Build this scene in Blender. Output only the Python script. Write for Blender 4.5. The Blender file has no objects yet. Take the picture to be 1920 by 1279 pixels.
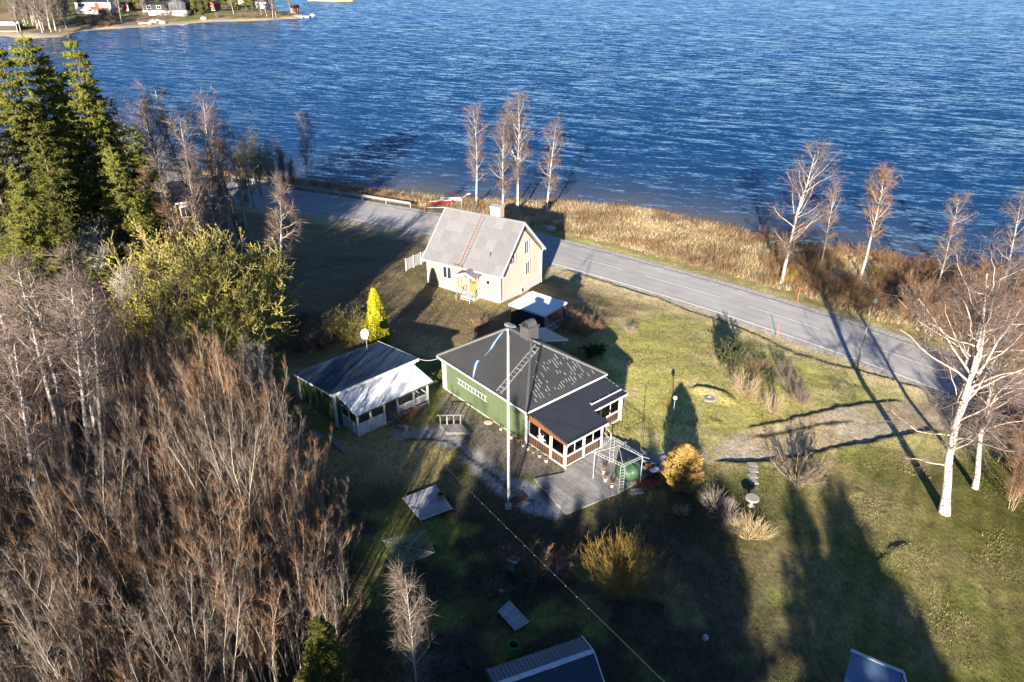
import bpy, math, random
import numpy as np
from mathutils import Vector, Matrix

# ------------------------------------------------------------------ camera, sky, sun, exposure
scene = bpy.context.scene
COL = scene.collection
R = math.radians
CAM_H, CAM_F, CAM_TILT = 30.0, 1400.0, R(28.0)
cam_d = bpy.data.cameras.new("camera")
cam = bpy.data.objects.new("camera", cam_d)
COL.objects.link(cam)
cam.location = (0, 0, CAM_H)
cam.rotation_euler = (R(90) - CAM_TILT, 0, 0)
cam_d.sensor_width = 36.0
cam_d.lens = 36.0 * CAM_F / 1920.0
cam_d.clip_start = 0.5
cam_d.clip_end = 4000
scene.camera = cam

SUN_EL, SUN_AZ = 16.5, 11.5          # shadows run away from the viewer, SUN_AZ to the side
shadow_dir = Vector((math.sin(R(SUN_AZ)), math.cos(R(SUN_AZ)), 0))
world = bpy.data.worlds.new("World")
scene.world = world
world.use_nodes = True
wn = world.node_tree.nodes
wn.clear()
w_out = wn.new("ShaderNodeOutputWorld")
w_bg = wn.new("ShaderNodeBackground")
w_sky = wn.new("ShaderNodeTexSky")
w_sky.sky_type = 'NISHITA'
w_sky.sun_disc = False
w_sky.sun_elevation = R(SUN_EL)
w_sky.sun_rotation = R(180 + SUN_AZ)
w_sky.altitude = 100
w_sky.air_density = 0.65
w_sky.dust_density = 0.0
w_sky.ozone_density = 5.0
w_bg.inputs["Strength"].default_value = 0.05
world.node_tree.links.new(w_sky.outputs[0], w_bg.inputs[0])
world.node_tree.links.new(w_bg.outputs[0], w_out.inputs[0])

sun_d = bpy.data.lights.new("sun", 'SUN')
sun_d.energy = 5.0
sun_d.angle = R(0.53)
sun_d.color = (1.0, 0.89, 0.74)
sun = bpy.data.objects.new("sun", sun_d)
COL.objects.link(sun)
to_sun = Vector((-shadow_dir.x * math.cos(R(SUN_EL)), -shadow_dir.y * math.cos(R(SUN_EL)), math.sin(R(SUN_EL))))
sun.rotation_euler = to_sun.to_track_quat('Z', 'Y').to_euler()
sun.location = (-40, -120, 90)

vs = scene.view_settings
vs.view_transform = 'Standard'
vs.look = 'None'
vs.gamma = 1.0
vs.use_curve_mapping = False
vs.exposure = 1.85

rs = scene.cycles
rs.use_denoising = True
rs.max_bounces = 6
rs.diffuse_bounces = 2
rs.glossy_bounces = 3
rs.transmission_bounces = 4
rs.transparent_max_bounces = 6

# ------------------------------------------------------------------ materials
MATS = {}
def nodes_of(m):
    m.use_nodes = True
    nt = m.node_tree
    return nt, nt.nodes, nt.links, nt.nodes["Principled BSDF"]

def mk(name, col, rough=0.7, var=0.25, scale=1.5, bump=0.0, bscale=12.0, metal=0.0, spec=0.5, island=0.0, objvar=0.0, stretch=None, col2=None, c2scale=0.4, c2bias=0.5, sheen=0.0, coords='Object'):
    """colour with large and small noise variation, optional second colour in patches, optional bump"""
    if name in MATS: return MATS[name]
    m = bpy.data.materials.new(name); MATS[name] = m
    nt, N, L, P = nodes_of(m)
    P.inputs["Roughness"].default_value = rough
    P.inputs["Metallic"].default_value = metal
    P.inputs["Specular IOR Level"].default_value = spec
    tc = N.new("ShaderNodeTexCoord")
    vec = tc.outputs[coords]
    if stretch:
        mp = N.new("ShaderNodeMapping"); mp.inputs["Scale"].default_value = stretch
        L.new(vec, mp.inputs[0]); vec = mp.outputs[0]
    nz = N.new("ShaderNodeTexNoise"); nz.inputs["Scale"].default_value = scale; nz.inputs["Detail"].default_value = 6; nz.inputs["Roughness"].default_value = 0.65
    L.new(vec, nz.inputs["Vector"])
    rgb = N.new("ShaderNodeRGB"); rgb.outputs[0].default_value = (*col, 1)
    base = rgb.outputs[0]
    if col2:
        n2 = N.new("ShaderNodeTexNoise"); n2.inputs["Scale"].default_value = c2scale; n2.inputs["Detail"].default_value = 4
        L.new(vec, n2.inputs["Vector"])
        r2 = N.new("ShaderNodeMapRange"); r2.inputs[1].default_value = c2bias - 0.1; r2.inputs[2].default_value = c2bias + 0.1
        L.new(n2.outputs["Fac"], r2.inputs[0])
        mx = N.new("ShaderNodeMixRGB"); L.new(r2.outputs[0], mx.inputs[0]); L.new(base, mx.inputs[1]); mx.inputs[2].default_value = (*col2, 1)
        base = mx.outputs[0]
    mr = N.new("ShaderNodeMapRange"); mr.inputs[1].default_value = 0.25; mr.inputs[2].default_value = 0.75
    mr.inputs[3].default_value = 1 - var; mr.inputs[4].default_value = 1 + var
    L.new(nz.outputs["Fac"], mr.inputs[0])
    f = mr.outputs[0]
    def mul(f, src, lo, hi):
        a = N.new("ShaderNodeMapRange"); a.inputs[3].default_value = lo; a.inputs[4].default_value = hi; L.new(src, a.inputs[0])
        b = N.new("ShaderNodeMath"); b.operation = 'MULTIPLY'; L.new(f, b.inputs[0]); L.new(a.outputs[0], b.inputs[1]); return b.outputs[0]
    if island:
        g = N.new("ShaderNodeNewGeometry"); f = mul(f, g.outputs["Random Per Island"], 1 - island, 1 + island)
    if objvar:
        oi = N.new("ShaderNodeObjectInfo"); f = mul(f, oi.outputs["Random"], 1 - objvar, 1 + objvar)
    vm = N.new("ShaderNodeVectorMath"); vm.operation = 'SCALE'
    L.new(base, vm.inputs[0]); L.new(f, vm.inputs["Scale"])
    L.new(vm.outputs[0], P.inputs["Base Color"])
    if bump:
        nb = N.new("ShaderNodeTexNoise"); nb.inputs["Scale"].default_value = bscale; nb.inputs["Detail"].default_value = 5
        L.new(vec, nb.inputs["Vector"])
        bp = N.new("ShaderNodeBump"); bp.inputs["Strength"].default_value = 1.0; bp.inputs["Distance"].default_value = bump
        L.new(nb.outputs["Fac"], bp.inputs["Height"]); L.new(bp.outputs[0], P.inputs["Normal"])
    return m

def glass_mat(name="window_glass", col=(0.02, 0.025, 0.03), rough=0.06):
    if name in MATS: return MATS[name]
    m = bpy.data.materials.new(name); MATS[name] = m
    nt, N, L, P = nodes_of(m)
    P.inputs["Base Color"].default_value = (*col, 1); P.inputs["Roughness"].default_value = rough
    return m

def clear_glass(name="clear_glass"):
    if name in MATS: return MATS[name]
    m = bpy.data.materials.new(name); MATS[name] = m
    m.use_nodes = True; nt = m.node_tree; N = nt.nodes; L = nt.links; N.clear()
    o = N.new("ShaderNodeOutputMaterial"); t = N.new("ShaderNodeBsdfTransparent"); g = N.new("ShaderNodeBsdfGlossy"); g.inputs["Roughness"].default_value = 0.03
    mix = N.new("ShaderNodeMixShader"); fr = N.new("ShaderNodeFresnel"); fr.inputs[0].default_value = 1.5
    L.new(fr.outputs[0], mix.inputs[0]); L.new(t.outputs[0], mix.inputs[1]); L.new(g.outputs[0], mix.inputs[2]); L.new(mix.outputs[0], o.inputs[0])
    return m

def bark_birch(name="birch_bark", white=(0.44, 0.41, 0.375), dark=(0.05, 0.04, 0.035), amount=0.555):
    if name in MATS: return MATS[name]
    m = mk(name, white, 0.8, 0.18, 3.0, bump=0.01, bscale=20)
    nt, N, L, P = nodes_of(m)
    tc = N.new("ShaderNodeTexCoord"); mp = N.new("ShaderNodeMapping"); mp.inputs["Scale"].default_value = (2.2, 2.2, 4.0)
    L.new(tc.outputs["Object"], mp.inputs[0])
    nz = N.new("ShaderNodeTexNoise"); nz.inputs["Scale"].default_value = 1.5; nz.inputs["Detail"].default_value = 5; nz.inputs["Roughness"].default_value = 0.7
    L.new(mp.outputs[0], nz.inputs["Vector"])
    mr = N.new("ShaderNodeMapRange"); mr.inputs[1].default_value = amount - 0.02; mr.inputs[2].default_value = amount + 0.05
    L.new(nz.outputs["Fac"], mr.inputs[0])
    mx = N.new("ShaderNodeMixRGB"); L.new(mr.outputs[0], mx.inputs[0])
    src = P.inputs["Base Color"].links[0].from_socket
    L.new(src, mx.inputs[1]); mx.inputs[2].default_value = (*dark, 1)
    L.new(mx.outputs[0], P.inputs["Base Color"])
    return m

# ------------------------------------------------------------------ mesh helpers
def mesh_np(name, V, quads=None, tris=None, mats=(), qm=None, tm=None, smooth=False):
    V = np.asarray(V, dtype=np.float32).reshape(-1, 3)
    q = np.zeros((0, 4), np.int32) if quads is None else np.asarray(quads, np.int32).reshape(-1, 4)
    t = np.zeros((0, 3), np.int32) if tris is None else np.asarray(tris, np.int32).reshape(-1, 3)
    me = bpy.data.meshes.new(name)
    me.vertices.add(len(V)); me.vertices.foreach_set("co", V.ravel())
    nl = q.size + t.size
    me.loops.add(nl); me.loops.foreach_set("vertex_index", np.concatenate([q.ravel(), t.ravel()]).astype(np.int32))
    nq, ntr = len(q), len(t)
    me.polygons.add(nq + ntr)
    st = np.concatenate([np.arange(nq) * 4, nq * 4 + np.arange(ntr) * 3]).astype(np.int32)
    me.polygons.foreach_set("loop_start", st)
    me.polygons.foreach_set("loop_total", np.concatenate([np.full(nq, 4), np.full(ntr, 3)]).astype(np.int32))
    for m in mats: me.materials.append(m)
    if qm is not None or tm is not None:
        a = np.zeros(nq, np.int32) if qm is None else np.asarray(qm, np.int32)
        b = np.zeros(ntr, np.int32) if tm is None else np.asarray(tm, np.int32)
        me.polygons.foreach_set("material_index", np.concatenate([a, b]).astype(np.int32))
    if smooth: me.polygons.foreach_set("use_smooth", np.ones(nq + ntr, bool))
    me.update(calc_edges=True)
    return me

def link(name, me, parent=None, loc=None, rot=None):
    o = bpy.data.objects.new(name, me)
    COL.objects.link(o)
    if parent is not None: o.parent = parent
    if loc is not None: o.location = loc
    if rot is not None: o.rotation_euler = rot
    return o

def tag(o, label=None, cat=None, group=None, kind=None):
    if label: o["label"] = label
    if cat: o["category"] = cat
    if group: o["group"] = group
    if kind: o["kind"] = kind
    return o

def thing(name, label, cat, loc=(0, 0, 0), rz=0.0, group=None):
    o = bpy.data.objects.new(name, None)
    o.empty_display_size = 0.2
    COL.objects.link(o)
    o.location = loc; o.rotation_euler = (0, 0, rz)
    return tag(o, label, cat, group)

class MB:
    """collects boxes, bars, tubes and sheets into one mesh"""
    def __init__(s): s.v = []; s.f = []
    def add(s, V, F):
        b = len(s.v); s.v.extend([tuple(map(float, p)) for p in V]); s.f.extend([tuple(b + i for i in f) for f in F]); return s
    def box(s, x0, x1, y0, y1, z0, z1):
        return s.add([(x0,y0,z0),(x1,y0,z0),(x1,y1,z0),(x0,y1,z0),(x0,y0,z1),(x1,y0,z1),(x1,y1,z1),(x0,y1,z1)],
                     [(0,3,2,1),(4,5,6,7),(0,1,5,4),(1,2,6,5),(2,3,7,6),(3,0,4,7)])
    def hexa(s, P):  # eight corners, bottom ring then top ring
        return s.add(P, [(0,3,2,1),(4,5,6,7),(0,1,5,4),(1,2,6,5),(2,3,7,6),(3,0,4,7)])
    def bar(s, a, b, w, h=None, up=(0, 0, 1)):
        a = Vector(a); b = Vector(b); h = h or w; d = (b - a).normalized(); u = Vector(up)
        x = d.cross(u)
        if x.length < 1e-4: x = d.cross(Vector((1, 0, 0)))
        x.normalize(); y = x.cross(d).normalized(); x *= w / 2; y *= h / 2
        return s.hexa([a-x-y, a+x-y, a+x+y, a-x+y, b-x-y, b+x-y, b+x+y, b-x+y])
    def slab(s, P, t):  # polygon extruded by vector t
        P = [Vector(p) for p in P]; t = Vector(t); n = len(P)
        return s.add(P + [p + t for p in P], [tuple(range(n - 1, -1, -1)), tuple(range(n, 2 * n))] + [(i, (i + 1) % n, n + (i + 1) % n, n + i) for i in range(n)])
    def tube(s, pts, r, n=6, cap=True):
        pts = [Vector(p) for p in pts]; rr = r if isinstance(r, (list, tuple)) else [r] * len(pts)
        ref = Vector((0.3, 0.5, 0.81)); V = []; m = len(pts)
        for i, p in enumerate(pts):
            d = (pts[min(i + 1, m - 1)] - pts[max(i - 1, 0)]).normalized()
            x = d.cross(ref)
            if x.length < 0.05: x = d.cross(Vector((1, 0, 0)))
            x.normalize(); y = d.cross(x)
            for k in range(n):
                a = 2 * math.pi * k / n; V.append(p + (x * math.cos(a) + y * math.sin(a)) * rr[i])
        F = [(i*n+k, i*n+(k+1) % n, (i+1)*n+(k+1) % n, (i+1)*n+k) for i in range(m-1) for k in range(n)]
        if cap: F += [tuple(range(n-1, -1, -1)), tuple((m-1)*n + k for k in range(n))]
        return s.add(V, F)
    def lathe(s, prof, n=16, c=(0, 0, 0)):  # prof: list of (r, z)
        V = []; m = len(prof)
        for r, z in prof:
            for k in range(n):
                a = 2 * math.pi * k / n; V.append((c[0] + r * math.cos(a), c[1] + r * math.sin(a), c[2] + z))
        F = [(i*n+k, i*n+(k+1) % n, (i+1)*n+(k+1) % n, (i+1)*n+k) for i in range(m-1) for k in range(n)]
        F += [tuple(range(n-1, -1, -1)), tuple((m-1)*n + k for k in range(n))]
        return s.add(V, F)
    def ball(s, c, r, n=10, m=7, sq=(1, 1, 1)):
        V = []
        for i in range(m + 1):
            th = math.pi * i / m
            for k in range(n):
                a = 2 * math.pi * k / n; V.append((c[0] + r*sq[0]*math.sin(th)*math.cos(a), c[1] + r*sq[1]*math.sin(th)*math.sin(a), c[2] + r*sq[2]*math.cos(th)))
        F = [(i*n+k, (i+1)*n+k, (i+1)*n+(k+1) % n, i*n+(k+1) % n) for i in range(m) for k in range(n)]
        return s.add(V, F)
    def mesh(s, name, mat, smooth=False):
        me = bpy.data.meshes.new(name); me.from_pydata(s.v, [], s.f)
        if mat: me.materials.append(mat)
        if smooth: me.polygons.foreach_set("use_smooth", [True] * len(me.polygons))
        me.update(); return me
    def build(s, name, mat, parent=None, loc=None, rot=None, smooth=False):
        return link(name, s.mesh(name, mat, smooth), parent, loc, rot)

def corr(O, U, Vv, u0, u1, vlo, vhi, pitch, amp, samples=4, row=None, step=0.0):
    """profiled sheet as vertex and quad arrays: u along the eave, v up the slope; vlo and vhi are functions of u"""
    O = np.array(O, float); U = np.array(U, float); Vv = np.array(Vv, float); Nn = np.cross(U, Vv); Nn /= np.linalg.norm(Nn)
    if Nn[2] < 0: Nn = -Nn
    nu = max(2, int(round((u1 - u0) / pitch * samples)) + 1)
    us = np.linspace(u0, u1, nu)
    prof = amp * (0.5 - 0.5 * np.cos(2 * np.pi * (us - u0) / pitch))
    vmax = max(vhi(u) for u in us); vmin = min(vlo(u) for u in us)
    if row:
        ks = np.arange(vmin, vmax, row); vv = []; off = []
        for k in ks: vv += [k, min(k + row, vmax) - 1e-3]; off += [step, 0.0]
        vv = np.array(vv); off = np.array(off)
    else:
        vv = np.array([vmin, vmax]); off = np.zeros(2)
    lo = np.array([vlo(u) for u in us]); hi = np.array([vhi(u) for u in us])
    VV = np.clip(vv[None, :], lo[:, None], hi[:, None])
    H = prof[:, None] + off[None, :]
    Pts = O + us[:, None, None] * U + VV[:, :, None] * Vv + H[:, :, None] * Nn
    nv = len(vv)
    i, j = np.meshgrid(np.arange(nu - 1), np.arange(nv - 1), indexing='ij')
    a = (i * nv + j).ravel()
    Q = np.stack([a, a + nv, a + nv + 1, a + 1], 1)
    return Pts.reshape(-1, 3), Q

def sheet(name, mat, parent, *a, **k):
    V, Q = corr(*a, **k)
    # underside so that the sheet has thickness
    n = len(V); dn = np.array([0, 0, -0.03])
    return link(name, mesh_np(name, np.concatenate([V, V + dn]), np.concatenate([Q, Q[:, ::-1] + n]), mats=[mat]), parent)

# ------------------------------------------------------------------ photo point -> ground
def ray(x, y):
    u = (x - 960) / CAM_F; v = (y - 639.5) / CAM_F; c, s = math.cos(CAM_TILT), math.sin(CAM_TILT)
    return u, c - v * s, -s - v * c
def at_z(x, y, z):
    r = ray(x, y); t = (z - CAM_H) / r[2]
    return np.array([r[0] * t, r[1] * t, z])
def at_y(x, y, Y):
    r = ray(x, y); t = Y / r[1]
    return np.array([r[0] * t, Y, CAM_H + r[2] * t])
# ------------------------------------------------------------------ terrain
rng0 = np.random.default_rng(5)
_tab = rng0.random((256, 256))
def vnoise(x, y):
    xi = np.floor(x).astype(int); yi = np.floor(y).astype(int); fx = x - xi; fy = y - yi
    fx = fx * fx * (3 - 2 * fx); fy = fy * fy * (3 - 2 * fy)
    g = lambda a, b: _tab[a % 256, b % 256]
    return (g(xi, yi) * (1 - fx) + g(xi + 1, yi) * fx) * (1 - fy) + (g(xi, yi + 1) * (1 - fx) + g(xi + 1, yi + 1) * fx) * fy
def fbm(x, y, s, o=4):
    t = 0; a = 0.5; k = 0.0
    for i in range(o):
        t = t + a * vnoise(x / s + 17.3 * i, y / s + 9.1 * i); k += a; a *= 0.55; s *= 0.5
    return t / k
def sstep(a, b, x):
    t = np.clip((x - a) / (b - a), 0, 1); return t * t * (3 - 2 * t)

ROAD = np.array([(-170, 165), (-90, 130), (-58, 115.8), (-42.1, 108.7), (-29, 102.9), (-22, 99.6), (-16, 96.7), (-12.6, 94.9), (-4, 90.0), (4.2, 84.3), (7.9, 81.7),
                 (18.3, 73.3), (23.5, 68.9), (29.1, 63.4), (31.2, 61.6), (36.3, 56.2), (45, 45.5), (60, 25), (110, -45), (160, -110)], float)
SHORE = np.array([(-400, 205), (-140, 152), (-75, 130), (-46.9, 122.3), (-34.6, 119.2), (-21.7, 114.1), (-12.8, 110.2), (-4.8, 109.0), (9.5, 107.8), (18.8, 105.0), (25.5, 100), (31.4, 95.0),
                  (36.8, 91.0), (42.9, 88.1), (47.9, 84.6), (52.4, 80.9), (57, 78.1), (75, 64), (120, 20), (260, -140)], float)
WATER_Z = -4.0

def sdist(X, Y, poly):
    """signed distance to an open polyline: positive on its left (lake side for the road); and the unclamped position"""
    best = np.full(X.shape, 1e18); sg = np.zeros(X.shape); par = np.zeros(X.shape); acc = 0.0
    for (ax, ay), (bx, by) in zip(poly[:-1], poly[1:]):
        dx, dy = bx - ax, by - ay; l2 = dx * dx + dy * dy; ln = math.sqrt(l2)
        t = np.clip(((X - ax) * dx + (Y - ay) * dy) / l2, 0, 1)
        ex = X - (ax + t * dx); ey = Y - (ay + t * dy); d2 = ex * ex + ey * ey
        c = dx * (Y - ay) - dy * (X - ax)
        m = d2 < best
        best = np.where(m, d2, best); sg = np.where(m, np.sign(c), sg); par = np.where(m, acc + t * ln, par); acc += ln
    return np.sqrt(best) * sg, par, acc

def inside(X, Y, poly):
    """signed distance to a closed polygon, positive inside"""
    best = np.full(X.shape, 1e18); ins = np.zeros(X.shape, bool); n = len(poly)
    for i in range(n):
        ax, ay = poly[i]; bx, by = poly[(i + 1) % n]
        dx, dy = bx - ax, by - ay; l2 = dx * dx + dy * dy + 1e-12
        t = np.clip(((X - ax) * dx + (Y - ay) * dy) / l2, 0, 1)
        ex = X - (ax + t * dx); ey = Y - (ay + t * dy); best = np.minimum(best, ex * ex + ey * ey)
        c = ((ay > Y) != (by > Y)) & (X < (bx - ax) * (Y - ay) / (by - ay + 1e-12) + ax)
        ins ^= c
    return np.where(ins, 1, -1) * np.sqrt(best)

P_S = np.array([-200, -45, -30, -25, -18.5, -11.3, -6.5, -5.2, -4.4, 0.0])
P_Z = np.array([3.5, 0.25, 0.0, -0.25, -0.7, -1.6, -2.32, -2.42, -2.39, -2.385])
def base_height(X, Y):
    s, _, _ = sdist(X, Y, ROAD); d, _, _ = sdist(X, Y, SHORE); d = -d
    zl = np.interp(s, P_S, P_Z)
    e = np.maximum(s - 4.3, 0)
    w = np.clip(d / (np.abs(d) + e + 1e-6), 0, 1)
    zr = WATER_Z + 1.58 * w ** 0.75
    z = np.where(s > 4.3, zr, zl)
    z = np.where((d < 0), np.maximum(WATER_Z + d * 0.14, -9.0), z)
    n = (fbm(X, Y, 9.0) - 0.5) * 0.35 + (fbm(X + 50, Y, 1.6, 3) - 0.5) * 0.10
    z = z + n * sstep(4.0, 7.5, np.abs(s)) * np.where(d < 3, np.clip(d / 3, 0, 1), 1)
    return z, s, d

def base_at(x, y):
    z, _, _ = base_height(np.array([x]), np.array([y])); return float(z[0])
def px_base(x, y):
    z = 0.0
    for _ in range(25):
        p = at_z(x, y, z); z = 0.5 * z + 0.5 * base_at(p[0], p[1])
    return np.array([p[0], p[1], z])
def gpoly(pts): return np.array([px_base(*p)[:2] for p in pts])

# steps in the turf that fall away from the sun: (line, height, ramp)
STEPS = [
    (gpoly([(1052, 506), (1130, 530), (1190, 548), (1230, 560), (1267, 577), (1331, 599), (1387, 618), (1444, 642), (1492, 668), (1545, 682), (1605, 696), (1669, 714), (1740, 734)]), 0.20, 3.0),
    (gpoly([(1330, 870), (1425, 868), (1480, 862), (1537, 853), (1594, 837), (1676, 822), (1765, 808)]), 0.17, 3.0),
    (gpoly([(1395, 808), (1450, 795), (1507, 783), (1560, 770), (1612, 760), (1695, 752)]), 0.13, 2.2),
    (gpoly([(1400, 826), (1480, 812), (1550, 798), (1610, 790)]), 0.04, 1.2),
    (gpoly([(1292, 734), (1310, 728), (1335, 731), (1362, 742), (1385, 760)]), 0.22, 2.2),
    (gpoly([(1322, 780), (1345, 790), (1362, 802)]), 0.10, 1.5),
    (gpoly([(745, 822), (800, 826), (845, 830), (880, 860), (915, 890), (960, 922), (1010, 955)]), 0.08, 2.0),
    (gpoly([(1622, 1075), (1645, 1062), (1660, 1045), (1690, 1028), (1722, 1020)]), 0.16, 1.4),
    (gpoly([(1580, 912), (1610, 922), (1650, 940)]), 0.10, 1.3),
]
PATH = gpoly([(738, 806), (800, 800), (850, 812), (885, 838), (925, 868), (965, 893), (1000, 905), (1062, 962), (1040, 972), (985, 958), (930, 922), (890, 888), (850, 842), (800, 828), (745, 822)])
SIDE = gpoly([(1208, 852), (1260, 846), (1310, 842), (1330, 845), (1330, 866), (1300, 876), (1255, 884), (1218, 880)])
DRIVE = gpoly([(1330, 870), (1425, 868), (1537, 853), (1676, 822), (1765, 808), (1840, 790), (1840, 730), (1740, 750), (1612, 760), (1507, 783), (1395, 808), (1340, 835)])
BANK = gpoly([(838, 733), (988, 836), (1060, 882), (1004, 898), (965, 893), (925, 868), (885, 838), (850, 812), (815, 765)])
YARD_Y = gpoly([(560, 520), (640, 470), (760, 430), (800, 480), (805, 530), (930, 575), (1010, 540), (1040, 500), (1120, 520), (1260, 575), (1180, 610), (1060, 660), (960, 640), (860, 640), (740, 620), (620, 610), (540, 590)])
WOOD = np.array([(-300, 130), (-62, 112), (-40, 96), (-34, 84), (-27, 72), (-24, 62), (-20, 52), (-16.5, 46), (-14, 40), (-10.5, 34), (-8.5, 28), (-8, 20), (-4, 8), (10, 4), (40, -6), (300, -60), (300, -200), (-300, -200)], float)
FLOORS = [np.array([(1.0, 41.4), (7.4, 45.9), (1.2, 53.2), (-5.2, 48.9)]), ]

def height(X, Y, full=False):
    z, s, d = base_height(X, Y)
    for line, hh, ramp in STEPS:
        q, par, tot = sdist(X, Y, line)
        near = np.abs(q) < ramp + 1
        wob = (fbm(X + 9, Y + 4, 0.9, 2) - 0.5) * 0.5
        q2 = q + wob
        f = np.where(q2 < 0, np.clip(1 + q2 / ramp, 0, 1) ** 1.5, 1 - sstep(0, 0.28, q2))
        f = f * sstep(0.0, 1.2, par) * sstep(0.0, 1.2, tot - par)
        z = z + np.where(near, hh * f, 0)
    p = inside(X, Y, PATH); z = z - 0.10 * sstep(-0.5, 0.4, p)
    return (z, s, d) if full else z

def gz(x, y): return float(height(np.array([float(x)]), np.array([float(y)]))[0])
def G(x, y):
    """a point of the photograph (1920 wide) on the ground"""
    z = 0.0
    for _ in range(25):
        p = at_z(x, y, z); z = 0.5 * z + 0.5 * gz(p[0], p[1])
    return np.array([p[0], p[1], gz(p[0], p[1])])

xs = np.concatenate([np.linspace(-420, -80, 40)[:-1], np.arange(-80, -46, 0.7), np.arange(-46, 56, 0.27), np.arange(56, 90, 0.7), np.linspace(90, 420, 36)])
ys = np.concatenate([np.linspace(-220, 8, 40)[:-1], np.arange(8, 20, 0.6), np.arange(20, 112, 0.26), np.arange(112, 132, 0.8), np.linspace(133, 260, 30)])
GX, GY = np.meshgrid(xs, ys, indexing='ij')
GZ, GS, GD = height(GX, GY, True)
ny_ = len(ys)
ii, jj = np.meshgrid(np.arange(len(xs) - 1), np.arange(ny_ - 1), indexing='ij')
aa = (ii * ny_ + jj).ravel()
gq = np.stack([aa, aa + ny_, aa + ny_ + 1, aa + 1], 1)

# what covers the ground
def lerp(a, b, t): return a + (np.array(b) - a) * t[..., None]
n1 = fbm(GX, GY, 7.0, 4); n2 = fbm(GX + 31, GY + 77, 2.2, 4); n3 = fbm(GX + 5, GY + 3, 0.7, 3)
C = np.zeros(GX.shape + (3,)) + np.array((0.128, 0.140, 0.036))                       # mown lawn
C = lerp(C, (0.275, 0.225, 0.105), sstep(0.36, 0.62, n1 * 0.5 + n2 * 0.35 + n3 * 0.15))   # straw in the lawn
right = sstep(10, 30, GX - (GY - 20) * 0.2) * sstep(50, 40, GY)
C = lerp(C, (0.072, 0.070, 0.014), 0.85 * right * sstep(0.20, 0.38, n2))  # near lawn darkened against the lightened far lawn: brightness gradient put in the colour
far_lawn = sstep(39, 45, GY + (n1 - .5) * 8) * sstep(5, 10, GX)
C = lerp(C, (0.400, 0.365, 0.110), 0.92 * far_lawn * sstep(0.72, 0.50, n1))
yy = inside(GX, GY, YARD_Y) + (n2 - 0.5) * 5
C = lerp(C, (0.275, 0.195, 0.105), sstep(-1.5, 1.5, yy) * 0.9)
C = lerp(C, (0.115, 0.095, 0.05), sstep(-1.5, 1.5, yy) * sstep(0.52, 0.62, n1) * 0.7)
C = lerp(C, (0.46, 0.39, 0.18), far_lawn * sstep(0.52, 0.64, n2) * 0.7)
C = lerp(C, (0.135, 0.105, 0.060), 0.9 * sstep(-6, -11, GX - (GY - 62) * 0.3) * sstep(50, 58, GY))
near_shade = sstep(42, 33, GY + (n1 - .5) * 10) * sstep(20, 9, GX + (n1 - .5) * 8)
C = lerp(C, (0.030, 0.028, 0.019), near_shade * 0.92 * sstep(0.22, 0.46, n2))  # tree shade over the near lawn is darkened into the colour
C = lerp(C, (0.075, 0.066, 0.045), near_shade * sstep(0.54, 0.66, n3 * 0.6 + n1 * 0.4) * 0.6)
edge = sstep(9.0, 5.2, np.abs(GS) + (n2 - 0.5) * 3.0)
C = lerp(C, (0.34, 0.28, 0.17), edge * (GS < 0) * 0.9)
lake_side = sstep(4.5, 6.5, GS + (n3 - 0.5) * 2)
C = lerp(C, (0.46, 0.35, 0.20), lake_side * 0.95)
C = lerp(C, (0.20, 0.145, 0.075), lake_side * sstep(0.45, 0.62, n2) * 0.8)
C = lerp(C, (0.13, 0.15, 0.04), lake_side * sstep(7.5, 5.2, GS + (n2 - .5) * 2) * 0.8)
C = lerp(C, (0.16, 0.135, 0.11), sstep(1.6, 0.2, GD + (n3 - 0.5)) * lake_side)
gr = 0.75 + 0.5 * fbm(GX, GY, 0.5, 2)
C = lerp(C, (0.30, 0.285, 0.27), sstep(4.6, 4.0, np.abs(GS) + (n3 - .5) * .5))
dr = inside(GX, GY, DRIVE) + (n3 - 0.5) * 1.2
C = lerp(C, (0.36, 0.28, 0.175), sstep(-0.3, 0.5, dr) * 0.92)
C = lerp(C, (0.42, 0.36, 0.27), sstep(-0.3, 0.5, dr) * sstep(0.5, 0.62, n2) * 0.7)
C = lerp(C, (0.26, 0.25, 0.24), sstep(-0.3, 0.4, inside(GX, GY, SIDE) + (n3 - 0.5) * 1.2))
C = lerp(C, (0.155, 0.135, 0.11), sstep(-0.3, 0.4, inside(GX, GY, BANK) + (n3 - 0.5) * 0.8))
C = lerp(C, (0.24, 0.245, 0.255), sstep(-0.25, 0.25, inside(GX, GY, PATH) + (n3 - 0.5) * 0.7))
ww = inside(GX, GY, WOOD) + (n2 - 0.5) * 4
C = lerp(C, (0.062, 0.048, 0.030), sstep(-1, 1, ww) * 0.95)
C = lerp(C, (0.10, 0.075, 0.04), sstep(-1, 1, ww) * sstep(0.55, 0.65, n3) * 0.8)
# dark shade line painted along the steps in the turf
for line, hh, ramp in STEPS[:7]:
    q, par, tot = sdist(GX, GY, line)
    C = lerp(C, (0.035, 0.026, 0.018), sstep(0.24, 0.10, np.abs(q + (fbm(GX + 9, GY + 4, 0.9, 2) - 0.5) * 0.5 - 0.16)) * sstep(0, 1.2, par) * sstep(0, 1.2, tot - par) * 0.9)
C = C * (0.80 + 0.4 * fbm(GX + 3, GY + 8, 0.45, 2))[..., None]
mow = np.sin(2 * np.pi * (GX * 0.86 - GY * 0.5 + (n1 - .5) * 1.5) / 1.15)
C = C * (1 + 0.13 * mow * sstep(12, 17, GX) * sstep(46, 42, GY) * (ww < 0) * (GS < -6))[..., None]
C = np.clip(C * np.where(ww > 0, 1.0, 1.22)[..., None], 0.004, 0.9)

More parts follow.
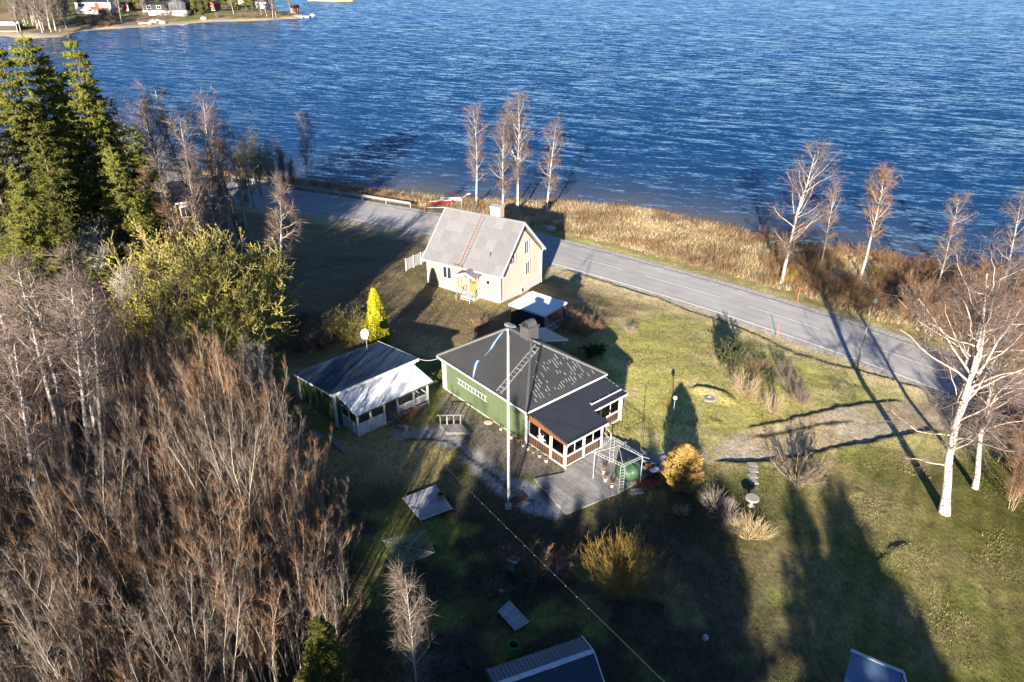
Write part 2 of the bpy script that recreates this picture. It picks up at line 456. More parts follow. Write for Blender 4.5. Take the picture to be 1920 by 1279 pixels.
m_ground = bpy.data.materials.new("ground_cover")
nt, N, L, Pn = nodes_of(m_ground)
Pn.inputs["Roughness"].default_value = 0.95; Pn.inputs["Specular IOR Level"].default_value = 0.15
at = N.new("ShaderNodeAttribute"); at.attribute_name = "cover"
tc = N.new("ShaderNodeTexCoord")
mp = N.new("ShaderNodeMapping"); mp.inputs["Scale"].default_value = (1.0, 0.55, 1.0); mp.inputs["Rotation"].default_value = (0, 0, 0.6)
L.new(tc.outputs["Object"], mp.inputs[0])
fn = N.new("ShaderNodeTexNoise"); fn.inputs["Scale"].default_value = 5.5; fn.inputs["Detail"].default_value = 8; fn.inputs["Roughness"].default_value = 0.75
L.new(mp.outputs[0], fn.inputs["Vector"])
mr = N.new("ShaderNodeMapRange"); mr.inputs[1].default_value = 0.3; mr.inputs[2].default_value = 0.7; mr.inputs[3].default_value = 0.42; mr.inputs[4].default_value = 1.65
L.new(fn.outputs["Fac"], mr.inputs[0])
vm = N.new("ShaderNodeVectorMath"); vm.operation = 'SCALE'; L.new(at.outputs["Color"], vm.inputs[0]); L.new(mr.outputs[0], vm.inputs["Scale"])
L.new(vm.outputs[0], Pn.inputs["Base Color"])
bp = N.new("ShaderNodeBump"); bp.inputs["Strength"].default_value = 0.9; bp.inputs["Distance"].default_value = 0.13
L.new(fn.outputs["Fac"], bp.inputs["Height"]); L.new(bp.outputs[0], Pn.inputs["Normal"])

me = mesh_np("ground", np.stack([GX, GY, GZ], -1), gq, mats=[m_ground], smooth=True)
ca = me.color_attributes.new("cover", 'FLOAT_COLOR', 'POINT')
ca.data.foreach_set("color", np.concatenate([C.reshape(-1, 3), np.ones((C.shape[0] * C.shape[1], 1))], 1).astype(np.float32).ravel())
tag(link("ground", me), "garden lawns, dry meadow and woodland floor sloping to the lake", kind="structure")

# ------------------------------------------------------------------ road
def offset_line(line, o, ds=1.5):
    seg = np.linalg.norm(np.diff(line, axis=0), axis=1); cum = np.concatenate([[0], np.cumsum(seg)])
    t = np.arange(0, cum[-1], ds); P = np.stack([np.interp(t, cum, line[:, k]) for k in (0, 1)], 1)
    for _ in range(30): P[1:-1] = (P[:-2] + 2 * P[1:-1] + P[2:]) / 4
    T = np.gradient(P, axis=0); T /= np.linalg.norm(T, axis=1)[:, None]
    return P + np.stack([-T[:, 1], T[:, 0]], 1) * o, t
def strip(name, line, o0, o1, z, mat, thick=0.0, t0=None, t1=None, parent=None):
    A, t = offset_line(line, o0); B, _ = offset_line(line, o1)
    if t0 is not None:
        tt = np.linspace(t0, t1, max(2, int((t1 - t0) / 1.2) + 1))
        A = np.stack([np.interp(tt, t, A[:, k]) for k in (0, 1)], 1); B = np.stack([np.interp(tt, t, B[:, k]) for k in (0, 1)], 1)
    n = len(A); zz = np.full((n, 1), z)
    V = np.concatenate([np.hstack([A, zz]), np.hstack([B, zz]), np.hstack([A, zz - 0.12]), np.hstack([B, zz - 0.12])])
    i = np.arange(n - 1)
    Q = [np.stack([i + n, i, i + 1, i + n + 1], 1)]
    if thick:
        Q.append(np.stack([i, i + 2 * n, i + 2 * n + 1, i + 1], 1)); Q.append(np.stack([i + n, i + n + 1, i + 3 * n + 1, i + 3 * n], 1))
    return link(name, mesh_np(name, V, np.concatenate(Q), mats=[mat]), parent)
m_asph = mk("worn_asphalt", (1.0, 1.0, 1.0), 0.9, 0.10, 0.6, bump=0.004, bscale=40, col2=(0.90, 0.90, 0.91), c2scale=0.25)
nt, N, L, Pn = nodes_of(m_asph)
at = N.new("ShaderNodeAttribute"); at.attribute_name = "cover"; src = Pn.inputs["Base Color"].links[0].from_socket
vm = N.new("ShaderNodeVectorMath"); vm.operation = 'MULTIPLY'; L.new(at.outputs["Color"], vm.inputs[0]); L.new(src, vm.inputs[1]); L.new(vm.outputs[0], Pn.inputs["Base Color"])
m_mark = mk("road_paint", (0.62, 0.62, 0.61), 0.7, 0.15, 4.0)
offs = np.concatenate([[-3.3], np.arange(-3.2, 3.21, 0.2), [3.3]])
cols = [offset_line(ROAD, o)[0] for o in offs]
nR = len(cols[0]); nO = len(offs)
RV = np.stack([np.column_stack([c, np.full(nR, -2.36)]) for c in cols], 1)
wear = 0.335 + 0.035 * sum(np.exp(-((offs - o) / 0.33) ** 2) for o in (-2.35, -0.95, 0.85, 2.25)) - 0.02 * (np.abs(offs) > 2.9)
RC = np.repeat(wear[None, :, None], nR, 0) * np.array([1.0, 0.985, 0.98]) * (0.92 + 0.16 * fbm(RV[..., 0], RV[..., 1], 6.0, 3))[..., None]
i, j = np.meshgrid(np.arange(nR - 1), np.arange(nO - 1), indexing='ij'); a_ = (i * nO + j).ravel()
RQ = np.stack([a_ + 1, a_, a_ + nO, a_ + nO + 1], 1)
skirt = np.concatenate([RV[:, 0] - [0, 0, .12], RV[:, -1] - [0, 0, .12]]); k = np.arange(nR - 1); b0 = nR * nO
SQ = np.concatenate([np.stack([k * nO, b0 + k, b0 + k + 1, (k + 1) * nO], 1), np.stack([k * nO + nO - 1, (k + 1) * nO + nO - 1, b0 + nR + k + 1, b0 + nR + k], 1)])
me = mesh_np("road", np.concatenate([RV.reshape(-1, 3), skirt]), np.concatenate([RQ, SQ]), mats=[m_asph])
ca = me.color_attributes.new("cover", 'FLOAT_COLOR', 'POINT')
cc = np.concatenate([RC.reshape(-1, 3), np.full((2 * nR, 3), 0.05)]); ca.data.foreach_set("color", np.column_stack([cc, np.ones(len(cc))]).astype(np.float32).ravel())
road = tag(link("road", me), "grey asphalt road running along the lake", kind="structure")
_, rt = offset_line(ROAD, 0.0); Rp, _ = offset_line(ROAD, 0.0)
def road_t(x, y):
    p = at_z(x, y, -2.36)[:2]; return float(rt[np.argmin(((Rp - p) ** 2).sum(1))])
for a, b in [((577, 379.6), (662, 393)), ((693, 398), (782, 414)), ((805, 420), (870, 433)), ((1013, 464.7), (1039, 471.7)), ((1074, 480), (1170, 506)), ((1222, 520), (1345, 557)), ((1392, 571), (1534, 616.8)), ((1588, 633), (1744, 687.5)), ((460, 362), (545, 374))]:
    strip("lane_line", ROAD, -0.06, 0.06, -2.340, m_mark, t0=road_t(*a), t1=road_t(*b), parent=road)
for side in (2.85,):
    k = rt[0] + 60.0
    while k < rt[-1] - 120:
        strip("edge_line", ROAD, side - 0.05, side + 0.05, -2.340, m_mark, t0=k, t1=k + 1.1, parent=road)
        k += 3.3

# ------------------------------------------------------------------ water
wx = np.concatenate([np.linspace(-1500, -90, 40)[:-1], np.linspace(-90, 110, 190), np.linspace(110, 1500, 40)[1:]])
wy = np.concatenate([np.linspace(-200, 40, 10)[:-1], np.linspace(40, 150, 120), np.linspace(150, 3000, 50)[1:]])
WX, WY = np.meshgrid(wx, wy, indexing='ij')
_, ws, wd = base_height(WX, WY)
nyw = len(wy); ii, jj = np.meshgrid(np.arange(len(wx) - 1), np.arange(nyw - 1), indexing='ij'); aa = (ii * nyw + jj).ravel()
wq = np.stack([aa, aa + nyw, aa + nyw + 1, aa + 1], 1)
keep = (wd.ravel()[wq] < 2.5).any(1)
m_water = bpy.data.materials.new("lake_water")
nt, N, L, Pn = nodes_of(m_water)
Pn.inputs["Roughness"].default_value = 0.12; Pn.inputs["IOR"].default_value = 1.33
at = N.new("ShaderNodeAttribute"); at.attribute_name = "shallow"
tc = N.new("ShaderNodeTexCoord")
def wnoise(sx, sy, rot, detail, rough=0.55, dist=0.0):
    mp = N.new("ShaderNodeMapping"); mp.inputs["Scale"].default_value = (sx, sy, 1); mp.inputs["Rotation"].default_value = (0, 0, rot)
    L.new(tc.outputs["Object"], mp.inputs[0])
    n = N.new("ShaderNodeTexNoise"); n.inputs["Scale"].default_value = 1.0; n.inputs["Detail"].default_value = detail; n.inputs["Roughness"].default_value = rough; n.inputs["Distortion"].default_value = dist
    L.new(mp.outputs[0], n.inputs["Vector"]); return n.outputs["Fac"]
def math2(op, a, b):
    m = N.new("ShaderNodeMath"); m.operation = op
    for k, v in enumerate((a, b)):
        if isinstance(v, (int, float)): m.inputs[k].default_value = v
        else: L.new(v, m.inputs[k])
    return m.outputs[0]
vrot = N.new("ShaderNodeVectorRotate"); vrot.rotation_type = 'Z_AXIS'; vrot.inputs["Angle"].default_value = R(27)   # crests run across the wind
L.new(tc.outputs["Object"], vrot.inputs["Vector"])
def wslope(sx, sy, rot, detail, rough, dist, ax, ay):
    vv = vrot.outputs[0]
    if rot:
        r2 = N.new("ShaderNodeVectorRotate"); r2.rotation_type = 'Z_AXIS'; r2.inputs["Angle"].default_value = R(rot); L.new(vv, r2.inputs["Vector"]); vv = r2.outputs[0]
    mp = N.new("ShaderNodeMapping"); mp.inputs["Scale"].default_value = (sx, sy, 1)
    L.new(vv, mp.inputs[0])
    n = N.new("ShaderNodeTexNoise"); n.inputs["Scale"].default_value = 1.0; n.inputs["Detail"].default_value = detail; n.inputs["Roughness"].default_value = rough; n.inputs["Distortion"].default_value = dist
    L.new(mp.outputs[0], n.inputs["Vector"])
    a = N.new("ShaderNodeVectorMath"); a.operation = 'SUBTRACT'; L.new(n.outputs["Color"], a.inputs[0]); a.inputs[1].default_value = (0.5, 0.5, 0.5)
    b = N.new("ShaderNodeVectorMath"); b.operation = 'MULTIPLY'; L.new(a.outputs[0], b.inputs[0]); b.inputs[1].default_value = (ax, ay, 0)
    c = N.new("ShaderNodeVectorRotate"); c.rotation_type = 'Z_AXIS'; c.inputs["Angle"].default_value = R(-27 - rot); L.new(b.outputs[0], c.inputs["Vector"])
    return c.outputs[0]
def vadd(a, b):
    v = N.new("ShaderNodeVectorMath"); v.operation = 'ADD'; L.new(a, v.inputs[0])
    if isinstance(b, tuple): v.inputs[1].default_value = b
    else: L.new(b, v.inputs[1])
    return v.outputs[0]
sl = vadd(vadd(wslope(0.11, 0.50, 0, 2, 0.5, 0.3, 0.16, 0.58), wslope(0.26, 1.15, -14, 5, 0.62, 0.6, 0.40, 0.95)), wslope(1.0, 2.8, 15, 4, 0.65, 0.3, 0.55, 0.85))
gu = N.new("ShaderNodeTexNoise"); gu.inputs["Scale"].default_value = 0.016; gu.inputs["Detail"].default_value = 3; L.new(vrot.outputs[0], gu.inputs["Vector"])
gm = N.new("ShaderNodeMapRange"); gm.inputs[1].default_value = 0.3; gm.inputs[2].default_value = 0.7; gm.inputs[3].default_value = 0.62; gm.inputs[4].default_value = 1.3; L.new(gu.outputs["Fac"], gm.inputs[0])
gs_ = N.new("ShaderNodeVectorMath"); gs_.operation = 'SCALE'; L.new(sl, gs_.inputs[0]); L.new(gm.outputs[0], gs_.inputs["Scale"]); sl = gs_.outputs[0]
nn = N.new("ShaderNodeVectorMath"); nn.operation = 'NORMALIZE'; L.new(vadd(sl, (0, -0.07, 1.0)), nn.inputs[0])
L.new(nn.outputs[0], Pn.inputs["Normal"])
mx = N.new("ShaderNodeMixRGB"); L.new(at.outputs["Fac"], mx.inputs[0])
mx.inputs[1].default_value = (0.003, 0.030, 0.092, 1); mx.inputs[2].default_value = (0.13, 0.115, 0.085, 1)
# foam streaks drawn out by the wind
fo = wnoise(0.012, 0.22, 1.25, 5, 0.6, 0.6)
fo2 = wnoise(0.9, 0.9, 0.0, 4, 0.7)
ff = math2('MULTIPLY', fo, math2('ADD', math2('MULTIPLY', fo2, 0.5), 0.75))
fr = N.new("ShaderNodeMapRange"); fr.inputs[1].default_value = 0.74; fr.inputs[2].default_value = 0.86; L.new(ff, fr.inputs[0])
mx2 = N.new("ShaderNodeMixRGB"); L.new(fr.outputs[0], mx2.inputs[0]); L.new(mx.outputs[0], mx2.inputs[1]); mx2.inputs[2].default_value = (0.45, 0.50, 0.55, 1)
L.new(mx2.outputs[0], Pn.inputs["Base Color"])
me = mesh_np("lake_water", np.stack([WX, WY, np.full_like(WX, WATER_Z)], -1), wq[keep], mats=[m_water], smooth=True)
sh = me.attributes.new("shallow", 'FLOAT', 'POINT')
sh.data.foreach_set("value", np.clip(np.exp(np.minimum(wd, 0) / 7.0) * (0.35 + 0.9 * fbm(WX, WY, 14.0, 3)), 0, 1).astype(np.float32).ravel())
tag(link("lake_water", me), "wide blue lake ruffled by wind", kind="structure")
# ------------------------------------------------------------------ shared building materials
m_white = mk("white_paint", (0.56, 0.56, 0.56), 0.6, 0.06, 1.2)
m_white_old = mk("weathered_white_paint", (0.54, 0.55, 0.56), 0.7, 0.12, 2.0)
m_green = mk("green_painted_boards", (0.086, 0.120, 0.060), 0.75, 0.12, 1.0, stretch=(3, 3, 0.4))
m_black_tile = mk("black_tile_metal", (0.031, 0.033, 0.037), 0.36, 0.18, 0.8, bump=0.002, bscale=8)
m_black_metal = mk("dark_grey_sheet_metal", (0.075, 0.075, 0.08), 0.40, 0.15, 2.0)
m_glass = glass_mat()
m_clear = clear_glass()
m_brown = mk("brown_stained_wood", (0.155, 0.062, 0.028), 0.7, 0.25, 2.0, stretch=(4, 4, 0.5))
m_grey_wood = mk("weathered_grey_wood", (0.23, 0.225, 0.22), 0.85, 0.28, 2.5, stretch=(1, 1, 1), objvar=0.22, bump=0.004, bscale=20)
m_conc = mk("concrete", (0.40, 0.39, 0.37), 0.9, 0.18, 1.5, bump=0.004, bscale=25)
m_galv = mk("galvanised_steel", (0.30, 0.31, 0.325), 0.45, 0.1, 3.0, metal=0.4)
m_pale_metal = mk("pale_painted_metal", (0.42, 0.45, 0.44), 0.5, 0.1, 3.0)
m_dark = mk("dark_interior", (0.03, 0.026, 0.022), 0.9, 0.2, 1.0)

def groove_wall(name, mat, parent, a, b, z0, z1, board=0.16, depth=0.018, top=None, out=None):
    """a board-clad wall from a to b (plan points): every board stands a little proud of its joints; top(t) gives a sloping top edge"""
    a = np.array(a, float); b = np.array(b, float); d = b - a; Lw = np.linalg.norm(d); d = d / Lw; n = np.array([d[1], -d[0]]) if out is None else np.array(out, float)
    k = max(2, int(round(Lw / board))); mb = MB()
    for i in range(k):
        s0, s1 = Lw * i / k, Lw * (i + 1) / k
        o = depth if i % 2 else 0.0
        p0 = a + d * (s0 + 0.004) + n * o; p1 = a + d * (s1 - 0.004) + n * o; q0 = a + d * s0 - n * 0.10; q1 = a + d * s1 - n * 0.10
        t0 = z1 if top is None else top(s0 / Lw); t1 = z1 if top is None else top(s1 / Lw)
        mb.hexa([(*p0, z0), (*p1, z0), (*q1, z0), (*q0, z0), (*p0, t0), (*p1, t1), (*q1, t1), (*q0, t0)])
    return mb.build(name, mat, parent)

def window(parent, c, u, n, w, h, panes=2, rows=1, fr=0.09, glass=None, frame_mat=None, name="window", deep=0.05):
    """a window centred at c on a wall with outward normal n and horizontal unit u"""
    c = Vector(c); u = Vector((*u, 0)).normalized(); n = Vector((*n, 0)).normalized(); z = Vector((0, 0, 1))
    def blk(mb, x0, x1, z0, z1, d0, d1):
        P = []
        for zz in (z0, z1):
            for xx, dd in ((x0, d0), (x1, d0), (x1, d1), (x0, d1)): P.append(c + u * xx + z * zz + n * dd)
        mb.hexa(P)
    f = MB()
    blk(f, -w/2 - fr, -w/2, -h/2 - fr, h/2 + fr, 0, deep); blk(f, w/2, w/2 + fr, -h/2 - fr, h/2 + fr, 0, deep)
    blk(f, -w/2, w/2, h/2, h/2 + fr, 0, deep); blk(f, -w/2, w/2, -h/2 - fr, -h/2, 0, deep + 0.02)
    for i in range(1, panes): x = -w/2 + w * i / panes; blk(f, x - 0.035, x + 0.035, -h/2, h/2, 0, deep - 0.012)
    for i in range(1, rows): zz = -h/2 + h * i / rows; blk(f, -w/2, w/2, zz - 0.02, zz + 0.02, 0, deep - 0.018)
    fo = f.build(name, frame_mat or m_white, parent)
    for i in range(panes):
        g = MB(); x0 = -w/2 + w * i / panes + 0.02; x1 = -w/2 + w * (i + 1) / panes - 0.02
        blk(g, x0, x1, -h/2, h/2, 0.004, 0.02); g.build("pane", glass or m_glass, fo)
    return fo

def ladder(name, mat, parent, a, b, w, side, rungs, r=0.022):
    a = Vector(a); b = Vector(b); s = Vector(side).normalized() * w / 2
    m = MB(); m.bar(a - s, b - s, r * 2); m.bar(a + s, b + s, r * 2)
    L0 = m.build(name, mat, parent)
    rung = MB(); rung.bar(-s, s, r * 1.6); me = rung.mesh("rung", mat)
    for i in range(rungs):
        t = (i + 0.5) / rungs
        link("rung", me, L0, a.lerp(b, t) + Vector((0, 0, 0.012)))
    return L0

# ------------------------------------------------------------------ green house
GH_C = (1.0, 41.4); GH_Z = gz(1.0, 41.4)
gh = thing("green_house", "low green boarded house with black hipped tile roof and glazed verandah", "house", (GH_C[0], GH_C[1], GH_Z), R(40.6))
GW, GL = 6.75, 9.2           # along the short end (local x), along the long wall (local y)
EZ, OV = 2.9, 0.40
plinth = MB().box(-0.02, GW + 0.02, -0.02, GL + 0.02, -1.0, 0.10).build("plinth", m_conc, gh)
groove_wall("wall", m_green, gh, (0, GL), (0, 0), 0.08, EZ - 0.1)
groove_wall("wall", m_green, gh, (0, 0), (GW, 0), 0.08, EZ - 0.1)
groove_wall("wall", m_green, gh, (GW, 0), (GW, GL), 0.08, EZ - 0.1)
groove_wall("wall", m_green, gh, (GW, GL), (0, GL), 0.08, EZ - 0.1)
for x, y in ((0, 0), (GW, 0), (0, GL), (GW, GL)):
    MB().box(x - 0.10, x + 0.10, y - 0.10, y + 0.10, 0.05, EZ - 0.06).build("corner_board", m_white, gh)
MB().box(-OV + 0.05, GW + OV - 0.05, -OV + 0.05, GL + OV - 0.05, EZ - 0.12, EZ - 0.06).build("soffit", m_white_old, gh)
fa = MB(); o = OV
fa.box(-o, GW + o, -o, -o + 0.03, EZ - 0.16, EZ + 0.02).box(-o, GW + o, GL + o - 0.03, GL + o, EZ - 0.16, EZ + 0.02)
fa.box(-o, -o + 0.03, -o + 0.03, GL + o - 0.03, EZ - 0.16, EZ + 0.02).box(GW + o - 0.03, GW + o, -o + 0.03, GL + o - 0.03, EZ - 0.16, EZ + 0.02)
fa.build("fascia", m_white, gh)
gut = MB()
gut.tube([(-o - 0.06, -o - 0.06, EZ), (GW + o + 0.06, -o - 0.06, EZ)], 0.055, 6); gut.tube([(-o - 0.06, -o, EZ), (-o - 0.06, GL + o, EZ)], 0.055, 6)
gut.build("gutter", m_white, gh)
HW = GW / 2 + o; RZ = 2.5; sl = math.hypot(HW, RZ); cs, sn = HW / sl, RZ / sl
LL = GL + 2 * o; WW = GW + 2 * o
tile = dict(pitch=0.24, amp=0.045, samples=4, row=0.36, step=0.022)
# long slope towards the gravel path, short slope over the verandah, and the two behind
lim = lambda u, Ltot: min(u, Ltot - u, HW) / cs
sheet("roof_slope", m_black_tile, gh, (-o, -o, EZ), (0, 1, 0), (cs, 0, sn), 0, LL, lambda u: 0.0, lambda u: max(min(u, LL - u, HW), 0) / cs, **tile)
sheet("roof_slope", m_black_tile, gh, (-o, -o, EZ), (1, 0, 0), (0, cs, sn), 0, WW, lambda u: 0.0, lambda u: max(min(u, WW - u, HW), 0) / cs, **tile)
sheet("roof_slope", m_black_tile, gh, (GW + o, -o, EZ), (0, 1, 0), (-cs, 0, sn), 0, LL, lambda u: 0.0, lambda u: max(min(u, LL - u, HW), 0) / cs, **tile)
sheet("roof_slope", m_black_tile, gh, (-o, GL + o, EZ), (1, 0, 0), (0, -cs, sn), 0, WW, lambda u: 0.0, lambda u: max(min(u, WW - u, HW), 0) / cs, **tile)
RA = Vector((GW / 2, -o + HW, EZ + RZ + 0.05)); RB = Vector((GW / 2, GL + o - HW, EZ + RZ + 0.05))
for a, b in ((RA, RB), (RA, Vector((-o, -o, EZ + 0.06))), (RA, Vector((GW + o, -o, EZ + 0.06))), (RB, Vector((-o, GL + o, EZ + 0.06))), (RB, Vector((GW + o, GL + o, EZ + 0.06)))):
    MB().tube([a, b], 0.11, 8).build("ridge_cap", m_black_metal, gh)
# chimney
ch = MB().box(GW/2 - 0.15, GW/2 + 0.80, RA.y + 0.15, RA.y + 1.05, EZ + RZ - 0.7, EZ + RZ + 0.85).build("chimney", m_black_metal, gh)
MB().box(GW/2 - 0.21, GW/2 + 0.86, RA.y + 0.09, RA.y + 1.11, EZ + RZ + 0.85, EZ + RZ + 0.92).build("chimney_cap", m_black_metal, ch)
cw = MB()
for i in range(9):
    a0 = math.pi * i / 9; a1 = math.pi * (i + 1) / 9; yc = RA.y + 0.6; r = 0.34; zb = EZ + RZ + 0.92
    cw.hexa([(GW/2 - 0.05, yc - r*math.cos(a0), zb + r*math.sin(a0)), (GW/2 + 0.70, yc - r*math.cos(a0), zb + r*math.sin(a0)), (GW/2 + 0.70, yc - r*math.cos(a1), zb + r*math.sin(a1)), (GW/2 - 0.05, yc - r*math.cos(a1), zb + r*math.sin(a1)),
             (GW/2 - 0.05, yc - (r+.03)*math.cos(a0), zb + (r+.03)*math.sin(a0)), (GW/2 + 0.70, yc - (r+.03)*math.cos(a0), zb + (r+.03)*math.sin(a0)), (GW/2 + 0.70, yc - (r+.03)*math.cos(a1), zb + (r+.03)*math.sin(a1)), (GW/2 - 0.05, yc - (r+.03)*math.cos(a1), zb + (r+.03)*math.sin(a1))])
cw.build("chimney_cowl", m_black_metal, ch)
# roof hatch beside the ridge
MB().slab([(GW/2 + 0.05, RB.y - 0.25, EZ + RZ + 0.0), (GW/2 + 0.45, RB.y - 0.25, EZ + RZ - 0.05), (GW/2 + 0.45, RB.y + 0.55, EZ + RZ - 0.05), (GW/2 + 0.05, RB.y + 0.55, EZ + RZ + 0.0)], (0, 0, 0.22)).build("roof_hatch", m_galv, gh)
# pale slivers added as glints on the tile ridges of the shaded short slope
glint_m = MB(); rf_ = random.Random(6)
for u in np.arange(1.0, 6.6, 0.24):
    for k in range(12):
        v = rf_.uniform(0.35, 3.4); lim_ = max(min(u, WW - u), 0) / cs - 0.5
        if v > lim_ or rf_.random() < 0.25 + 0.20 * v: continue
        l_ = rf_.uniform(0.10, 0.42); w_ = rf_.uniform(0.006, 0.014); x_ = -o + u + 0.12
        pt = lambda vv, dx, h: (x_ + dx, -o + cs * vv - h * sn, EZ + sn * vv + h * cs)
        glint_m.hexa([pt(v, -w_, .05), pt(v, w_, .05), pt(v + l_, w_, .05), pt(v + l_, -w_, .05), pt(v, -w_, .072), pt(v, w_, .072), pt(v + l_, w_, .072), pt(v + l_, -w_, .072)])
glint_ob = glint_m.build("tile_glints", mk("glint_white", (0.30, 0.32, 0.35), 0.5, 0.1, 5.0), gh); glint_ob["kind"] = "stuff"
# ladder up the long slope, its brackets, and a spare ladder hung on the wall
def on_slope(y, t, lift=0.10): return Vector((-o + t * HW - lift * sn, y, EZ + t * RZ + lift * cs))
ladder("roof_ladder", m_galv, gh, on_slope(2.55, 0.03), on_slope(2.55, 0.97), 0.46, (0, 1, 0), 13)
for t in (0.12, 0.5, 0.85):
    MB().bar(on_slope(2.22, t, 0.07), on_slope(2.88, t, 0.07), 0.05).build("ladder_bracket", m_galv, gh)
ladder("spare_ladder", m_white_old, gh, (-0.10, 7.55, 1.62), (-0.10, 4.15, 1.62), 0.42, (0, 0, 1), 9)
MB().tube([(-o - 0.06, -o - 0.02, EZ - 0.03), (-0.16, -0.16, EZ - 0.45), (-0.16, -0.16, 0.25), (-0.3, -0.3, 0.1)], 0.045, 6).build("downpipe", m_white, gh)
MB().tube([(-o - 0.06, GL + o - 0.06, EZ - 0.03), (-0.15, GL + 0.14, EZ - 0.42), (-0.15, GL + 0.14, 0.15)], 0.045, 6).build("downpipe", m_white, gh)
window(gh, (GW, 2.2, 1.6), (0, 1), (1, 0), 1.1, 1.1)
# low wing on the lake side
sheet("wing_roof", m_black_tile, gh, (9.02, 5.4, 2.72), (0, 1, 0), (-0.955, 0, 0.297), 0, 2.7, lambda u: 0.0, lambda u: 2.9, pitch=0.27, amp=0.03, row=0.36, step=0.025)
MB().bar((9.05, 5.38, 2.70), (6.35, 5.38, 3.53), 0.03, 0.16).build("verge_board", m_white, gh)
groove_wall("wing_wall", m_green, gh, (6.75, 5.7), (8.75, 5.7), 0.0, 2.6, top=lambda t: 3.30 - 0.62 * t)
groove_wall("wing_wall", m_green, gh, (8.75, 5.7), (8.75, 7.9), 0.0, 2.62)
# verandah
VX, VY, VX2, VY2 = 3.4, -3.65, 6.75, -2.2
m_floor = m_grey_wood
MB().box(0.02, VX, VY, -0.03, 0.02, 0.14).build("verandah_floor", m_floor, gh)
MB().box(VX, VX2, VY2, -0.03, 0.02, 0.14).build("verandah_floor", m_floor, gh)
vz0, vz1 = EZ - 0.20, 2.18
vs_ = (vz0 - vz1) / (3.95 - o); vl = math.hypot(1, vs_)
m_porch_tile = mk("dimmed_black_tile", (0.016, 0.018, 0.026), 0.38, 0.15, 0.8)  # darker copy of the roof tile; weaker sun on this slope put into the colour
def vroof(u0, u1, y_out, nm):
    Lr = (-o + -y_out) * vl
    zt = vz0 + vs_ * (o + y_out)  # height at the outer edge
    sheet(nm, m_porch_tile, gh, (0, y_out, zt), (1, 0, 0), (0, 1 / vl, vs_ / vl), u0, u1, lambda u: 0.0, lambda u: Lr, pitch=0.24, amp=0.04, row=0.36, step=0.022)
    return zt
za = vroof(-0.12, VX + 0.25, -3.95, "verandah_roof")
zb = vroof(VX + 0.255, VX2 + 0.30, -2.55, "verandah_roof")
def zroof(y): return vz0 + vs_ * (o + y)
MB().box(-0.12, VX + 0.25, -3.99, -3.955, za - 0.13, za - 0.005).build("eaves_board", m_white, gh)
MB().box(VX + 0.26, VX2 + 0.30, -2.59, -2.555, zb - 0.13, zb - 0.005).build("eaves_board", m_white, gh)
MB().slab([(-0.135, -0.05, 2.72 - 0.1), (-0.135, -3.95, za - 0.04), (-0.135, -3.95, za - 0.20), (-0.135, -3.4, za - 0.18), (-0.135, -0.05, 2.15)], (0.05, 0, 0)).build("gable_board", m_brown, gh)
MB().bar((VX2 + 0.31, -0.4, vz0 - 0.06), (VX2 + 0.31, -2.56, zb - 0.06), 0.03, 0.15).build("verge_board", m_white, gh)
MB().tube([(0.0, -4.02, za - 0.02), (0.0, -3.78, za - 0.4), (-0.02, -3.76, 0.1), (-0.02, -3.95, -0.05)], 0.045, 6).build("downpipe", m_white, gh)
MB().tube([(VX2 + 0.1, -2.62, zb - 0.02), (VX2 + 0.1, -2.30, zb - 0.35), (VX2 + 0.1, -2.30, 0.1)], 0.045, 6).build("downpipe", m_white, gh)
def post(x, y, top): return MB().box(x - 0.06, x + 0.06, y - 0.06, y + 0.06, 0.14, top).build("post", m_brown if False else m_white, gh)
slat_me = MB().box(-0.035, 0.035, -0.012, 0.012, 0, 0.62).mesh("slat", m_brown)
def bay(a, b, top_a, top_b, n=8, glazed=True, mull=1):
    """one bay of the verandah: brown slatted rail below, white glazed frame above"""
    a = Vector((*a, 0)); b = Vector((*b, 0)); d = (b - a).normalized(); ang = math.atan2(d.y, d.x); Lb = (b - a).length
    for z in (0.20, 0.92): MB().bar(a + Vector((0, 0, z)), b + Vector((0, 0, z)), 0.05, 0.06).build("rail", m_white, gh)
    MB().hexa([a + d*0.03 + Vector((0,0,.23)), b - d*0.03 + Vector((0,0,.23)), b - d*0.03 + Vector((-d.y*.01, d.x*.01, .23)), a + d*0.03 + Vector((-d.y*.01, d.x*.01, .23)),
               a + d*0.03 + Vector((0,0,.89)), b - d*0.03 + Vector((0,0,.89)), b - d*0.03 + Vector((-d.y*.01, d.x*.01, .89)), a + d*0.03 + Vector((-d.y*.01, d.x*.01, .89))]).build("rail_backing", m_dark, gh)
    nrm = Vector((d.y, -d.x, 0))
    for i in range(n):
        p = a.lerp(b, (i + 0.5) / n) + nrm * 0.02
        link("slat", slat_me, gh, (p.x, p.y, 0.25), (0, 0, ang))
    if glazed:
        f = MB(); f.bar(a + Vector((0, 0, 1.0)), b + Vector((0, 0, 1.0)), 0.05, 0.05)
        f.bar(a + Vector((0, 0, top_a - 0.08)), b + Vector((0, 0, top_b - 0.08)), 0.05, 0.07)
        for i in range(mull + 2):
            t = i / (mull + 1); t = min(max(t, 0.02), 0.98); p = a.lerp(b, t)
            f.bar(p + Vector((0, 0, 0.97)), p + Vector((0, 0, (top_a * (1 - t) + top_b * t) - 0.08)), 0.05)
        fo = f.build("window", m_white, gh)
        g = MB().hexa([a + Vector((0,0,1.02)), b + Vector((0,0,1.02)), b + nrm*-0.008 + Vector((0,0,1.02)), a + nrm*-0.008 + Vector((0,0,1.02)),
                       a + Vector((0,0,top_a-.1)), b + Vector((0,0,top_b-.1)), b + nrm*-0.008 + Vector((0,0,top_b-.1)), a + nrm*-0.008 + Vector((0,0,top_a-.1))])
        g.build("pane", m_clear, fo)
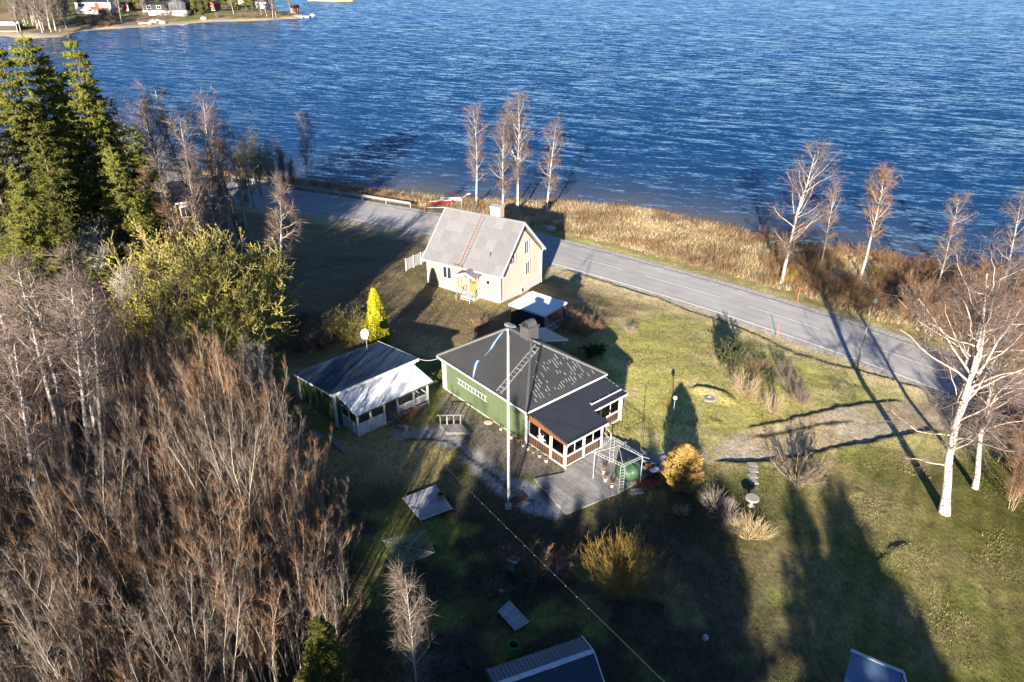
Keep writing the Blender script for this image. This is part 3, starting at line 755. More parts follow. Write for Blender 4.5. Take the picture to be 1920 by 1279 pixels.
PTS = [(0.0, -0.16), (0.0, -2.35), (0.0, VY), (1.7, VY), (VX, VY), (VX, VY2)]
for x, y in PTS[1:5]: post(x, y, zroof(y) - 0.03)
bay((0, -0.16), (0, -2.30), 2.25, 2.15, 9); bay((0, -2.40), (0, VY + 0.06), 2.12, zroof(VY) - 0.02, 5, mull=0)
bay((0.06, VY), (1.64, VY), zroof(VY) - 0.02, zroof(VY) - 0.02, 8); bay((1.76, VY), (VX - 0.06, VY), zroof(VY) - 0.02, zroof(VY) - 0.02, 8)
MB().bar((VX, VY, zroof(VY) - 0.1), (VX, VY2, zroof(VY2) - 0.1), 0.08, 0.12).build("beam", m_white, gh)
for x, y in ((4.75, VY2), (VX2, VY2)): post(x, y, zroof(y) - 0.03)
bay((4.82, VY2), (VX2 - 0.06, VY2), zroof(VY2) - 0.02, zroof(VY2) - 0.02, 9)
bay((VX2, VY2 + 0.06), (VX2, -0.15), zroof(VY2) - 0.02, vz0 - 0.1, 9)
# snow guard on the outer part of the verandah roof
MB().bar((VX + 0.45, -2.15, zroof(-2.15) + 0.16), (VX2 + 0.1, -2.15, zroof(-2.15) + 0.16), 0.03, 0.10).build("snow_guard", m_white, gh)
for i in range(4):
    x = VX + 0.6 + i * 0.9
    MB().bar((x, -2.15, zroof(-2.15) + 0.16), (x, -1.9, zroof(-1.9) + 0.05), 0.035).build("guard_bracket", m_white, gh)
# entry steps with handrails
for i in range(4):
    MB().box(VX + 0.12, VX + 1.20, VY2 - 0.28 * (i + 1), VY2 - 0.28 * i - 0.02, 0.10 - 0.01 - 0.12 * i - 0.04, 0.10 - 0.12 * i).build("step", m_grey_wood, gh)
for x in (VX + 0.10, VX + 1.25):
    m = MB(); m.bar((x, VY2, 1.0), (x, VY2 - 1.2, 0.55), 0.06); m.bar((x, VY2 - 1.2, -0.3), (x, VY2 - 1.2, 0.6), 0.07); m.bar((x, VY2 - 0.1, 0.45), (x, VY2 - 1.2, 0.05), 0.05)
    m.build("handrail", mk("pale_new_wood", (0.42, 0.33, 0.24), 0.8, 0.15, 3.0), gh)
# paper star hung in the window
st = MB(); P = []
for i in range(12):
    r = 0.42 if i % 2 == 0 else 0.15
    P.append((-0.075, -1.55 + r * math.cos(i * math.pi / 6), 1.35 + r * math.sin(i * math.pi / 6)))
st.slab(P, (-0.06, 0, 0))
def to_w(ob, p): return Matrix.Translation(ob.location) @ Matrix.Rotation(ob.rotation_euler.z, 4, 'Z') @ Vector(p)
star = st.build("star", m_white, None, gh.location, (0, 0, R(40.6)))
tag(star, "white paper star hanging in the verandah window", "star")
def local_thing(name, label, cat, p, parent=gh, rz=0.0, group=None):
    w = to_w(parent, p); return thing(name, label, cat, w, parent.rotation_euler.z + rz, group)
t = local_thing("garden_table", "white table standing inside the glazed verandah", "table", (1.1, -1.9, 0.14))
MB().box(-0.45, 0.45, -0.75, 0.75, 0.70, 0.74).build("table_top", m_white, t)
lg = MB().box(-0.03, 0.03, -0.03, 0.03, 0, 0.70).mesh("leg", m_white)
for x in (-0.38, 0.38):
    for y in (-0.68, 0.68): link("leg", lg, t, (x, y, 0))
def chair(label, p, rz, mat):
    c = local_thing("chair", label, "chair", p, rz=rz, group="chairs in the verandah")
    MB().box(-0.22, 0.22, -0.22, 0.22, 0.42, 0.46).build("seat", mat, c)
    MB().box(-0.22, 0.22, 0.18, 0.22, 0.50, 0.92).build("backrest", mat, c)
    for x in (-0.2, 0.2):
        for y in (-0.2, 0.2): MB().box(x - 0.02, x + 0.02, y - 0.02, y + 0.02, 0, 0.42).build("leg", mat, c)
chair("white chair seen through the verandah glass nearest the star", (0.45, -1.55, 0.14), R(90), m_white)
chair("white chair at the verandah table beside the house wall", (1.1, -0.85, 0.14), R(0), m_white)
chair("dark wooden chair at the outer end of the verandah table", (1.1, -2.95, 0.14), R(180), m_brown)
chair("white chair on the stepped back end of the verandah", (5.6, -1.2, 0.14), R(20), m_white)
# ------------------------------------------------------------------ yellow house
m_yel = mk("pale_yellow_boards", (0.37, 0.295, 0.21), 0.8, 0.10, 0.7, stretch=(3, 3, 0.35))
m_plin = mk("white_plaster_plinth", (0.52, 0.51, 0.50), 0.9, 0.1, 1.5)
m_fib = mk("pale_fibre_cement", (0.160, 0.160, 0.170), 0.75, 0.14, 0.8, objvar=0.12, col2=(0.135, 0.135, 0.145), c2scale=0.6)
m_rust = mk("rusty_red_steel", (0.20, 0.10, 0.08), 0.7, 0.2, 3.0)
YC = (-1.14, 65.8); YZ = -0.62
yh = thing("yellow_house", "tall pale yellow house with steep light grey roof beside the road", "house", (YC[0], YC[1], YZ), R(-30.5))
YL, YW = 8.5, 8.0            # local x runs from -YL to 0 along the front, y away to the lake
YE, YR = 2.95, 6.75; YM = YW / 2
MB().box(-YL - 0.03, 0.03, -0.03, YW + 0.03, -2.6, 0.16).build("plinth", m_plin, yh)
groove_wall("wall", m_yel, yh, (-YL, 0), (0, 0), 0.16, YE - 0.05, board=0.19, depth=0.007)
groove_wall("wall", m_yel, yh, (0, YW), (-YL, YW), 0.16, YE - 0.05, board=0.19, depth=0.007)
gtop = lambda t: YE - 0.15 + (YR - YE - 0.15) * (1 - abs(2 * t - 1))
m_gable_lit = mk("lit_gable_boards", (0.58, 0.50, 0.41), 0.8, 0.10, 0.7, stretch=(3, 3, 0.35))  # same boards as the front, paler: sunlight on the gable put into the colour
groove_wall("wall", m_gable_lit, yh, (0, 0), (0, YW), 0.16, YE, board=0.2, top=gtop, depth=0.007)
groove_wall("wall", m_yel, yh, (-YL, YW), (-YL, 0), 0.16, YE, board=0.2, top=gtop, depth=0.007)
for x in (-YL, 0):
    for y in (0, YW): MB().box(x - 0.09, x + 0.09, y - 0.09, y + 0.09, 0.1, YE - 0.2).build("corner_board", m_white, yh)
# sheeted roof: every sheet is its own piece
run = YM + 0.42; rise = YR - YE + 0.25; slp = math.hypot(run, rise)
nr, nc = 5, 9
x0, x1 = -YL - 0.40, 0.40; cw_ = (x1 - x0) / nc; rh = slp / nr
for sgn in (1, -1):
    V, Q = corr((0, 0, 0), (1, 0, 0), (0, 1, 0), 0, cw_, lambda u: 0.0, lambda u: rh + 0.12, pitch=cw_ / 7, amp=0.05, samples=3)
    n = len(V); sh_me = mesh_np("roof_sheet", np.concatenate([V, V - np.array([0, 0, .02])]), np.concatenate([Q, Q[:, ::-1] + n]), mats=[m_fib])
    yo = -0.42 if sgn > 0 else YW + 0.42
    for r_ in range(nr):
        for c_ in range(nc):
            f = r_ / nr
            q = link("roof_sheet", sh_me, yh)
            xx = x0 + c_ * cw_ if sgn > 0 else x0 + (c_ + 1) * cw_
            q.location = (xx, yo + sgn * run * f, YE - 0.25 + rise * f + 0.03 + 0.012 * r_)
            q.rotation_euler = Matrix(((sgn, 0, 0), (0, sgn * run / slp, 0), (0, 0, 1))).to_euler() if False else (math.atan2(rise, run) - 0.004, 0, 0 if sgn > 0 else math.pi)
MB().tube([(x0, YM, YR + 0.08), (x1, YM, YR + 0.08)], 0.12, 8).build("ridge_cap", m_fib, yh)
for x in (x0 - 0.02, x1 + 0.02):
    for y0 in (-0.42, YW + 0.42):
        MB().bar((x, y0, YE - 0.27), (x, YM, YR + 0.02), 0.04, 0.22).build("bargeboard", m_white, yh)
gg = MB()
for y0 in (-0.50, YW + 0.50): gg.tube([(x0, y0, YE - 0.22), (x1, y0, YE - 0.22)], 0.06, 6)
gg.build("gutter", m_white, yh)
MB().tube([(0.12, YW + 0.48, YE - 0.25), (0.12, YW + 0.12, YE - 0.6), (0.12, YW + 0.12, -1.0)], 0.05, 6).build("downpipe", m_white, yh)
MB().tube([(0.12, -0.48, YE - 0.25), (0.12, -0.12, YE - 0.6), (0.12, -0.12, 0.1)], 0.05, 6).build("downpipe", m_white, yh)
m_brick = bpy.data.materials.new("red_brick")
nt, N, L, Pn = nodes_of(m_brick); Pn.inputs["Roughness"].default_value = 0.9
bt = N.new("ShaderNodeTexBrick"); bt.inputs["Color1"].default_value = (0.42, 0.19, 0.12, 1); bt.inputs["Color2"].default_value = (0.36, 0.15, 0.10, 1); bt.inputs["Mortar"].default_value = (0.5, 0.45, 0.4, 1)
bt.inputs["Scale"].default_value = 4.0; L.new(bt.outputs[0], Pn.inputs["Base Color"])
cx = -3.05
chy = MB().box(cx - 0.55, cx + 0.55, YM + 0.15, YM + 0.95, YR - 1.2, YR + 0.95).build("chimney", m_brick, yh)
MB().box(cx - 0.62, cx + 0.62, YM + 0.08, YM + 1.02, YR + 0.95, YR + 1.07).build("chimney_cap", m_conc, chy)
def yslope(x, t, lift=0.14): return Vector((x, -0.42 + run * t - lift * rise / slp, YE - 0.25 + rise * t + lift * run / slp))
ladder("roof_ladder", m_rust, yh, yslope(-4.25, 0.06), yslope(-4.25, 0.98), 0.40, (1, 0, 0), 17, r=0.02)
pl = MB(); pl.bar(yslope(-4.9, 0.02, 0.3), yslope(-4.0, 0.02, 0.3), 0.05); pl.bar(yslope(-4.9, 0.02, 0.02), yslope(-4.9, 0.02, 0.55), 0.04); pl.bar(yslope(-4.5, 0.02, 0.02), yslope(-4.5, 0.02, 0.55), 0.04); pl.bar(yslope(-4.05, 0.02, 0.02), yslope(-4.05, 0.02, 0.55), 0.04)
pl.build("ladder_guard", m_rust, yh)
MB().tube([yslope(-1.65, 0.30, 0.0), yslope(-1.65, 0.30, 0.0) + Vector((0, 0, 0.5))], 0.05, 8).build("vent_pipe", m_black_metal, yh)
ladder("wall_ladder", m_rust, yh, (-4.6, -0.12, 0.4), (-4.6, -0.12, YE - 0.3), 0.40, (1, 0, 0), 8, r=0.015)
F_, U_ = (0, -1), (1, 0); G_, UG = (1, 0), (0, 1)
window(yh, (-6.15, -0.02, 1.72), U_, F_, 0.95, 1.15, 2, fr=0.16)
window(yh, (-1.35, -0.02, 1.72), U_, F_, 0.38, 0.42, 1, fr=0.10)
window(yh, (0.02, 2.35, 3.75), UG, G_, 0.70, 1.25, 2, fr=0.16)
window(yh, (0.02, 5.0, 3.95), UG, G_, 0.70, 1.25, 2, fr=0.16)
window(yh, (0.02, 5.25, 1.65), UG, G_, 0.70, 1.25, 2, fr=0.16)
window(yh, (0.04, 4.3, -0.42), UG, G_, 0.50, 0.42, 1, fr=0.08)
# door, porch roof and steps
dx = -3.05
MB().box(dx - 0.50, dx + 0.50, -0.10, -0.02, 0.22, 2.22).build("door", mk("ochre_door_paint", (0.30, 0.17, 0.06), 0.5, 0.1, 2.0), yh)
MB().box(dx - 0.62, dx + 0.62, -0.07, -0.02, 0.2, 2.34).build("door_frame", m_white, yh)
wr = MB(); wr.tube([(dx + 0.26 * math.cos(a), -0.14, 1.55 + 0.26 * math.sin(a)) for a in np.linspace(0, 2 * math.pi, 15)], 0.075, 6)
wreath = wr.build("door_wreath", mk("wreath_green", (0.05, 0.10, 0.03), 0.9, 0.3, 8.0), None, yh.location, (0, 0, R(-30.5)))
tag(wreath, "dark green wreath hanging on the ochre front door", "wreath")
for s in (-1, 1):
    MB().slab([(dx, -1.45, 2.86), (dx + s * 1.15, -1.45, 2.42), (dx + s * 1.15, 0.0, 2.42), (dx, 0.0, 2.86)], (0, 0, 0.05)).build("porch_roof", m_galv if False else m_fib, yh)
    MB().slab([(dx + s * 0.95, -1.3, 2.42), (dx + s * 0.95, -1.2, 2.42), (dx + s * 0.62, -0.05, 1.55), (dx + s * 0.62, -0.05, 1.42)], (0.06, 0, 0)).build("porch_bracket", m_white, yh)
MB().slab([(dx, -1.47, 2.84), (dx + 1.15, -1.47, 2.40), (dx + 1.15, -1.47, 2.28), (dx, -1.47, 2.66), (dx - 1.15, -1.47, 2.28), (dx - 1.15, -1.47, 2.40)], (0, 0.03, 0)).build("porch_fascia", m_white, yh)
MB().box(dx - 0.8, dx + 0.8, -1.1, -0.06, -0.3, 0.16).build("porch_step", m_conc, yh)
for i in range(3): MB().box(dx - 0.7, dx + 0.7, -1.1 - 0.3 * (i + 1), -1.1 - 0.3 * i - 0.01, -0.4, 0.02 - 0.13 * i).build("step", m_grey_wood, yh)
for s in (-1, 1):
    h = MB(); h.bar((dx + s * 0.78, -0.1, 0.95), (dx + s * 0.78, -1.1, 0.95), 0.06); h.bar((dx + s * 0.78, -1.1, 0.95), (dx + s * 0.78, -1.95, 0.55), 0.06)
    for y, z in ((-0.2, 0.95), (-1.1, 0.95), (-1.95, 0.55)): h.bar((dx + s * 0.78, y, -0.3), (dx + s * 0.78, y, z), 0.07)
    h.bar((dx + s * 0.78, -0.1, 0.5), (dx + s * 0.78, -1.1, 0.5), 0.05)
    h.build("handrail", m_grey_wood, yh)

# white board fence off the far end of the front
A = G(762, 508); B = G(803, 489)
fe = thing("board_fence", "short white board fence joining the far end of the yellow house", "fence", (A[0], A[1], 0))
nb = 22; zl = [gz(*(A + (B - A) * (i + .5) / nb)[:2]) for i in range(nb)]
ang = math.atan2(B[1] - A[1], B[0] - A[0]); Lf = float(np.linalg.norm((B - A)[:2]))
sm = MB().box(-Lf / nb * 0.42, Lf / nb * 0.42, -0.012, 0.012, 0.08, 1.35).mesh("slat", m_white)
for i in range(nb):
    p = (B - A) * (i + .5) / nb
    link("slat", sm, fe, (p[0], p[1], zl[i]), (0, 0, ang))
rl = MB()
for z in (0.35, 1.15): rl.bar((0 - 0.03 * math.sin(ang), 0.03 * math.cos(ang), zl[0] + z), (B[0] - A[0] - 0.03 * math.sin(ang), B[1] - A[1] + 0.03 * math.cos(ang), zl[-1] + z), 0.04, 0.09)
rl.build("rail", m_white, fe)
for t_ in (0.0, 0.33, 0.66, 1.0):
    p = (B - A) * t_; z = gz(A[0] + p[0], A[1] + p[1]); MB().box(p[0] - 0.045, p[0] + 0.045, p[1] - 0.045, p[1] + 0.045, z - 0.2, z + 1.42).build("post", m_white, fe)

# garden pavilion with a white roof
W0 = np.array([2.76, 58.2]); wz = gz(3.0, 59.5)
pv = thing("garden_pavilion", "small dark open pavilion with flat white tilted roof", "shed", (W0[0], W0[1], wz), R(142))
m_dkw = mk("dark_stained_boards", (0.045, 0.035, 0.03), 0.8, 0.25, 2.0, stretch=(4, 4, .5))
m_wroof = mk("white_roof_sheet", (0.80, 0.80, 0.80), 0.5, 0.05, 1.0)
# local x along the front edge towards the far corner, local -y back to the lake
hx, hy, hz_ = 3.6, -3.2, 1.6 - wz
MB().slab([(-0.15, 0.15, hz_ - 0.02), (hx + 0.15, 0.15, hz_ + 0.02), (hx + 0.15, hy - 0.15, hz_ + 0.02), (-0.15, hy - 0.15, hz_ - 0.02)], (0, 0, 0.06)).build("roof", m_wroof, pv)
gr_ = MB(); gr_.box(-0.17, hx + 0.17, 0.15, 0.18, hz_ - 0.12, hz_ + 0.0).box(-0.18, -0.15, hy - 0.15, 0.15, hz_ - 0.12, hz_ + 0.0); gr_.build("roof_edge", m_white_old, pv)
groove_wall("wall", m_dkw, pv, (hx, 0), (0.0, 0), 0, hz_ - 0.05)
groove_wall("wall", m_dkw, pv, (hx, hy), (hx, 0), 0, hz_ - 0.05)
MB().box(0, hx, hy, 0, 0.0, 0.12).build("floor", m_grey_wood, pv)
for p in ((0, hy), (hx, hy), (0, 0)): MB().box(p[0] - 0.06, p[0] + 0.06, p[1] - 0.06, p[1] + 0.06, 0, hz_ - 0.03).build("post", m_dkw, pv)
rr_ = MB(); rr_.bar((0, 0, 0.85), (0, hy, 0.85), 0.06); rr_.bar((0, 0, 0.25), (0, hy, 0.25), 0.05); rr_.build("rail", m_white_old, pv)
bl = MB().box(-0.02, 0.02, -0.025, 0.025, 0.25, 0.85).mesh("baluster", m_white_old)
for i in range(14): link("baluster", bl, pv, (0, hy * (i + .5) / 14, 0))
# ------------------------------------------------------------------ guest cottage with the pale verandah roof
AC = (-12.2, 43.3); AZ = gz(-11.5, 44.5)
an = thing("guest_cottage", "small green cottage with dark single slope roof and white verandah", "cottage", (AC[0], AC[1], AZ), R(43.5))
m_blue_roof = mk("dark_blue_sheet_roof", (0.020, 0.034, 0.060), 0.36, 0.2, 0.7, bump=0.002, bscale=5)
m_pale_roof = mk("pale_sheet_roof", (0.60, 0.62, 0.64), 0.42, 0.10, 0.8)
AX, AY = 6.8, 4.9
zt = lambda y: 2.80 - (y) * 0.12
MB().box(0, AX, 0, AY, -0.6, 0.08).build("plinth", m_conc, an)
groove_wall("wall", mk("mossy_green_boards", (0.10, 0.15, 0.055), 0.85, 0.35, 1.2, stretch=(3, 3, .4)), an, (0, AY), (0, 0.0), 0.05, 2.6, top=lambda t: 2.72 - 0.12 * AY * (1 - t))
groove_wall("wall", m_green, an, (0, 0), (AX, 0), 0.05, 2.66)
groove_wall("wall", m_green, an, (AX, 0), (AX, AY), 0.05, 2.6, top=lambda t: 2.72 - 0.12 * AY * t)
groove_wall("wall", m_green, an, (AX, AY), (0, AY), 0.05, 2.1)
for x, y, h in ((0, 0, 2.72), (0, AY, 2.12), (AX, 0, 2.72)): MB().box(x - 0.09, x + 0.09, y - 0.09, y + 0.09, 0, h).build("corner_board", m_white_old, an)
sheet("roof", m_blue_roof, an, (-0.25, -0.22, 2.80 + 0.03), (1, 0, 0), (0, 0.9929, -0.119), 0, AX + 0.55, lambda u: 0.0, lambda u: AY + 0.5, pitch=0.16, amp=0.03, samples=4, row=1.35, step=0.006)
MB().box(-0.27, AX + 0.32, -0.27, -0.225, 2.62, 2.84).build("fascia", m_white, an)
MB().slab([(-0.28, -0.22, 2.83), (-0.28, AY + 0.28, 2.23), (-0.28, AY + 0.28, 2.08), (-0.28, -0.22, 2.66)], (0.03, 0, 0)).build("verge_board", m_white_old, an)
MB().slab([(AX + 0.30, -0.22, 2.83), (AX + 0.30, AY + 0.28, 2.23), (AX + 0.30, AY + 0.28, 2.08), (AX + 0.30, -0.22, 2.66)], (0.03, 0, 0)).build("verge_board", m_white_old, an)
# verandah
vx0, vx1, vy = 0.43, 6.40, -2.05
cz0, cz1 = 2.52, 2.02; cs_ = (cz0 - cz1) / 2.45; cl = math.hypot(1, cs_)
sheet("verandah_roof", m_pale_roof, an, (vx0 - 0.25, -2.50, cz1), (1, 0, 0), (0, 1 / cl, cs_ / cl), 0, vx1 - vx0 + 0.5, lambda u: 0.0, lambda u: 2.42 * cl, pitch=0.12, amp=0.022, samples=3, row=1.3, step=0.006)
MB().box(vx0 - 0.25, vx1 + 0.25, -2.52, -2.49, cz1 - 0.09, cz1 - 0.005).build("eaves_board", m_black_metal, an)
MB().box(vx0, vx1, vy, -0.02, -0.35, 0.06).build("verandah_floor", m_grey_wood, an)
zc = lambda y: cz1 + cs_ * (y + 2.5)
xs_post = [vx0, 1.50, 2.60, 3.75, 5.15, vx1]
for x in xs_post: MB().box(x - 0.055, x + 0.055, vy - 0.055, vy + 0.055, -0.3, zc(vy) - 0.02).build("post", m_white, an)
MB().box(vx0, vx1, vy - 0.04, vy + 0.04, zc(vy) - 0.16, zc(vy) - 0.03).build("beam", m_white_old, an)
groove_wall("half_wall", m_white_old, an, (vx0, vy), (2.60, vy), -0.3, 0.95, board=0.14)
groove_wall("half_wall", m_white_old, an, (vx0, -0.05), (vx0, vy), -0.3, 0.95, board=0.14)
# window frames above the half walls
def fr_(a, b, z0, z1, n):
    a = Vector((*a, 0)); b = Vector((*b, 0)); m = MB()
    for z in (z0, z1): m.bar(a + Vector((0, 0, z)), b + Vector((0, 0, z)), 0.05)
    for i in range(n + 1): p = a.lerp(b, i / n); m.bar(p + Vector((0, 0, z0)), p + Vector((0, 0, z1)), 0.05)
    fo = m.build("window", m_white, an); d = (b - a).normalized()
    for i in range(n):
        p = a.lerp(b, i / n) + d * 0.03; q = a.lerp(b, (i + 1) / n) - d * 0.03
        MB().slab([p + Vector((0, 0, z0)), q + Vector((0, 0, z0)), q + Vector((0, 0, z1)), p + Vector((0, 0, z1))], Vector((-d.y * 0.008, d.x * 0.008, 0))).build("pane", m_glass, fo)
fr_((vx0 + .06, vy), (1.45, vy), 0.98, zc(vy) - 0.17, 1); fr_((1.55, vy), (2.55, vy), 0.98, zc(vy) - 0.17, 1)
fr_((vx0, -0.1), (vx0, vy + 0.06), 0.98, 1.72, 2)
# open railings with lattice
m_lat = MB()
for a, b in ((3.80, 5.10), (5.20, vx1 - 0.05)):
    for z in (0.18, 0.48, 0.92): MB().bar((a, vy, z), (b, vy, z), 0.05, 0.09).build("rail", m_white, an)
    n = 10
    la = MB()
    for i in range(n):
        x = a + (b - a) * (i + 0.5) / n; la.bar((x, vy, 0.50), (x, vy, 0.88), 0.035, 0.03)
    la.bar((a, vy, 0.62), (b, vy, 0.62), 0.03); la.bar((a, vy, 0.76), (b, vy, 0.76), 0.03)
    la.build("lattice", m_white_old, an)
for z in (0.18, 0.48, 0.92): MB().bar((vx1, vy, z), (vx1, 0, z), 0.05, 0.09).build("rail", m_white, an)
MB().box(4.3, 5.1, -0.08, -0.02, 0.1, 2.0).build("door", m_white_old, an)
window(an, (1.7, -0.03, 1.45), (1, 0), (0, -1), 0.9, 0.9, 2)
window(an, (AX + 0.02, 2.4, 1.4), (0, 1), (1, 0), 0.8, 0.9, 2)
st2 = MB()
for i in range(10): pass
P = []
for i in range(10):
    r = 0.20 if i % 2 == 0 else 0.08
    P.append((2.05 + r * math.cos(i * math.pi / 5), vy + 0.1, 1.35 + r * math.sin(i * math.pi / 5)))
tag(MB().slab(P, (0, 0.04, 0)).build("star", m_white, None, an.location, (0, 0, R(43.5))), "small pale star hanging in the cottage verandah window", "star")

# ------------------------------------------------------------------ dark sheds at the bottom edge of the picture
m_blue_metal = mk("blue_sheet_roof", (0.11, 0.19, 0.31), 0.30, 0.12, 0.8)
m_trim = mk("blue_white_trim", (0.55, 0.58, 0.62), 0.5, 0.1, 2.0)
# shed with ridge running towards the lake, seen at its gable end
S1 = at_z(1112, 1222, 2.7)
s1 = thing("garden_shed", "black boarded shed with dark ribbed roof and pale trim near the green barrel", "shed", (S1[0], S1[1], gz(S1[0], S1[1])), R(22))
zz1 = 2.7 - s1.location.z
# local x along the ridge (towards -x), gable at x=0
m_black = mk("black_boards", (0.012, 0.012, 0.013), 0.8, 0.3, 2.0, stretch=(4, 4, .5))
sheet("roof_slope", m_blue_roof, s1, (-4.6, 0, zz1), (1, 0, 0), (0, 0.966, -0.259), 0, 4.6, lambda u: 0.0, lambda u: 1.15, pitch=0.18, amp=0.03, samples=3)
sheet("roof_slope", m_blue_roof, s1, (-4.6, 0, zz1), (1, 0, 0), (0, -0.80, -0.60), 0, 4.6, lambda u: 0.0, lambda u: 2.4, pitch=0.18, amp=0.03, samples=3)
MB().bar((0.03, 0.0, zz1 - 0.02), (0.03, 1.12, zz1 - 0.32), 0.05, 0.16).build("bargeboard", m_trim, s1)
MB().bar((0.03, 0.0, zz1 - 0.02), (0.03, -1.95, zz1 - 1.46), 0.05, 0.16).build("bargeboard", m_trim, s1)
MB().bar((-4.6, 0, zz1 + 0.05), (0.03, 0, zz1 + 0.05), 0.22, 0.05).build("ridge_cap", m_trim, s1)
MB().slab([(-0.25, 0.95, -0.2), (-0.25, -1.75, -0.2), (-0.25, -1.75, zz1 - 1.35), (-0.25, 0, zz1 - 0.08), (-0.25, 0.95, zz1 - 0.33)], (0.06, 0, 0)).build("gable_wall", m_black, s1)
MB().box(-4.4, -0.26, 0.85, 0.93, -0.2, zz1 - 0.35).build("wall", m_black, s1)
MB().box(-4.4, -0.26, -1.75, -1.67, -0.2, zz1 - 1.38).build("wall", m_black, s1)
# shed with the blue roof
S2 = at_z(1596, 1222, 2.3)
s2 = thing("blue_roof_shed", "small shed with blue ribbed metal roof standing on the lawn edge", "shed", (S2[0], S2[1], gz(S2[0], S2[1])), R(-31))
zz2 = 2.3 - s2.location.z
sheet("roof_slope", m_blue_metal, s2, (0, 0.0, zz2), (1, 0, 0), (0, -0.97, -0.24), 0, 2.05, lambda u: 0.0, lambda u: 2.9, pitch=0.115, amp=0.02, samples=3, row=1.1, step=0.012) if False else None
V, Q = corr((0, 0, zz2), (0, -1, 0), (0.985, 0, -0.03), 0, 2.9, lambda u: 0.0, lambda u: 2.08, 0.125, 0.022, 3)
link("roof_slope", mesh_np("roof_slope", np.concatenate([V, V - np.array([0, 0, .03])]), np.concatenate([Q, Q[:, ::-1] + len(V)]), mats=[m_blue_metal]), s2)
MB().bar((-0.04, 0.05, zz2 + 0.02), (2.1, 0.05, zz2 - 0.03), 0.12, 0.10).build("roof_trim", m_trim, s2)
MB().bar((2.1, 0.05, zz2 - 0.03), (2.62, -0.9, zz2 - 0.55), 0.10, 0.10).build("roof_trim", m_trim, s2)
MB().slab([(2.08, 0.0, zz2 - 0.06), (2.66, -0.9, zz2 - 0.60), (2.66, -2.9, zz2 - 0.60), (2.08, -2.9, zz2 - 0.06)], (0, 0, 0.03)).build("roof_slope", m_blue_roof, s2)
MB().box(0.15, 2.3, -2.9, -0.15, -0.3, zz2 - 0.62).build("wall", m_black, s2)
MB().slab([(0.15, -0.15, zz2 - 0.62), (2.3, -0.15, zz2 - 0.62), (2.05, -0.15, zz2 - 0.1), (0.15, -0.15, zz2 - 0.06)], (0, -0.06, 0)).build("gable_wall", m_black, s2)
# ------------------------------------------------------------------ plant generator
def unit(a): return a / np.maximum(np.linalg.norm(a, axis=-1, keepdims=True), 1e-9)
def grow(rng, p0, d0, L, r0, nseg, up=0.0, jit=0.1, tip=0.15):
    """polylines: start points, directions, lengths, base radii -> points (n, nseg+1, 3), radii (n, nseg+1)"""
    n = len(p0); P = np.zeros((n, nseg + 1, 3)); P[:, 0] = p0; d = unit(d0); st = (np.asarray(L) / nseg)[:, None]
    for k in range(nseg):
        d = unit(d + np.array([0, 0, up]) + rng.normal(0, jit, (n, 3)))
        P[:, k + 1] = P[:, k] + d * st
    rr = np.asarray(r0)[:, None] * np.linspace(1, tip, nseg + 1)[None, :]
    return P, rr
def spawn(rng, P, rr, per, t0, t1, ang, angj, even=False):
    """per children on every polyline: positions, directions, parent radius and parameter"""
    n, m, _ = P.shape; idx = np.repeat(np.arange(n), per)
    if even: t = np.tile((np.arange(per) + 0.5) / per, n) + rng.uniform(-.4, .4, n * per) / per
    else: t = rng.random(n * per)
    t = t0 + (t1 - t0) * np.clip(t, 0, 1)
    f = t * (m - 1); k = np.minimum(f.astype(int), m - 2); w = (f - k)[:, None]
    pos = P[idx, k] * (1 - w) + P[idx, k + 1] * w
    d = unit(P[idx, k + 1] - P[idx, k]); rad = rr[idx, k] * (1 - w[:, 0]) + rr[idx, k + 1] * w[:, 0]
    a = unit(np.cross(d, rng.normal(size=d.shape))); th = np.radians(rng.normal(ang, angj, len(d)))[:, None]
    return pos, unit(d * np.cos(th) + a * np.sin(th)), rad, t, idx
def tubes(P, rr, sides):
    n, m, _ = P.shape
    d = unit(P[:, -1] - P[:, 0]); ref = np.where(np.abs(d[:, 2:3]) < 0.8, np.array([[0, 0, 1.0]]), np.array([[1.0, 0, 0]]))
    x = unit(np.cross(d, ref)); y = np.cross(d, x)
    a = 2 * np.pi * np.arange(sides) / sides
    ring = x[:, None, None] * np.cos(a)[None, None, :, None] + y[:, None, None] * np.sin(a)[None, None, :, None]
    V = P[:, :, None, :] + ring * rr[:, :, None, None]
    b = (np.arange(n) * m * sides)[:, None, None]; i = (np.arange(m - 1) * sides)[None, :, None]; k = np.arange(sides)[None, None, :]; k2 = (np.arange(sides) + 1) % sides
    k2 = k2[None, None, :]
    Q = np.stack([b + i + k, b + i + k2, b + i + sides + k2, b + i + sides + k], -1)
    return V.reshape(-1, 3), Q.reshape(-1, 4)
def spikes(rng, pos, d, L, w, flat=0.5):
    """three-sided tapering slivers; flat squashes them into leaf or needle sprays"""
    n = len(pos); d = unit(d); x = unit(np.cross(d, rng.normal(size=d.shape))); y = np.cross(d, x)
    L = np.broadcast_to(L, (n,))[:, None]; w = np.broadcast_to(w, (n,))[:, None]
    A = pos + x * w; B = pos - x * w; Cc = pos + d * L * 0.3 + y * w * flat; D = pos + d * L
    V = np.stack([A, B, Cc, D], 1).reshape(-1, 3); b = np.arange(n)[:, None] * 4
    T = np.stack([b + np.array([0, 2, 3]), b + np.array([2, 1, 3]), b + np.array([1, 0, 3])], 1).reshape(-1, 3)
    return V, T
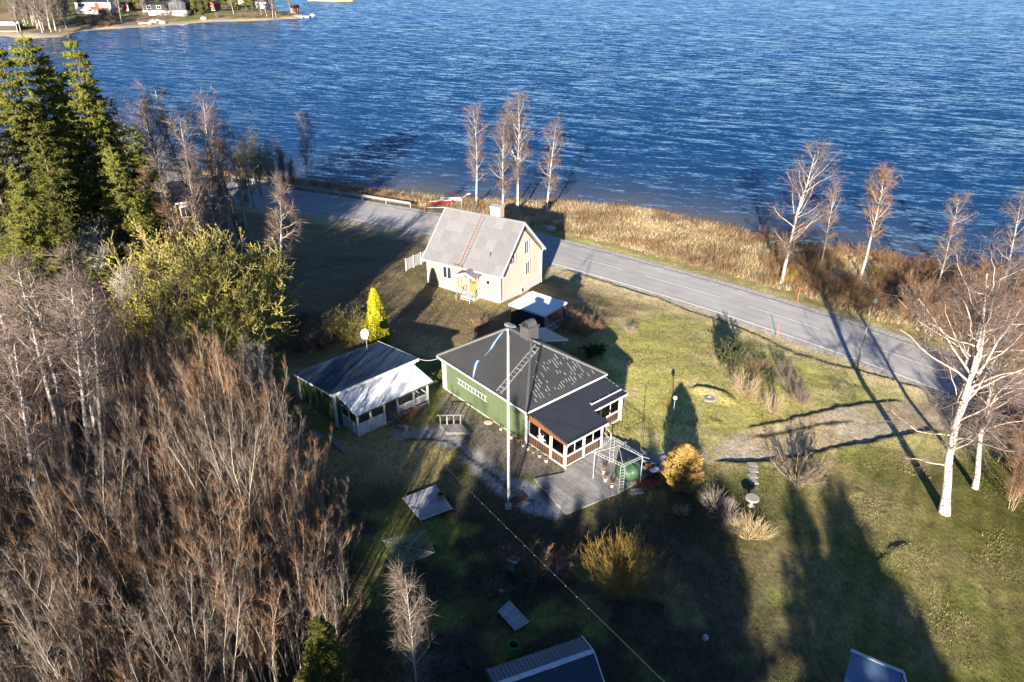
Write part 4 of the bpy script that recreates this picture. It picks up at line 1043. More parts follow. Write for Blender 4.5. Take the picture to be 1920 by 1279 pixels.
class Acc:
    def __init__(s): s.V = []; s.Q = []; s.T = []; s.qm = []; s.tm = []; s.n = 0
    def tub(s, P, rr, sides, m=0):
        V, Q = tubes(P, rr, sides); s.V.append(V); s.Q.append(Q + s.n); s.qm.append(np.full(len(Q), m)); s.n += len(V)
    def spk(s, rng, pos, d, L, w, m=0, flat=0.5):
        V, T = spikes(rng, pos, d, L, w, flat); s.V.append(V); s.T.append(T + s.n); s.tm.append(np.full(len(T), m)); s.n += len(V)
    def mesh(s, name, mats):
        q = np.concatenate(s.Q) if s.Q else None; t = np.concatenate(s.T) if s.T else None
        qm = np.concatenate(s.qm) if s.qm else None; tm = np.concatenate(s.tm) if s.tm else None
        return mesh_np(name, np.concatenate(s.V), q, t, mats, qm, tm, smooth=False)

m_birch = bark_birch()
m_birch_dim = bark_birch("old_birch_bark", (0.42, 0.37, 0.33), (0.05, 0.04, 0.035), 0.55)
m_limb = mk("pale_limb_bark", (0.44, 0.37, 0.32), 0.85, 0.2, 4.0)
m_twig = mk("purple_brown_twigs", (0.170, 0.125, 0.108), 0.9, 0.2, 2.0, island=0.3, objvar=0.18)
m_twig_or = mk("rust_brown_twigs", (0.22, 0.125, 0.070), 0.9, 0.2, 2.0, island=0.3, objvar=0.2)
m_twig_thk = mk("thicket_twigs", (0.178, 0.138, 0.112), 0.9, 0.25, 2.0, island=0.35, objvar=0.25)
m_stem = mk("grey_brown_bark", (0.28, 0.245, 0.20), 0.9, 0.3, 3.0, island=0.25, objvar=0.25)
m_stem_w = mk("silver_dead_bark", (0.40, 0.37, 0.34), 0.9, 0.2, 3.0, island=0.2)
m_spruce_bark = mk("spruce_bark", (0.14, 0.10, 0.075), 0.95, 0.3, 4.0)
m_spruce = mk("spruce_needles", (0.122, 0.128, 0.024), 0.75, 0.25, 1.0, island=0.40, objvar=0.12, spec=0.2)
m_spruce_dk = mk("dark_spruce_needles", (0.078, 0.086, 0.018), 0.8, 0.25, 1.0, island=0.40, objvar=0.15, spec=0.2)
m_thuja = mk("golden_green_scales", (0.29, 0.27, 0.012), 0.75, 0.15, 2.0, island=0.35, spec=0.2)
m_gold = mk("golden_yellow_needles", (0.40, 0.265, 0.08), 0.8, 0.15, 2.0, island=0.35, spec=0.2)
m_catkin = mk("yellow_green_catkins", (0.36, 0.325, 0.070), 0.85, 0.25, 1.0, island=0.40, objvar=0.1, spec=0.2)
m_dkgreen = mk("dark_juniper_green", (0.060, 0.068, 0.030), 0.85, 0.25, 1.0, island=0.35, spec=0.2)
m_straw = mk("dry_straw", (0.48, 0.37, 0.21), 0.9, 0.2, 0.5, island=0.35)
m_straw_br = mk("brown_dry_stalks", (0.24, 0.15, 0.075), 0.9, 0.25, 0.5, island=0.35)
m_willow_y = mk("yellow_willow_rods", (0.36, 0.24, 0.05), 0.85, 0.2, 1.0, island=0.35)
m_tan = mk("pale_tan_twigs", (0.34, 0.25, 0.165), 0.9, 0.2, 1.0, island=0.3)
m_olive = mk("olive_bud_haze", (0.17, 0.155, 0.06), 0.9, 0.25, 1.0, island=0.35)

def birch_mesh(seed, h, r=0.16, limbs=26, sub=8, twig=9, spread=0.24, low=0.22, bark=None, limbm=None, twigm=None, forks=0, wig=0.035, tw=0.013, droop=-0.10, lup=0.13, ljit=0.10, lang=48):
    """trunk mesh and crown mesh (limbs, branches, fine twigs)"""
    rng = np.random.default_rng(seed); tr = Acc(); cr = Acc()
    P, rr = grow(rng, np.zeros((1, 3)), np.array([[rng.normal(0, .02), rng.normal(0, .02), 1.0]]), [h], [r], 12, 0.06, wig, 0.10)
    P[:, 0, 2] -= 0.3
    rr[:, 0] *= 1.35
    tr.tub(P, rr, 8)
    stems_P, stems_r = [P], [rr]
    for f in range(forks):
        t = rng.uniform(0.42, 0.68); k = t * 12; i = int(k)
        pos = P[0, i]; L = h * (1 - t) * rng.uniform(0.75, 0.98); a = rng.uniform(0, 2 * np.pi)
        d = np.array([[math.cos(a) * .45, math.sin(a) * .45, 1.0]])
        P2, r2 = grow(rng, pos[None], d, [L], [rr[0, i] * .72], 12, 0.07, 0.07, 0.12); tr.tub(P2, r2, 6); stems_P.append(P2); stems_r.append(r2)
    SP = np.concatenate(stems_P); SR = np.concatenate(stems_r)
    pos, d, rad, t, idx = spawn(rng, SP[:1], SR[:1], limbs, low, 0.97, lang, 9, True)
    if forks:
        b = spawn(rng, SP[1:], SR[1:], max(6, limbs // 3), 0.15, 0.95, 42, 9, True)
        pos, d, rad, t = np.concatenate([pos, b[0]]), np.concatenate([d, b[1]]), np.concatenate([rad, b[2]]), np.concatenate([t, 0.4 + 0.6 * b[3]])
    prof = np.sin(np.clip((t - low) / (1 - low), 0, 1) * np.pi * 0.80 + 0.45)
    L = h * spread * (0.35 + 0.75 * prof) * rng.uniform(0.6, 1.15, len(t))
    P1, r1 = grow(rng, pos, d, L, np.minimum(rad * 0.55, 0.012 * L + 0.012), 6, lup, ljit, 0.25)
    cr.tub(P1, r1, 5, 0)
    pos, d, rad, t2, idx = spawn(rng, P1, r1, sub, 0.15, 1.0, 38, 14)
    L2 = L[idx] * (0.52 - 0.25 * t2) * rng.uniform(0.6, 1.3, len(t2)) + 0.25
    P2, r2 = grow(rng, pos, d, L2, np.minimum(rad * 0.6, 0.014), 4, 0.05, 0.16, 0.4)
    cr.tub(P2, r2, 3, 1)
    pos, d, rad, t3, idx = spawn(rng, P2, r2, twig, 0.05, 1.0, 40, 18)
    d = unit(d + np.array([0, 0, droop]))
    L3 = rng.uniform(0.35, 0.95, len(t3)) * (0.5 + 0.06 * h)
    cr.spk(rng, pos, d, L3, tw * 1.05, 1, 0.9)
    return tr.mesh("trunk", [bark or m_birch]), cr.mesh("crown", [limbm or m_limb, twigm or m_twig])

def sapling_mesh(seed, h, stems=3, twigm=None, bark=None, fine=1.0, spreadk=0.12, ang=24, leaf=None, foot=0.25, thin=1.0):
    """several slender stems from one root with upswept twigs"""
    rng = np.random.default_rng(seed); tr = Acc(); cr = Acc()
    a = rng.uniform(0, 2 * np.pi, stems); lean = rng.uniform(0.02, 0.20, stems); q = rng.uniform(0.3, 1, stems) * foot
    p0 = np.stack([np.cos(a) * q, np.sin(a) * q, np.full(stems, -0.2)], 1)
    d0 = np.stack([np.cos(a) * lean, np.sin(a) * lean, np.ones(stems)], 1)
    hs = h * rng.uniform(0.62, 1.0, stems)
    P, rr = grow(rng, p0, d0, hs, (0.016 + 0.0045 * hs) * (0.6 + 0.4 * thin), 10, 0.05, 0.05, 0.12)
    tr.tub(P, rr, 6)
    n1_ = int(18 * fine)
    pos, d, rad, t, idx = spawn(rng, P, rr, n1_, 0.25, 0.99, ang + 10, 9, True)
    L = hs[idx] * (0.30 - 0.20 * t) * rng.uniform(0.5, 1.3, len(t)) * (spreadk / 0.12)
    P1, r1 = grow(rng, pos, d, L, np.minimum(rad * 0.5, 0.018 * thin), 5, 0.12, 0.07, 0.3)
    cr.tub(P1, r1, 4, 0)
    pos, d, rad, t2, idx2 = spawn(rng, P1, r1, 5, 0.15, 1.0, ang + 6, 10)
    L2 = L[idx2] * (0.60 - 0.25 * t2) * rng.uniform(0.6, 1.3, len(t2)) + 0.15
    P2, r2 = grow(rng, pos, d, L2, np.full(len(t2), 0.009 * thin), 3, 0.09, 0.10, 0.5)
    cr.tub(P2, r2, 3, 1)
    pos, d, rad, t3, idx3 = spawn(rng, P2, r2, 4, 0.1, 1.0, ang + 8, 13)
    cr.spk(rng, pos, unit(d + np.array([0, 0, 0.12])), rng.uniform(0.2, 0.6, len(t3)), 0.0066 * thin, 1, 0.9)
    mats = [bark or m_stem, twigm or m_twig_thk]
    if leaf:
        pos, d, rad, t4, _ = spawn(rng, P2, r2, 5, 0.1, 1.0, 60, 25)
        cr.spk(rng, pos, d, rng.uniform(0.05, 0.11, len(t4)), 0.022, 2, 0.8); mats.append(leaf)
    return tr.mesh("trunk", [bark or m_stem]), cr.mesh("crown", mats)

def bush_mesh(seed, h, w, stems=26, twigm=None, stemm=None, leaf=None, leafn=6, leafl=(0.05, 0.12), leafw=0.02, sub=6, sub2=4, curve=0.06, r=0.014, leaf_all=False, base=0.15):
    rng = np.random.default_rng(seed); st = Acc(); cr = Acc()
    a = rng.uniform(0, 2 * np.pi, stems); q = np.sqrt(rng.random(stems))
    p0 = np.stack([np.cos(a) * q * w * base, np.sin(a) * q * w * base, np.full(stems, -0.1)], 1)
    lean = q * w / h * 0.9
    d0 = np.stack([np.cos(a) * lean, np.sin(a) * lean, np.ones(stems)], 1)
    L = np.sqrt(h * h + (q * w * 0.5) ** 2) * rng.uniform(0.65, 1.0, stems)
    P, rr = grow(rng, p0, d0, L, np.full(stems, r), 6, curve, 0.10, 0.4); st.tub(P, rr, 4)
    pos, d, rad, t, idx = spawn(rng, P, rr, sub, 0.2, 1.0, 32, 12)
    L1 = L[idx] * (0.40 - 0.22 * t) * rng.uniform(0.6, 1.3, len(t))
    P1, r1 = grow(rng, pos, d, L1, np.full(len(t), r * 0.55), 3, 0.06, 0.14, 0.5); cr.tub(P1, r1, 3, 0)
    pos, d, rad, t2, idx2 = spawn(rng, P1, r1, sub2, 0.1, 1.0, 36, 14)
    P2, r2 = grow(rng, pos, d, L1[idx2] * rng.uniform(0.3, 0.7, len(t2)), np.full(len(t2), r * 0.36), 1, 0.05, 0.15, 0.4); cr.tub(P2, r2, 3, 0)
    mats = [twigm or m_tan]
    if leaf:
        for PP, RR in ((P2, r2),) + (((P1, r1),) if leaf_all else ()):
            pos, d, rad, t3, _ = spawn(rng, PP, RR, leafn, 0.05, 1.0, 50, 25)
            cr.spk(rng, pos, d, rng.uniform(*leafl, len(t3)), leafw, 1, 0.8)
        mats.append(leaf)
    return st.mesh("stems", [stemm or twigm or m_tan]), cr.mesh("crown", mats)

def spruce_mesh(seed, h, R0, mat, n_br=230, gap=0.0, low=0.05, dens=1.0, ragged=0.25, fat=1.0):
    rng = np.random.default_rng(seed); tr = Acc(); cr = Acc()
    P, rr = grow(rng, np.zeros((1, 3)), np.array([[0, 0, 1.0]]), [h], [0.012 * h + 0.05], 10, 0.1, 0.01, 0.06); P[:, 0, 2] -= 0.4
    tr.tub(P, rr, 7)
    t = low + (0.985 - low) * np.sort(rng.random(n_br)) ** 0.92
    whorl = np.round(t * h / (0.028 * h + 0.12)) * (0.028 * h + 0.12) / h; t = np.clip(0.65 * whorl + 0.35 * t, low, 0.99)
    az = rng.uniform(0, 2 * np.pi, n_br)
    side = 1 + ragged * np.sin(az * 2 + rng.uniform(0, 6)) * np.sin(t * 9 + rng.uniform(0, 6))
    L = R0 * (1 - t) ** 0.75 * rng.uniform(0.6, 1.1, n_br) * side + 0.15
    f = t * 10; k = np.minimum(f.astype(int), 9); w = (f - k)[:, None]; pos = P[0, k] * (1 - w) + P[0, k + 1] * w
    slope = 0.55 * t - 0.12 + rng.normal(0, .08, n_br)
    d = np.stack([np.cos(az), np.sin(az), slope], 1)
    nseg = 5; B = np.zeros((n_br, nseg + 1, 3)); B[:, 0] = pos; dd = unit(d)
    for j in range(nseg):
        B[:, j + 1] = B[:, j] + dd * (L / nseg)[:, None]
        dd = unit(dd + np.array([0, 0, -0.16 if j < 2 else 0.13]) + rng.normal(0, .05, (n_br, 3)))
    rb = np.minimum(0.010 * L + 0.006, 0.04)[:, None] * np.linspace(1, .3, nseg + 1)
    cr.tub(B, rb, 3, 1)
    # side sprays
    per = int(15 * dens)
    pos, d, rad, tt, idx = spawn(rng, B, rb, per, 0.12, 1.0, 52, 12, True)
    d = unit(d * np.array([1, 1, 0.45]) + np.array([0, 0, -0.10]))
    Ls = np.clip(L[idx] * (0.46 - 0.25 * tt), 0.10, 0.9) * rng.uniform(0.7, 1.2, len(tt))
    S, rs_ = grow(rng, pos, d, Ls, np.full(len(tt), 0.008), 2, -0.10, 0.10, 0.5)
    # needle shoots on the sprays and on the branch itself
    per2 = max(3, int(7 * dens))
    pos, d, rad, t4, id4 = spawn(rng, S, rs_, per2, 0.0, 1.0, 38, 14, True)
    cr.spk(rng, pos, unit(d + np.array([0, 0, -0.10])), np.clip(Ls[id4] * 0.55, 0.10, 0.34) * fat ** .5 * rng.uniform(.7, 1.3, len(t4)), (0.030 + 0.007 * min(h, 20) / 10) * fat, 0, 0.9)
    pos, d, rad, t5, id5 = spawn(rng, B, rb, int(7 * dens), 0.2, 1.0, 25, 15)
    cr.spk(rng, pos, unit(d + np.array([0, 0, 0.1])), rng.uniform(0.14, 0.32, len(t5)) * fat ** .5, 0.046 * fat, 0, 0.9)
    # leader
    pos, d, rad, t6, _ = spawn(rng, P, rr, 60, 0.90, 1.0, 45, 15)
    cr.spk(rng, pos, d, rng.uniform(0.12, 0.3, 60), 0.035, 0, 0.9)
    return tr.mesh("trunk", [m_spruce_bark]), cr.mesh("crown", [mat, m_spruce_bark])

def cone_bush_mesh(seed, h, w, mat, n=5200, shape='column', L=(0.10, 0.26), ww=0.035):
    """dense conifer: upright sprays over a rounded column, with a stem inside"""
    rng = np.random.default_rng(seed); tr = Acc(); cr = Acc()
    P, rr = grow(rng, np.zeros((1, 3)), np.array([[0, 0, 1.0]]), [h * .95], [0.05], 5, 0.1, 0.02, 0.2); P[:, 0, 2] -= 0.2; tr.tub(P, rr, 6)
    t = rng.random(n) ** (0.85); az = rng.uniform(0, 2 * np.pi, n)
    if shape == 'column': rad = w / 2 * np.minimum(1.0, (t * 9 + .55)) * np.clip(1 - t ** 1.7, 0.0, 1) ** 0.72
    else: rad = w / 2 * np.sqrt(np.clip(1 - (2 * t - 0.92) ** 2, 0, 1)) * np.where(t > .6, np.clip(1.18 - 0.62 * (t - .3), .3, 1), 1)
    lump = 1 + 0.16 * np.sin(az * 5 + t * 11) + 0.10 * np.sin(az * 9 - t * 23) + rng.normal(0, .05, n)
    rad = rad * lump * np.where(rng.random(n) < 0.75, rng.uniform(0.86, 1.03, n), rng.uniform(0.4, 0.85, n))
    pos = np.stack([rad * np.cos(az), rad * np.sin(az), 0.05 + t * h * 0.96], 1)
    d = np.stack([np.cos(az) * 0.75, np.sin(az) * 0.75, np.full(n, 0.9)], 1) + rng.normal(0, .25, (n, 3))
    cr.spk(rng, pos, d, rng.uniform(*L, n), ww, 0, 0.9)
    return tr.mesh("trunk", [m_spruce_bark]), cr.mesh("crown", [mat])

def tuft_mesh(seed, n, h, spread, mat, arch=0.5, w=0.010):
    rng = np.random.default_rng(seed); ac = Acc()
    a = rng.uniform(0, 2 * np.pi, n); q = np.sqrt(rng.random(n))
    p0 = np.stack([np.cos(a) * q * spread * .3, np.sin(a) * q * spread * .3, np.full(n, -0.03)], 1)
    d0 = np.stack([np.cos(a) * q * arch, np.sin(a) * q * arch, np.ones(n)], 1)
    P, rr = grow(rng, p0, d0, h * rng.uniform(.6, 1.1, n), np.full(n, w), 4, -0.12 * arch, 0.08, 0.25)
    P[:, :, 2] = np.maximum(P[:, :, 2], 0.0); ac.tub(P, rr, 3); return ac.mesh("blades", [mat])

def plant(name, label, cat, meshes, x, y, rz=0.0, s=1.0, sz=None, group=None, tilt=(0, 0), z=None, names=("trunk", "crown")):
    t = thing(name, label, cat, (x, y, gz(x, y) if z is None else z), 0, group)
    t.rotation_euler = (tilt[0], tilt[1], rz); t.scale = (s, s, sz or s)
    for nm, me in zip(names, meshes): link(nm, me, t)
    return t
def at_top(xt, yt, Y):
    p = at_y(xt, yt, Y); return p[0], p[2]
# ------------------------------------------------------------------ birches along the lake
LAKE = [birch_mesh(11, 14.0, 0.17, 26, 9, 9, 0.17), birch_mesh(12, 13.0, 0.16, 24, 8, 9, 0.19, forks=2), birch_mesh(13, 12.0, 0.15, 26, 8, 9, 0.17), birch_mesh(14, 14.5, 0.20, 30, 9, 9, 0.25, low=0.18, tw=0.012)]
LAKE_H = [14.0, 13.0, 12.0, 14.5]
m_tw2 = m_twig_or
TAN = birch_mesh(15, 12.0, 0.15, 28, 8, 10, 0.17, low=0.34, twigm=m_twig_or)
def lake_birch(px, top, proto, label, lean=0.0, sw=1.0, rz=None):
    b = G(*px)
    # height from the top pixel at the same depth
    t = at_y(top[0], top[1], b[1]); h = t[2] - b[2]
    k = h / (LAKE_H[proto] if proto < 4 else 12.0)
    tilt = math.atan2(t[0] - b[0], h)
    o = plant("birch_tree", label, "birch", LAKE[proto] if proto < 4 else TAN, b[0], b[1], 0.0, k * sw, k, "birches along the lake shore", z=b[2])
    o.rotation_euler = Matrix.Rotation(tilt, 3, 'Y').to_euler()
    return o
lake_birch((893, 382), (890, 203), 0, "slim white birch left of the clump behind the yellow house chimney")
lake_birch((942, 408), (935, 238), 2, "shorter birch of the clump, nearest the yellow house roof ridge")
lake_birch((970, 397), (975, 186), 1, "tallest birch of the clump by the lake, forked into several stems")
lake_birch((1023, 402), (1034, 235), 2, "birch at the right edge of the four-tree lake clump")
lake_birch((575, 345), (572, 213), 0, "lone thin birch at the shore beside the guard rail")
lake_birch((1466, 531), (1508, 280), 3, "largest lakeside birch with wide spreading limbs beside the road")
lake_birch((1538, 502), (1563, 348), 2, "thin birch just behind the widest lakeside birch", sw=0.8)
lake_birch((1614, 520), (1665, 320), 4, "lakeside birch with tan compact pointed crown")
lake_birch((1754, 556), (1795, 368), 0, "grey crowned lakeside birch, second from the picture's right edge")
lake_birch((1872, 567), (1912, 375), 2, "lakeside birch cut by the right edge of the picture")

# ------------------------------------------------------------------ the two big birches on the lawn
BIG = birch_mesh(21, 15.5, 0.29, 26, 11, 11, 0.30, low=0.22, forks=3, wig=0.06, tw=0.009, droop=-0.08, lup=0.045, ljit=0.20, lang=62)
b = G(1772, 962); t = at_y(1900, 520, b[1])
o = plant("birch_tree", "big white birch standing on the lawn with thick forked trunk", "birch", BIG, b[0], b[1], 0.0, (t[2] - b[2]) / 15.5 * 1.0, z=b[2], group="birches on the lawn")
o.rotation_euler = (Matrix.Rotation(math.atan2(t[0] - b[0], t[2] - b[2]), 3, 'Y') @ Matrix.Rotation(0.6, 3, 'Z')).to_euler()
BIG2 = birch_mesh(22, 13.0, 0.20, 24, 10, 10, 0.27, low=0.25, forks=2, wig=0.06, tw=0.009, droop=-0.08, lup=0.05, ljit=0.18, lang=58)
b = G(1828, 915); t = at_y(1915, 600, b[1])
o = plant("birch_tree", "thinner white birch behind the big lawn birch", "birch", BIG2, b[0], b[1], 0.0, (t[2] - b[2]) / 13.0, z=b[2], group="birches on the lawn")
o.rotation_euler = Matrix.Rotation(math.atan2(t[0] - b[0], t[2] - b[2]), 3, 'Y').to_euler()

# ------------------------------------------------------------------ spruces on the left
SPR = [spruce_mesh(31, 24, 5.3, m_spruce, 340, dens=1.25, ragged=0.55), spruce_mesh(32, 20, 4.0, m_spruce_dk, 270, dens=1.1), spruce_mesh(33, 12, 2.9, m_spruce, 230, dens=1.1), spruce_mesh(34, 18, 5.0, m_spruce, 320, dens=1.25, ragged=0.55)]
SPH = [24, 20, 12, 18]
def spruce(xt, yt, Y, pr, label, wide=1.0, rz=0.0):
    x, zt_ = at_top(xt, yt, Y); g = gz(x, Y); k = (zt_ - g) / SPH[pr]
    return plant("spruce_tree", label, "spruce", SPR[pr], x, Y, rz, k * wide, k, "spruces in the wood", z=g)
spruce(138, 62, 67, 0, "tallest spruce, its ragged top against the lake", 0.95, 0.4)
spruce(38, 62, 66, 3, "tall spruce with a broken looking top left of the tallest one", 0.9, 2.0)
spruce(-15, 75, 62, 0, "tall spruce cut by the left edge of the picture", 1.0, 3.3)
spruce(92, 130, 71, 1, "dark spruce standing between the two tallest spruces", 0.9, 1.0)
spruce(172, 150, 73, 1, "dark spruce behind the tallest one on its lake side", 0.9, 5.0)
spruce(205, 270, 61, 3, "broad sunlit spruce in front of the tall ones", 0.92, 4.1)
spruce(22, 305, 53, 3, "sunlit spruce lowest at the left edge", 0.95, 0.9)
spruce(250, 270, 69, 2, "small yellow green spruce beside the broad sunlit one", 0.9, 2.6)
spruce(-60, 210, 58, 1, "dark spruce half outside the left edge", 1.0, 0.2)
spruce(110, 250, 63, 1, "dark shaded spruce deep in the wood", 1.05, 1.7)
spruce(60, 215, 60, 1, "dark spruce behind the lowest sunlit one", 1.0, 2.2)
spruce(590, 1150, 20.5, 2, "small bright spruce at the bottom edge of the thicket", 1.05, 0.5)

# ------------------------------------------------------------------ bare birches between the spruces and the road
MID = [birch_mesh(41, 14.0, 0.16, 22, 7, 6, 0.17, low=0.30, forks=1, wig=0.06, bark=m_birch_dim), birch_mesh(42, 13.0, 0.16, 24, 7, 6, 0.16, low=0.22, twigm=m_twig_thk, bark=m_birch_dim), birch_mesh(43, 12.0, 0.14, 26, 7, 6, 0.20, low=0.15, twigm=m_twig_or, bark=m_stem, limbm=m_stem)]
MH = [14.0, 13.0, 12.0]
mid = [(255, 200, 78, 0), (308, 168, 84, 0), (365, 178, 82, 0), (340, 235, 74, 1), (395, 240, 86, 1), (282, 262, 72, 1), (430, 255, 92, 2), (312, 300, 68, 1), (225, 225, 80, 1), (372, 300, 73, 2), (410, 275, 80, 2),
       (345, 330, 66, 0), (300, 345, 64, 1), (385, 345, 70, 1), (265, 330, 68, 2), (240, 300, 72, 2), (440, 300, 90, 1), (330, 215, 88, 2), (275, 205, 88, 2), (395, 215, 95, 2), (455, 262, 100, 2), (500, 265, 104, 1), (365, 375, 66, 1), (320, 390, 62, 2)]
ORD = ["first", "second", "third", "fourth", "fifth", "sixth", "seventh", "eighth", "ninth", "tenth", "eleventh", "twelfth"]
rank = {}
for row, lo_, hi_ in (("front", 0, 71), ("middle", 71, 81.5), ("rear", 81.5, 999)):
    for k_, i in enumerate(sorted([i for i, m_ in enumerate(mid) if lo_ <= m_[2] < hi_], key=lambda i: mid[i][0])): rank[i] = (row, k_)
for i, (xt, yt, Y, pr) in enumerate(mid):
    x, zt_ = at_top(xt, yt, Y); g = gz(x, Y); k = (zt_ - g) / MH[pr]
    plant("bare_tree", "%s bare tree from the spruces in the %s row before the road" % (ORD[rank[i][1]], rank[i][0]), "tree", MID[pr], x, Y, i * 1.7, k, None, "bare trees between the spruces and the road", z=g, tilt=(0.03 * math.sin(i * 2.1), 0.04 * math.cos(i * 1.3)))
# shore trees by the guard rail
SHO = [sapling_mesh(51, 9.0, 9, m_olive, m_stem, 1.2, 0.16, leaf=m_olive), sapling_mesh(52, 8.0, 9, m_twig, mk("dark_wet_bark", (0.06, 0.05, 0.05), 0.9, 0.3, 3.0), 1.1, 0.14)]
for xt, yt, Y, pr, lab in [(470, 245, 106, 0, "olive green budding tree clump at the end of the guard rail"), (445, 262, 103, 0, "second olive budding clump, nearer the road bend"), (498, 270, 108, 0, "third olive budding clump, beside the dark bare clump"),
                           (520, 262, 112, 1, "dark bare clump of thin stems at the water's edge"), (542, 290, 111, 1, "smaller dark bare clump nearest the lone shore birch")]:
    x, zt_ = at_top(xt, yt, Y); g = gz(x, Y); k = (zt_ - g) / (9.0 if pr == 0 else 8.0)
    plant("shore_tree", lab, "tree", SHO[pr], x, Y, xt * .1, k, None, "tree clumps at the shore by the guard rail", z=g)
# lone column birch in front of the dark meadow
COLB = birch_mesh(61, 13.0, 0.17, 36, 8, 8, 0.12, low=0.06, wig=0.03, bark=m_birch_dim, twigm=m_twig)
b = G(524, 602); t = at_y(515, 338, b[1])
o = plant("birch_tree", "lone narrow birch with mossy lower trunk beside the dark meadow", "birch", COLB, b[0], b[1], 0, (t[2] - b[2]) / 13.0, z=b[2])
o.rotation_euler = Matrix.Rotation(math.atan2(t[0] - b[0], t[2] - b[2]), 3, 'Y').to_euler()

# ------------------------------------------------------------------ yellow willow and dead tree
WIL = [bush_mesh(71, 6.0, 4.6, 70, m_tan, m_stem, m_catkin, 13, (0.06, 0.13), 0.028, 9, 6, 0.05, 0.030, True), bush_mesh(72, 5.0, 4.0, 60, m_tan, m_stem, m_catkin, 13, (0.06, 0.13), 0.028, 9, 6, 0.05, 0.026, True)]
for i, (xt, yt, Y, pr, s) in enumerate([(330, 452, 57, 0, .95), (400, 470, 55, 0, .95), (430, 535, 51, 1, .9), (365, 530, 52, 0, .85), (305, 520, 53, 1, .9), (398, 590, 48.5, 1, .8), (355, 480, 58, 0, .9), (445, 500, 54, 1, .85)]):
    x, zt_ = at_top(xt, yt, Y); g = gz(x, Y); k = (zt_ - g) / (6.0 if pr == 0 else 5.0)
    plant("flowering_willow", ["yellow green willow highest up under the bare trees", "yellow green willow in the middle, broadest crown", "yellow green willow nearest the cottage roof", "yellow green willow low between the others", "yellow green willow beside the sunlit spruce", "small yellow willow lowest of the group", "yellow green willow at the back below the bare birches", "yellow green willow closest to the utility pole"][i], "willow", WIL[pr], x, Y, i * 1.1, k * s, k, "flowering willows", z=g, names=("stems", "crown"))
DEAD = birch_mesh(75, 8.0, 0.16, 22, 7, 4, 0.34, low=0.2, forks=3, wig=0.12, bark=m_stem_w, limbm=m_stem_w, twigm=m_stem_w, droop=0.05)
for xt, yt, Y, lab in [(165, 452, 56, "silvery dead tree with crooked bare limbs under the spruces"), (235, 520, 53, "second silvery dead tree, lower down beside the willow")]:
    x, zt_ = at_top(xt, yt, Y); g = gz(x, Y); plant("dead_tree", lab, "tree", DEAD, x, Y, xt * .05, (zt_ - g) / 8.0, z=g)

# ------------------------------------------------------------------ thicket
TH = [sapling_mesh(80 + i, h, st, m_twig_thk if i % 5 else m_twig_or, m_stem, 0.85, 0.085, 13, foot=0.75, thin=0.75) for i, (h, st) in enumerate([(9.5, 9), (8.5, 10), (10.8, 8), (7.5, 10), (9.8, 8), (8.2, 11)])]
TH_GREY = sapling_mesh(95, 8.0, 4, m_stem_w, m_stem_w, 1.0, 0.17, 26)
rngT = np.random.default_rng(77)
cand = []
edge_x = np.array([(12, -6.0), (20, -7.2), (24, -8.0), (28, -8.2), (32, -9.5), (36, -12.5), (40, -15.0), (44, -17.2), (48, -19.5), (52, -21.0), (56, -22.5), (62, -24)])
tries = 0
while len(cand) < 292 and tries < 60000:
    tries += 1
    y = rngT.uniform(13, 60); xe = np.interp(y, edge_x[:, 0], edge_x[:, 1]); xl = -0.72 * y - 11
    if y > 50: xl = -34
    x = rngT.uniform(max(xl, -46), xe)
    md = 1.0 + 0.016 * y
    if all((x - a) ** 2 + (y - b_) ** 2 > md * md for a, b_ in cand): cand.append((x, y))
CZ = height(np.array([c[0] for c in cand]), np.array([c[1] for c in cand]))
keep_clear = []
for bx_, by_ in ((132, 890), (145, 880), (180, 940), (185, 890), (198, 890), (200, 850), (88, 1040), (60, 850), (170, 810)):
    g_ = G(bx_, by_); keep_clear.append((g_[0], g_[1], 4.0, 0.8))
sx_, _z = at_top(590, 1150, 20.5); keep_clear.append((sx_, 20.5, 9.0, 1.6)); sun_clear = (sx_, 20.5)
for i, (x, y) in enumerate(cand):
    if any(by_ - dd < y < by_ + 0.8 and abs(x - bx_ * y / by_) < wd_ for bx_, by_, dd, wd_ in keep_clear): continue
    if y < 21 and abs(x - (sun_clear[0] - (sun_clear[1] - y) * 0.203)) < 3.0: continue
    xe = np.interp(y, edge_x[:, 0], edge_x[:, 1]); e = min(1, (xe - x) / 5 + 0.62)
    pr = rngT.integers(0, 6); s = rngT.uniform(0.72, 1.05) * e * (0.88 if y > 46 else 1.0)
    m = TH[pr]; nm, lb = "bare_sapling", "brown leafless sapling clump in the dense thicket by the garden"
    plant(nm, lb, "sapling", m, x, y, rngT.uniform(0, 6.28), s, None, "saplings in the thicket", z=float(CZ[i]), tilt=(rngT.normal(0, .05), rngT.normal(0, .05)))
# the pale ones that stand out
for xt, yt, Y, lab in [(520, 800, 35, "pale silvery bare tree standing out above the thicket edge"), (470, 640, 45, "pale grey bare tree below the yellow willows"), (350, 540, 52, "pale bare tree between the willow crowns")]:
    x, zt_ = at_top(xt, yt, Y); g = gz(x, Y); plant("pale_sapling", lab, "tree", TH_GREY, x, Y, xt * .1, (zt_ - g) / 8.0 * 1.05, z=g)
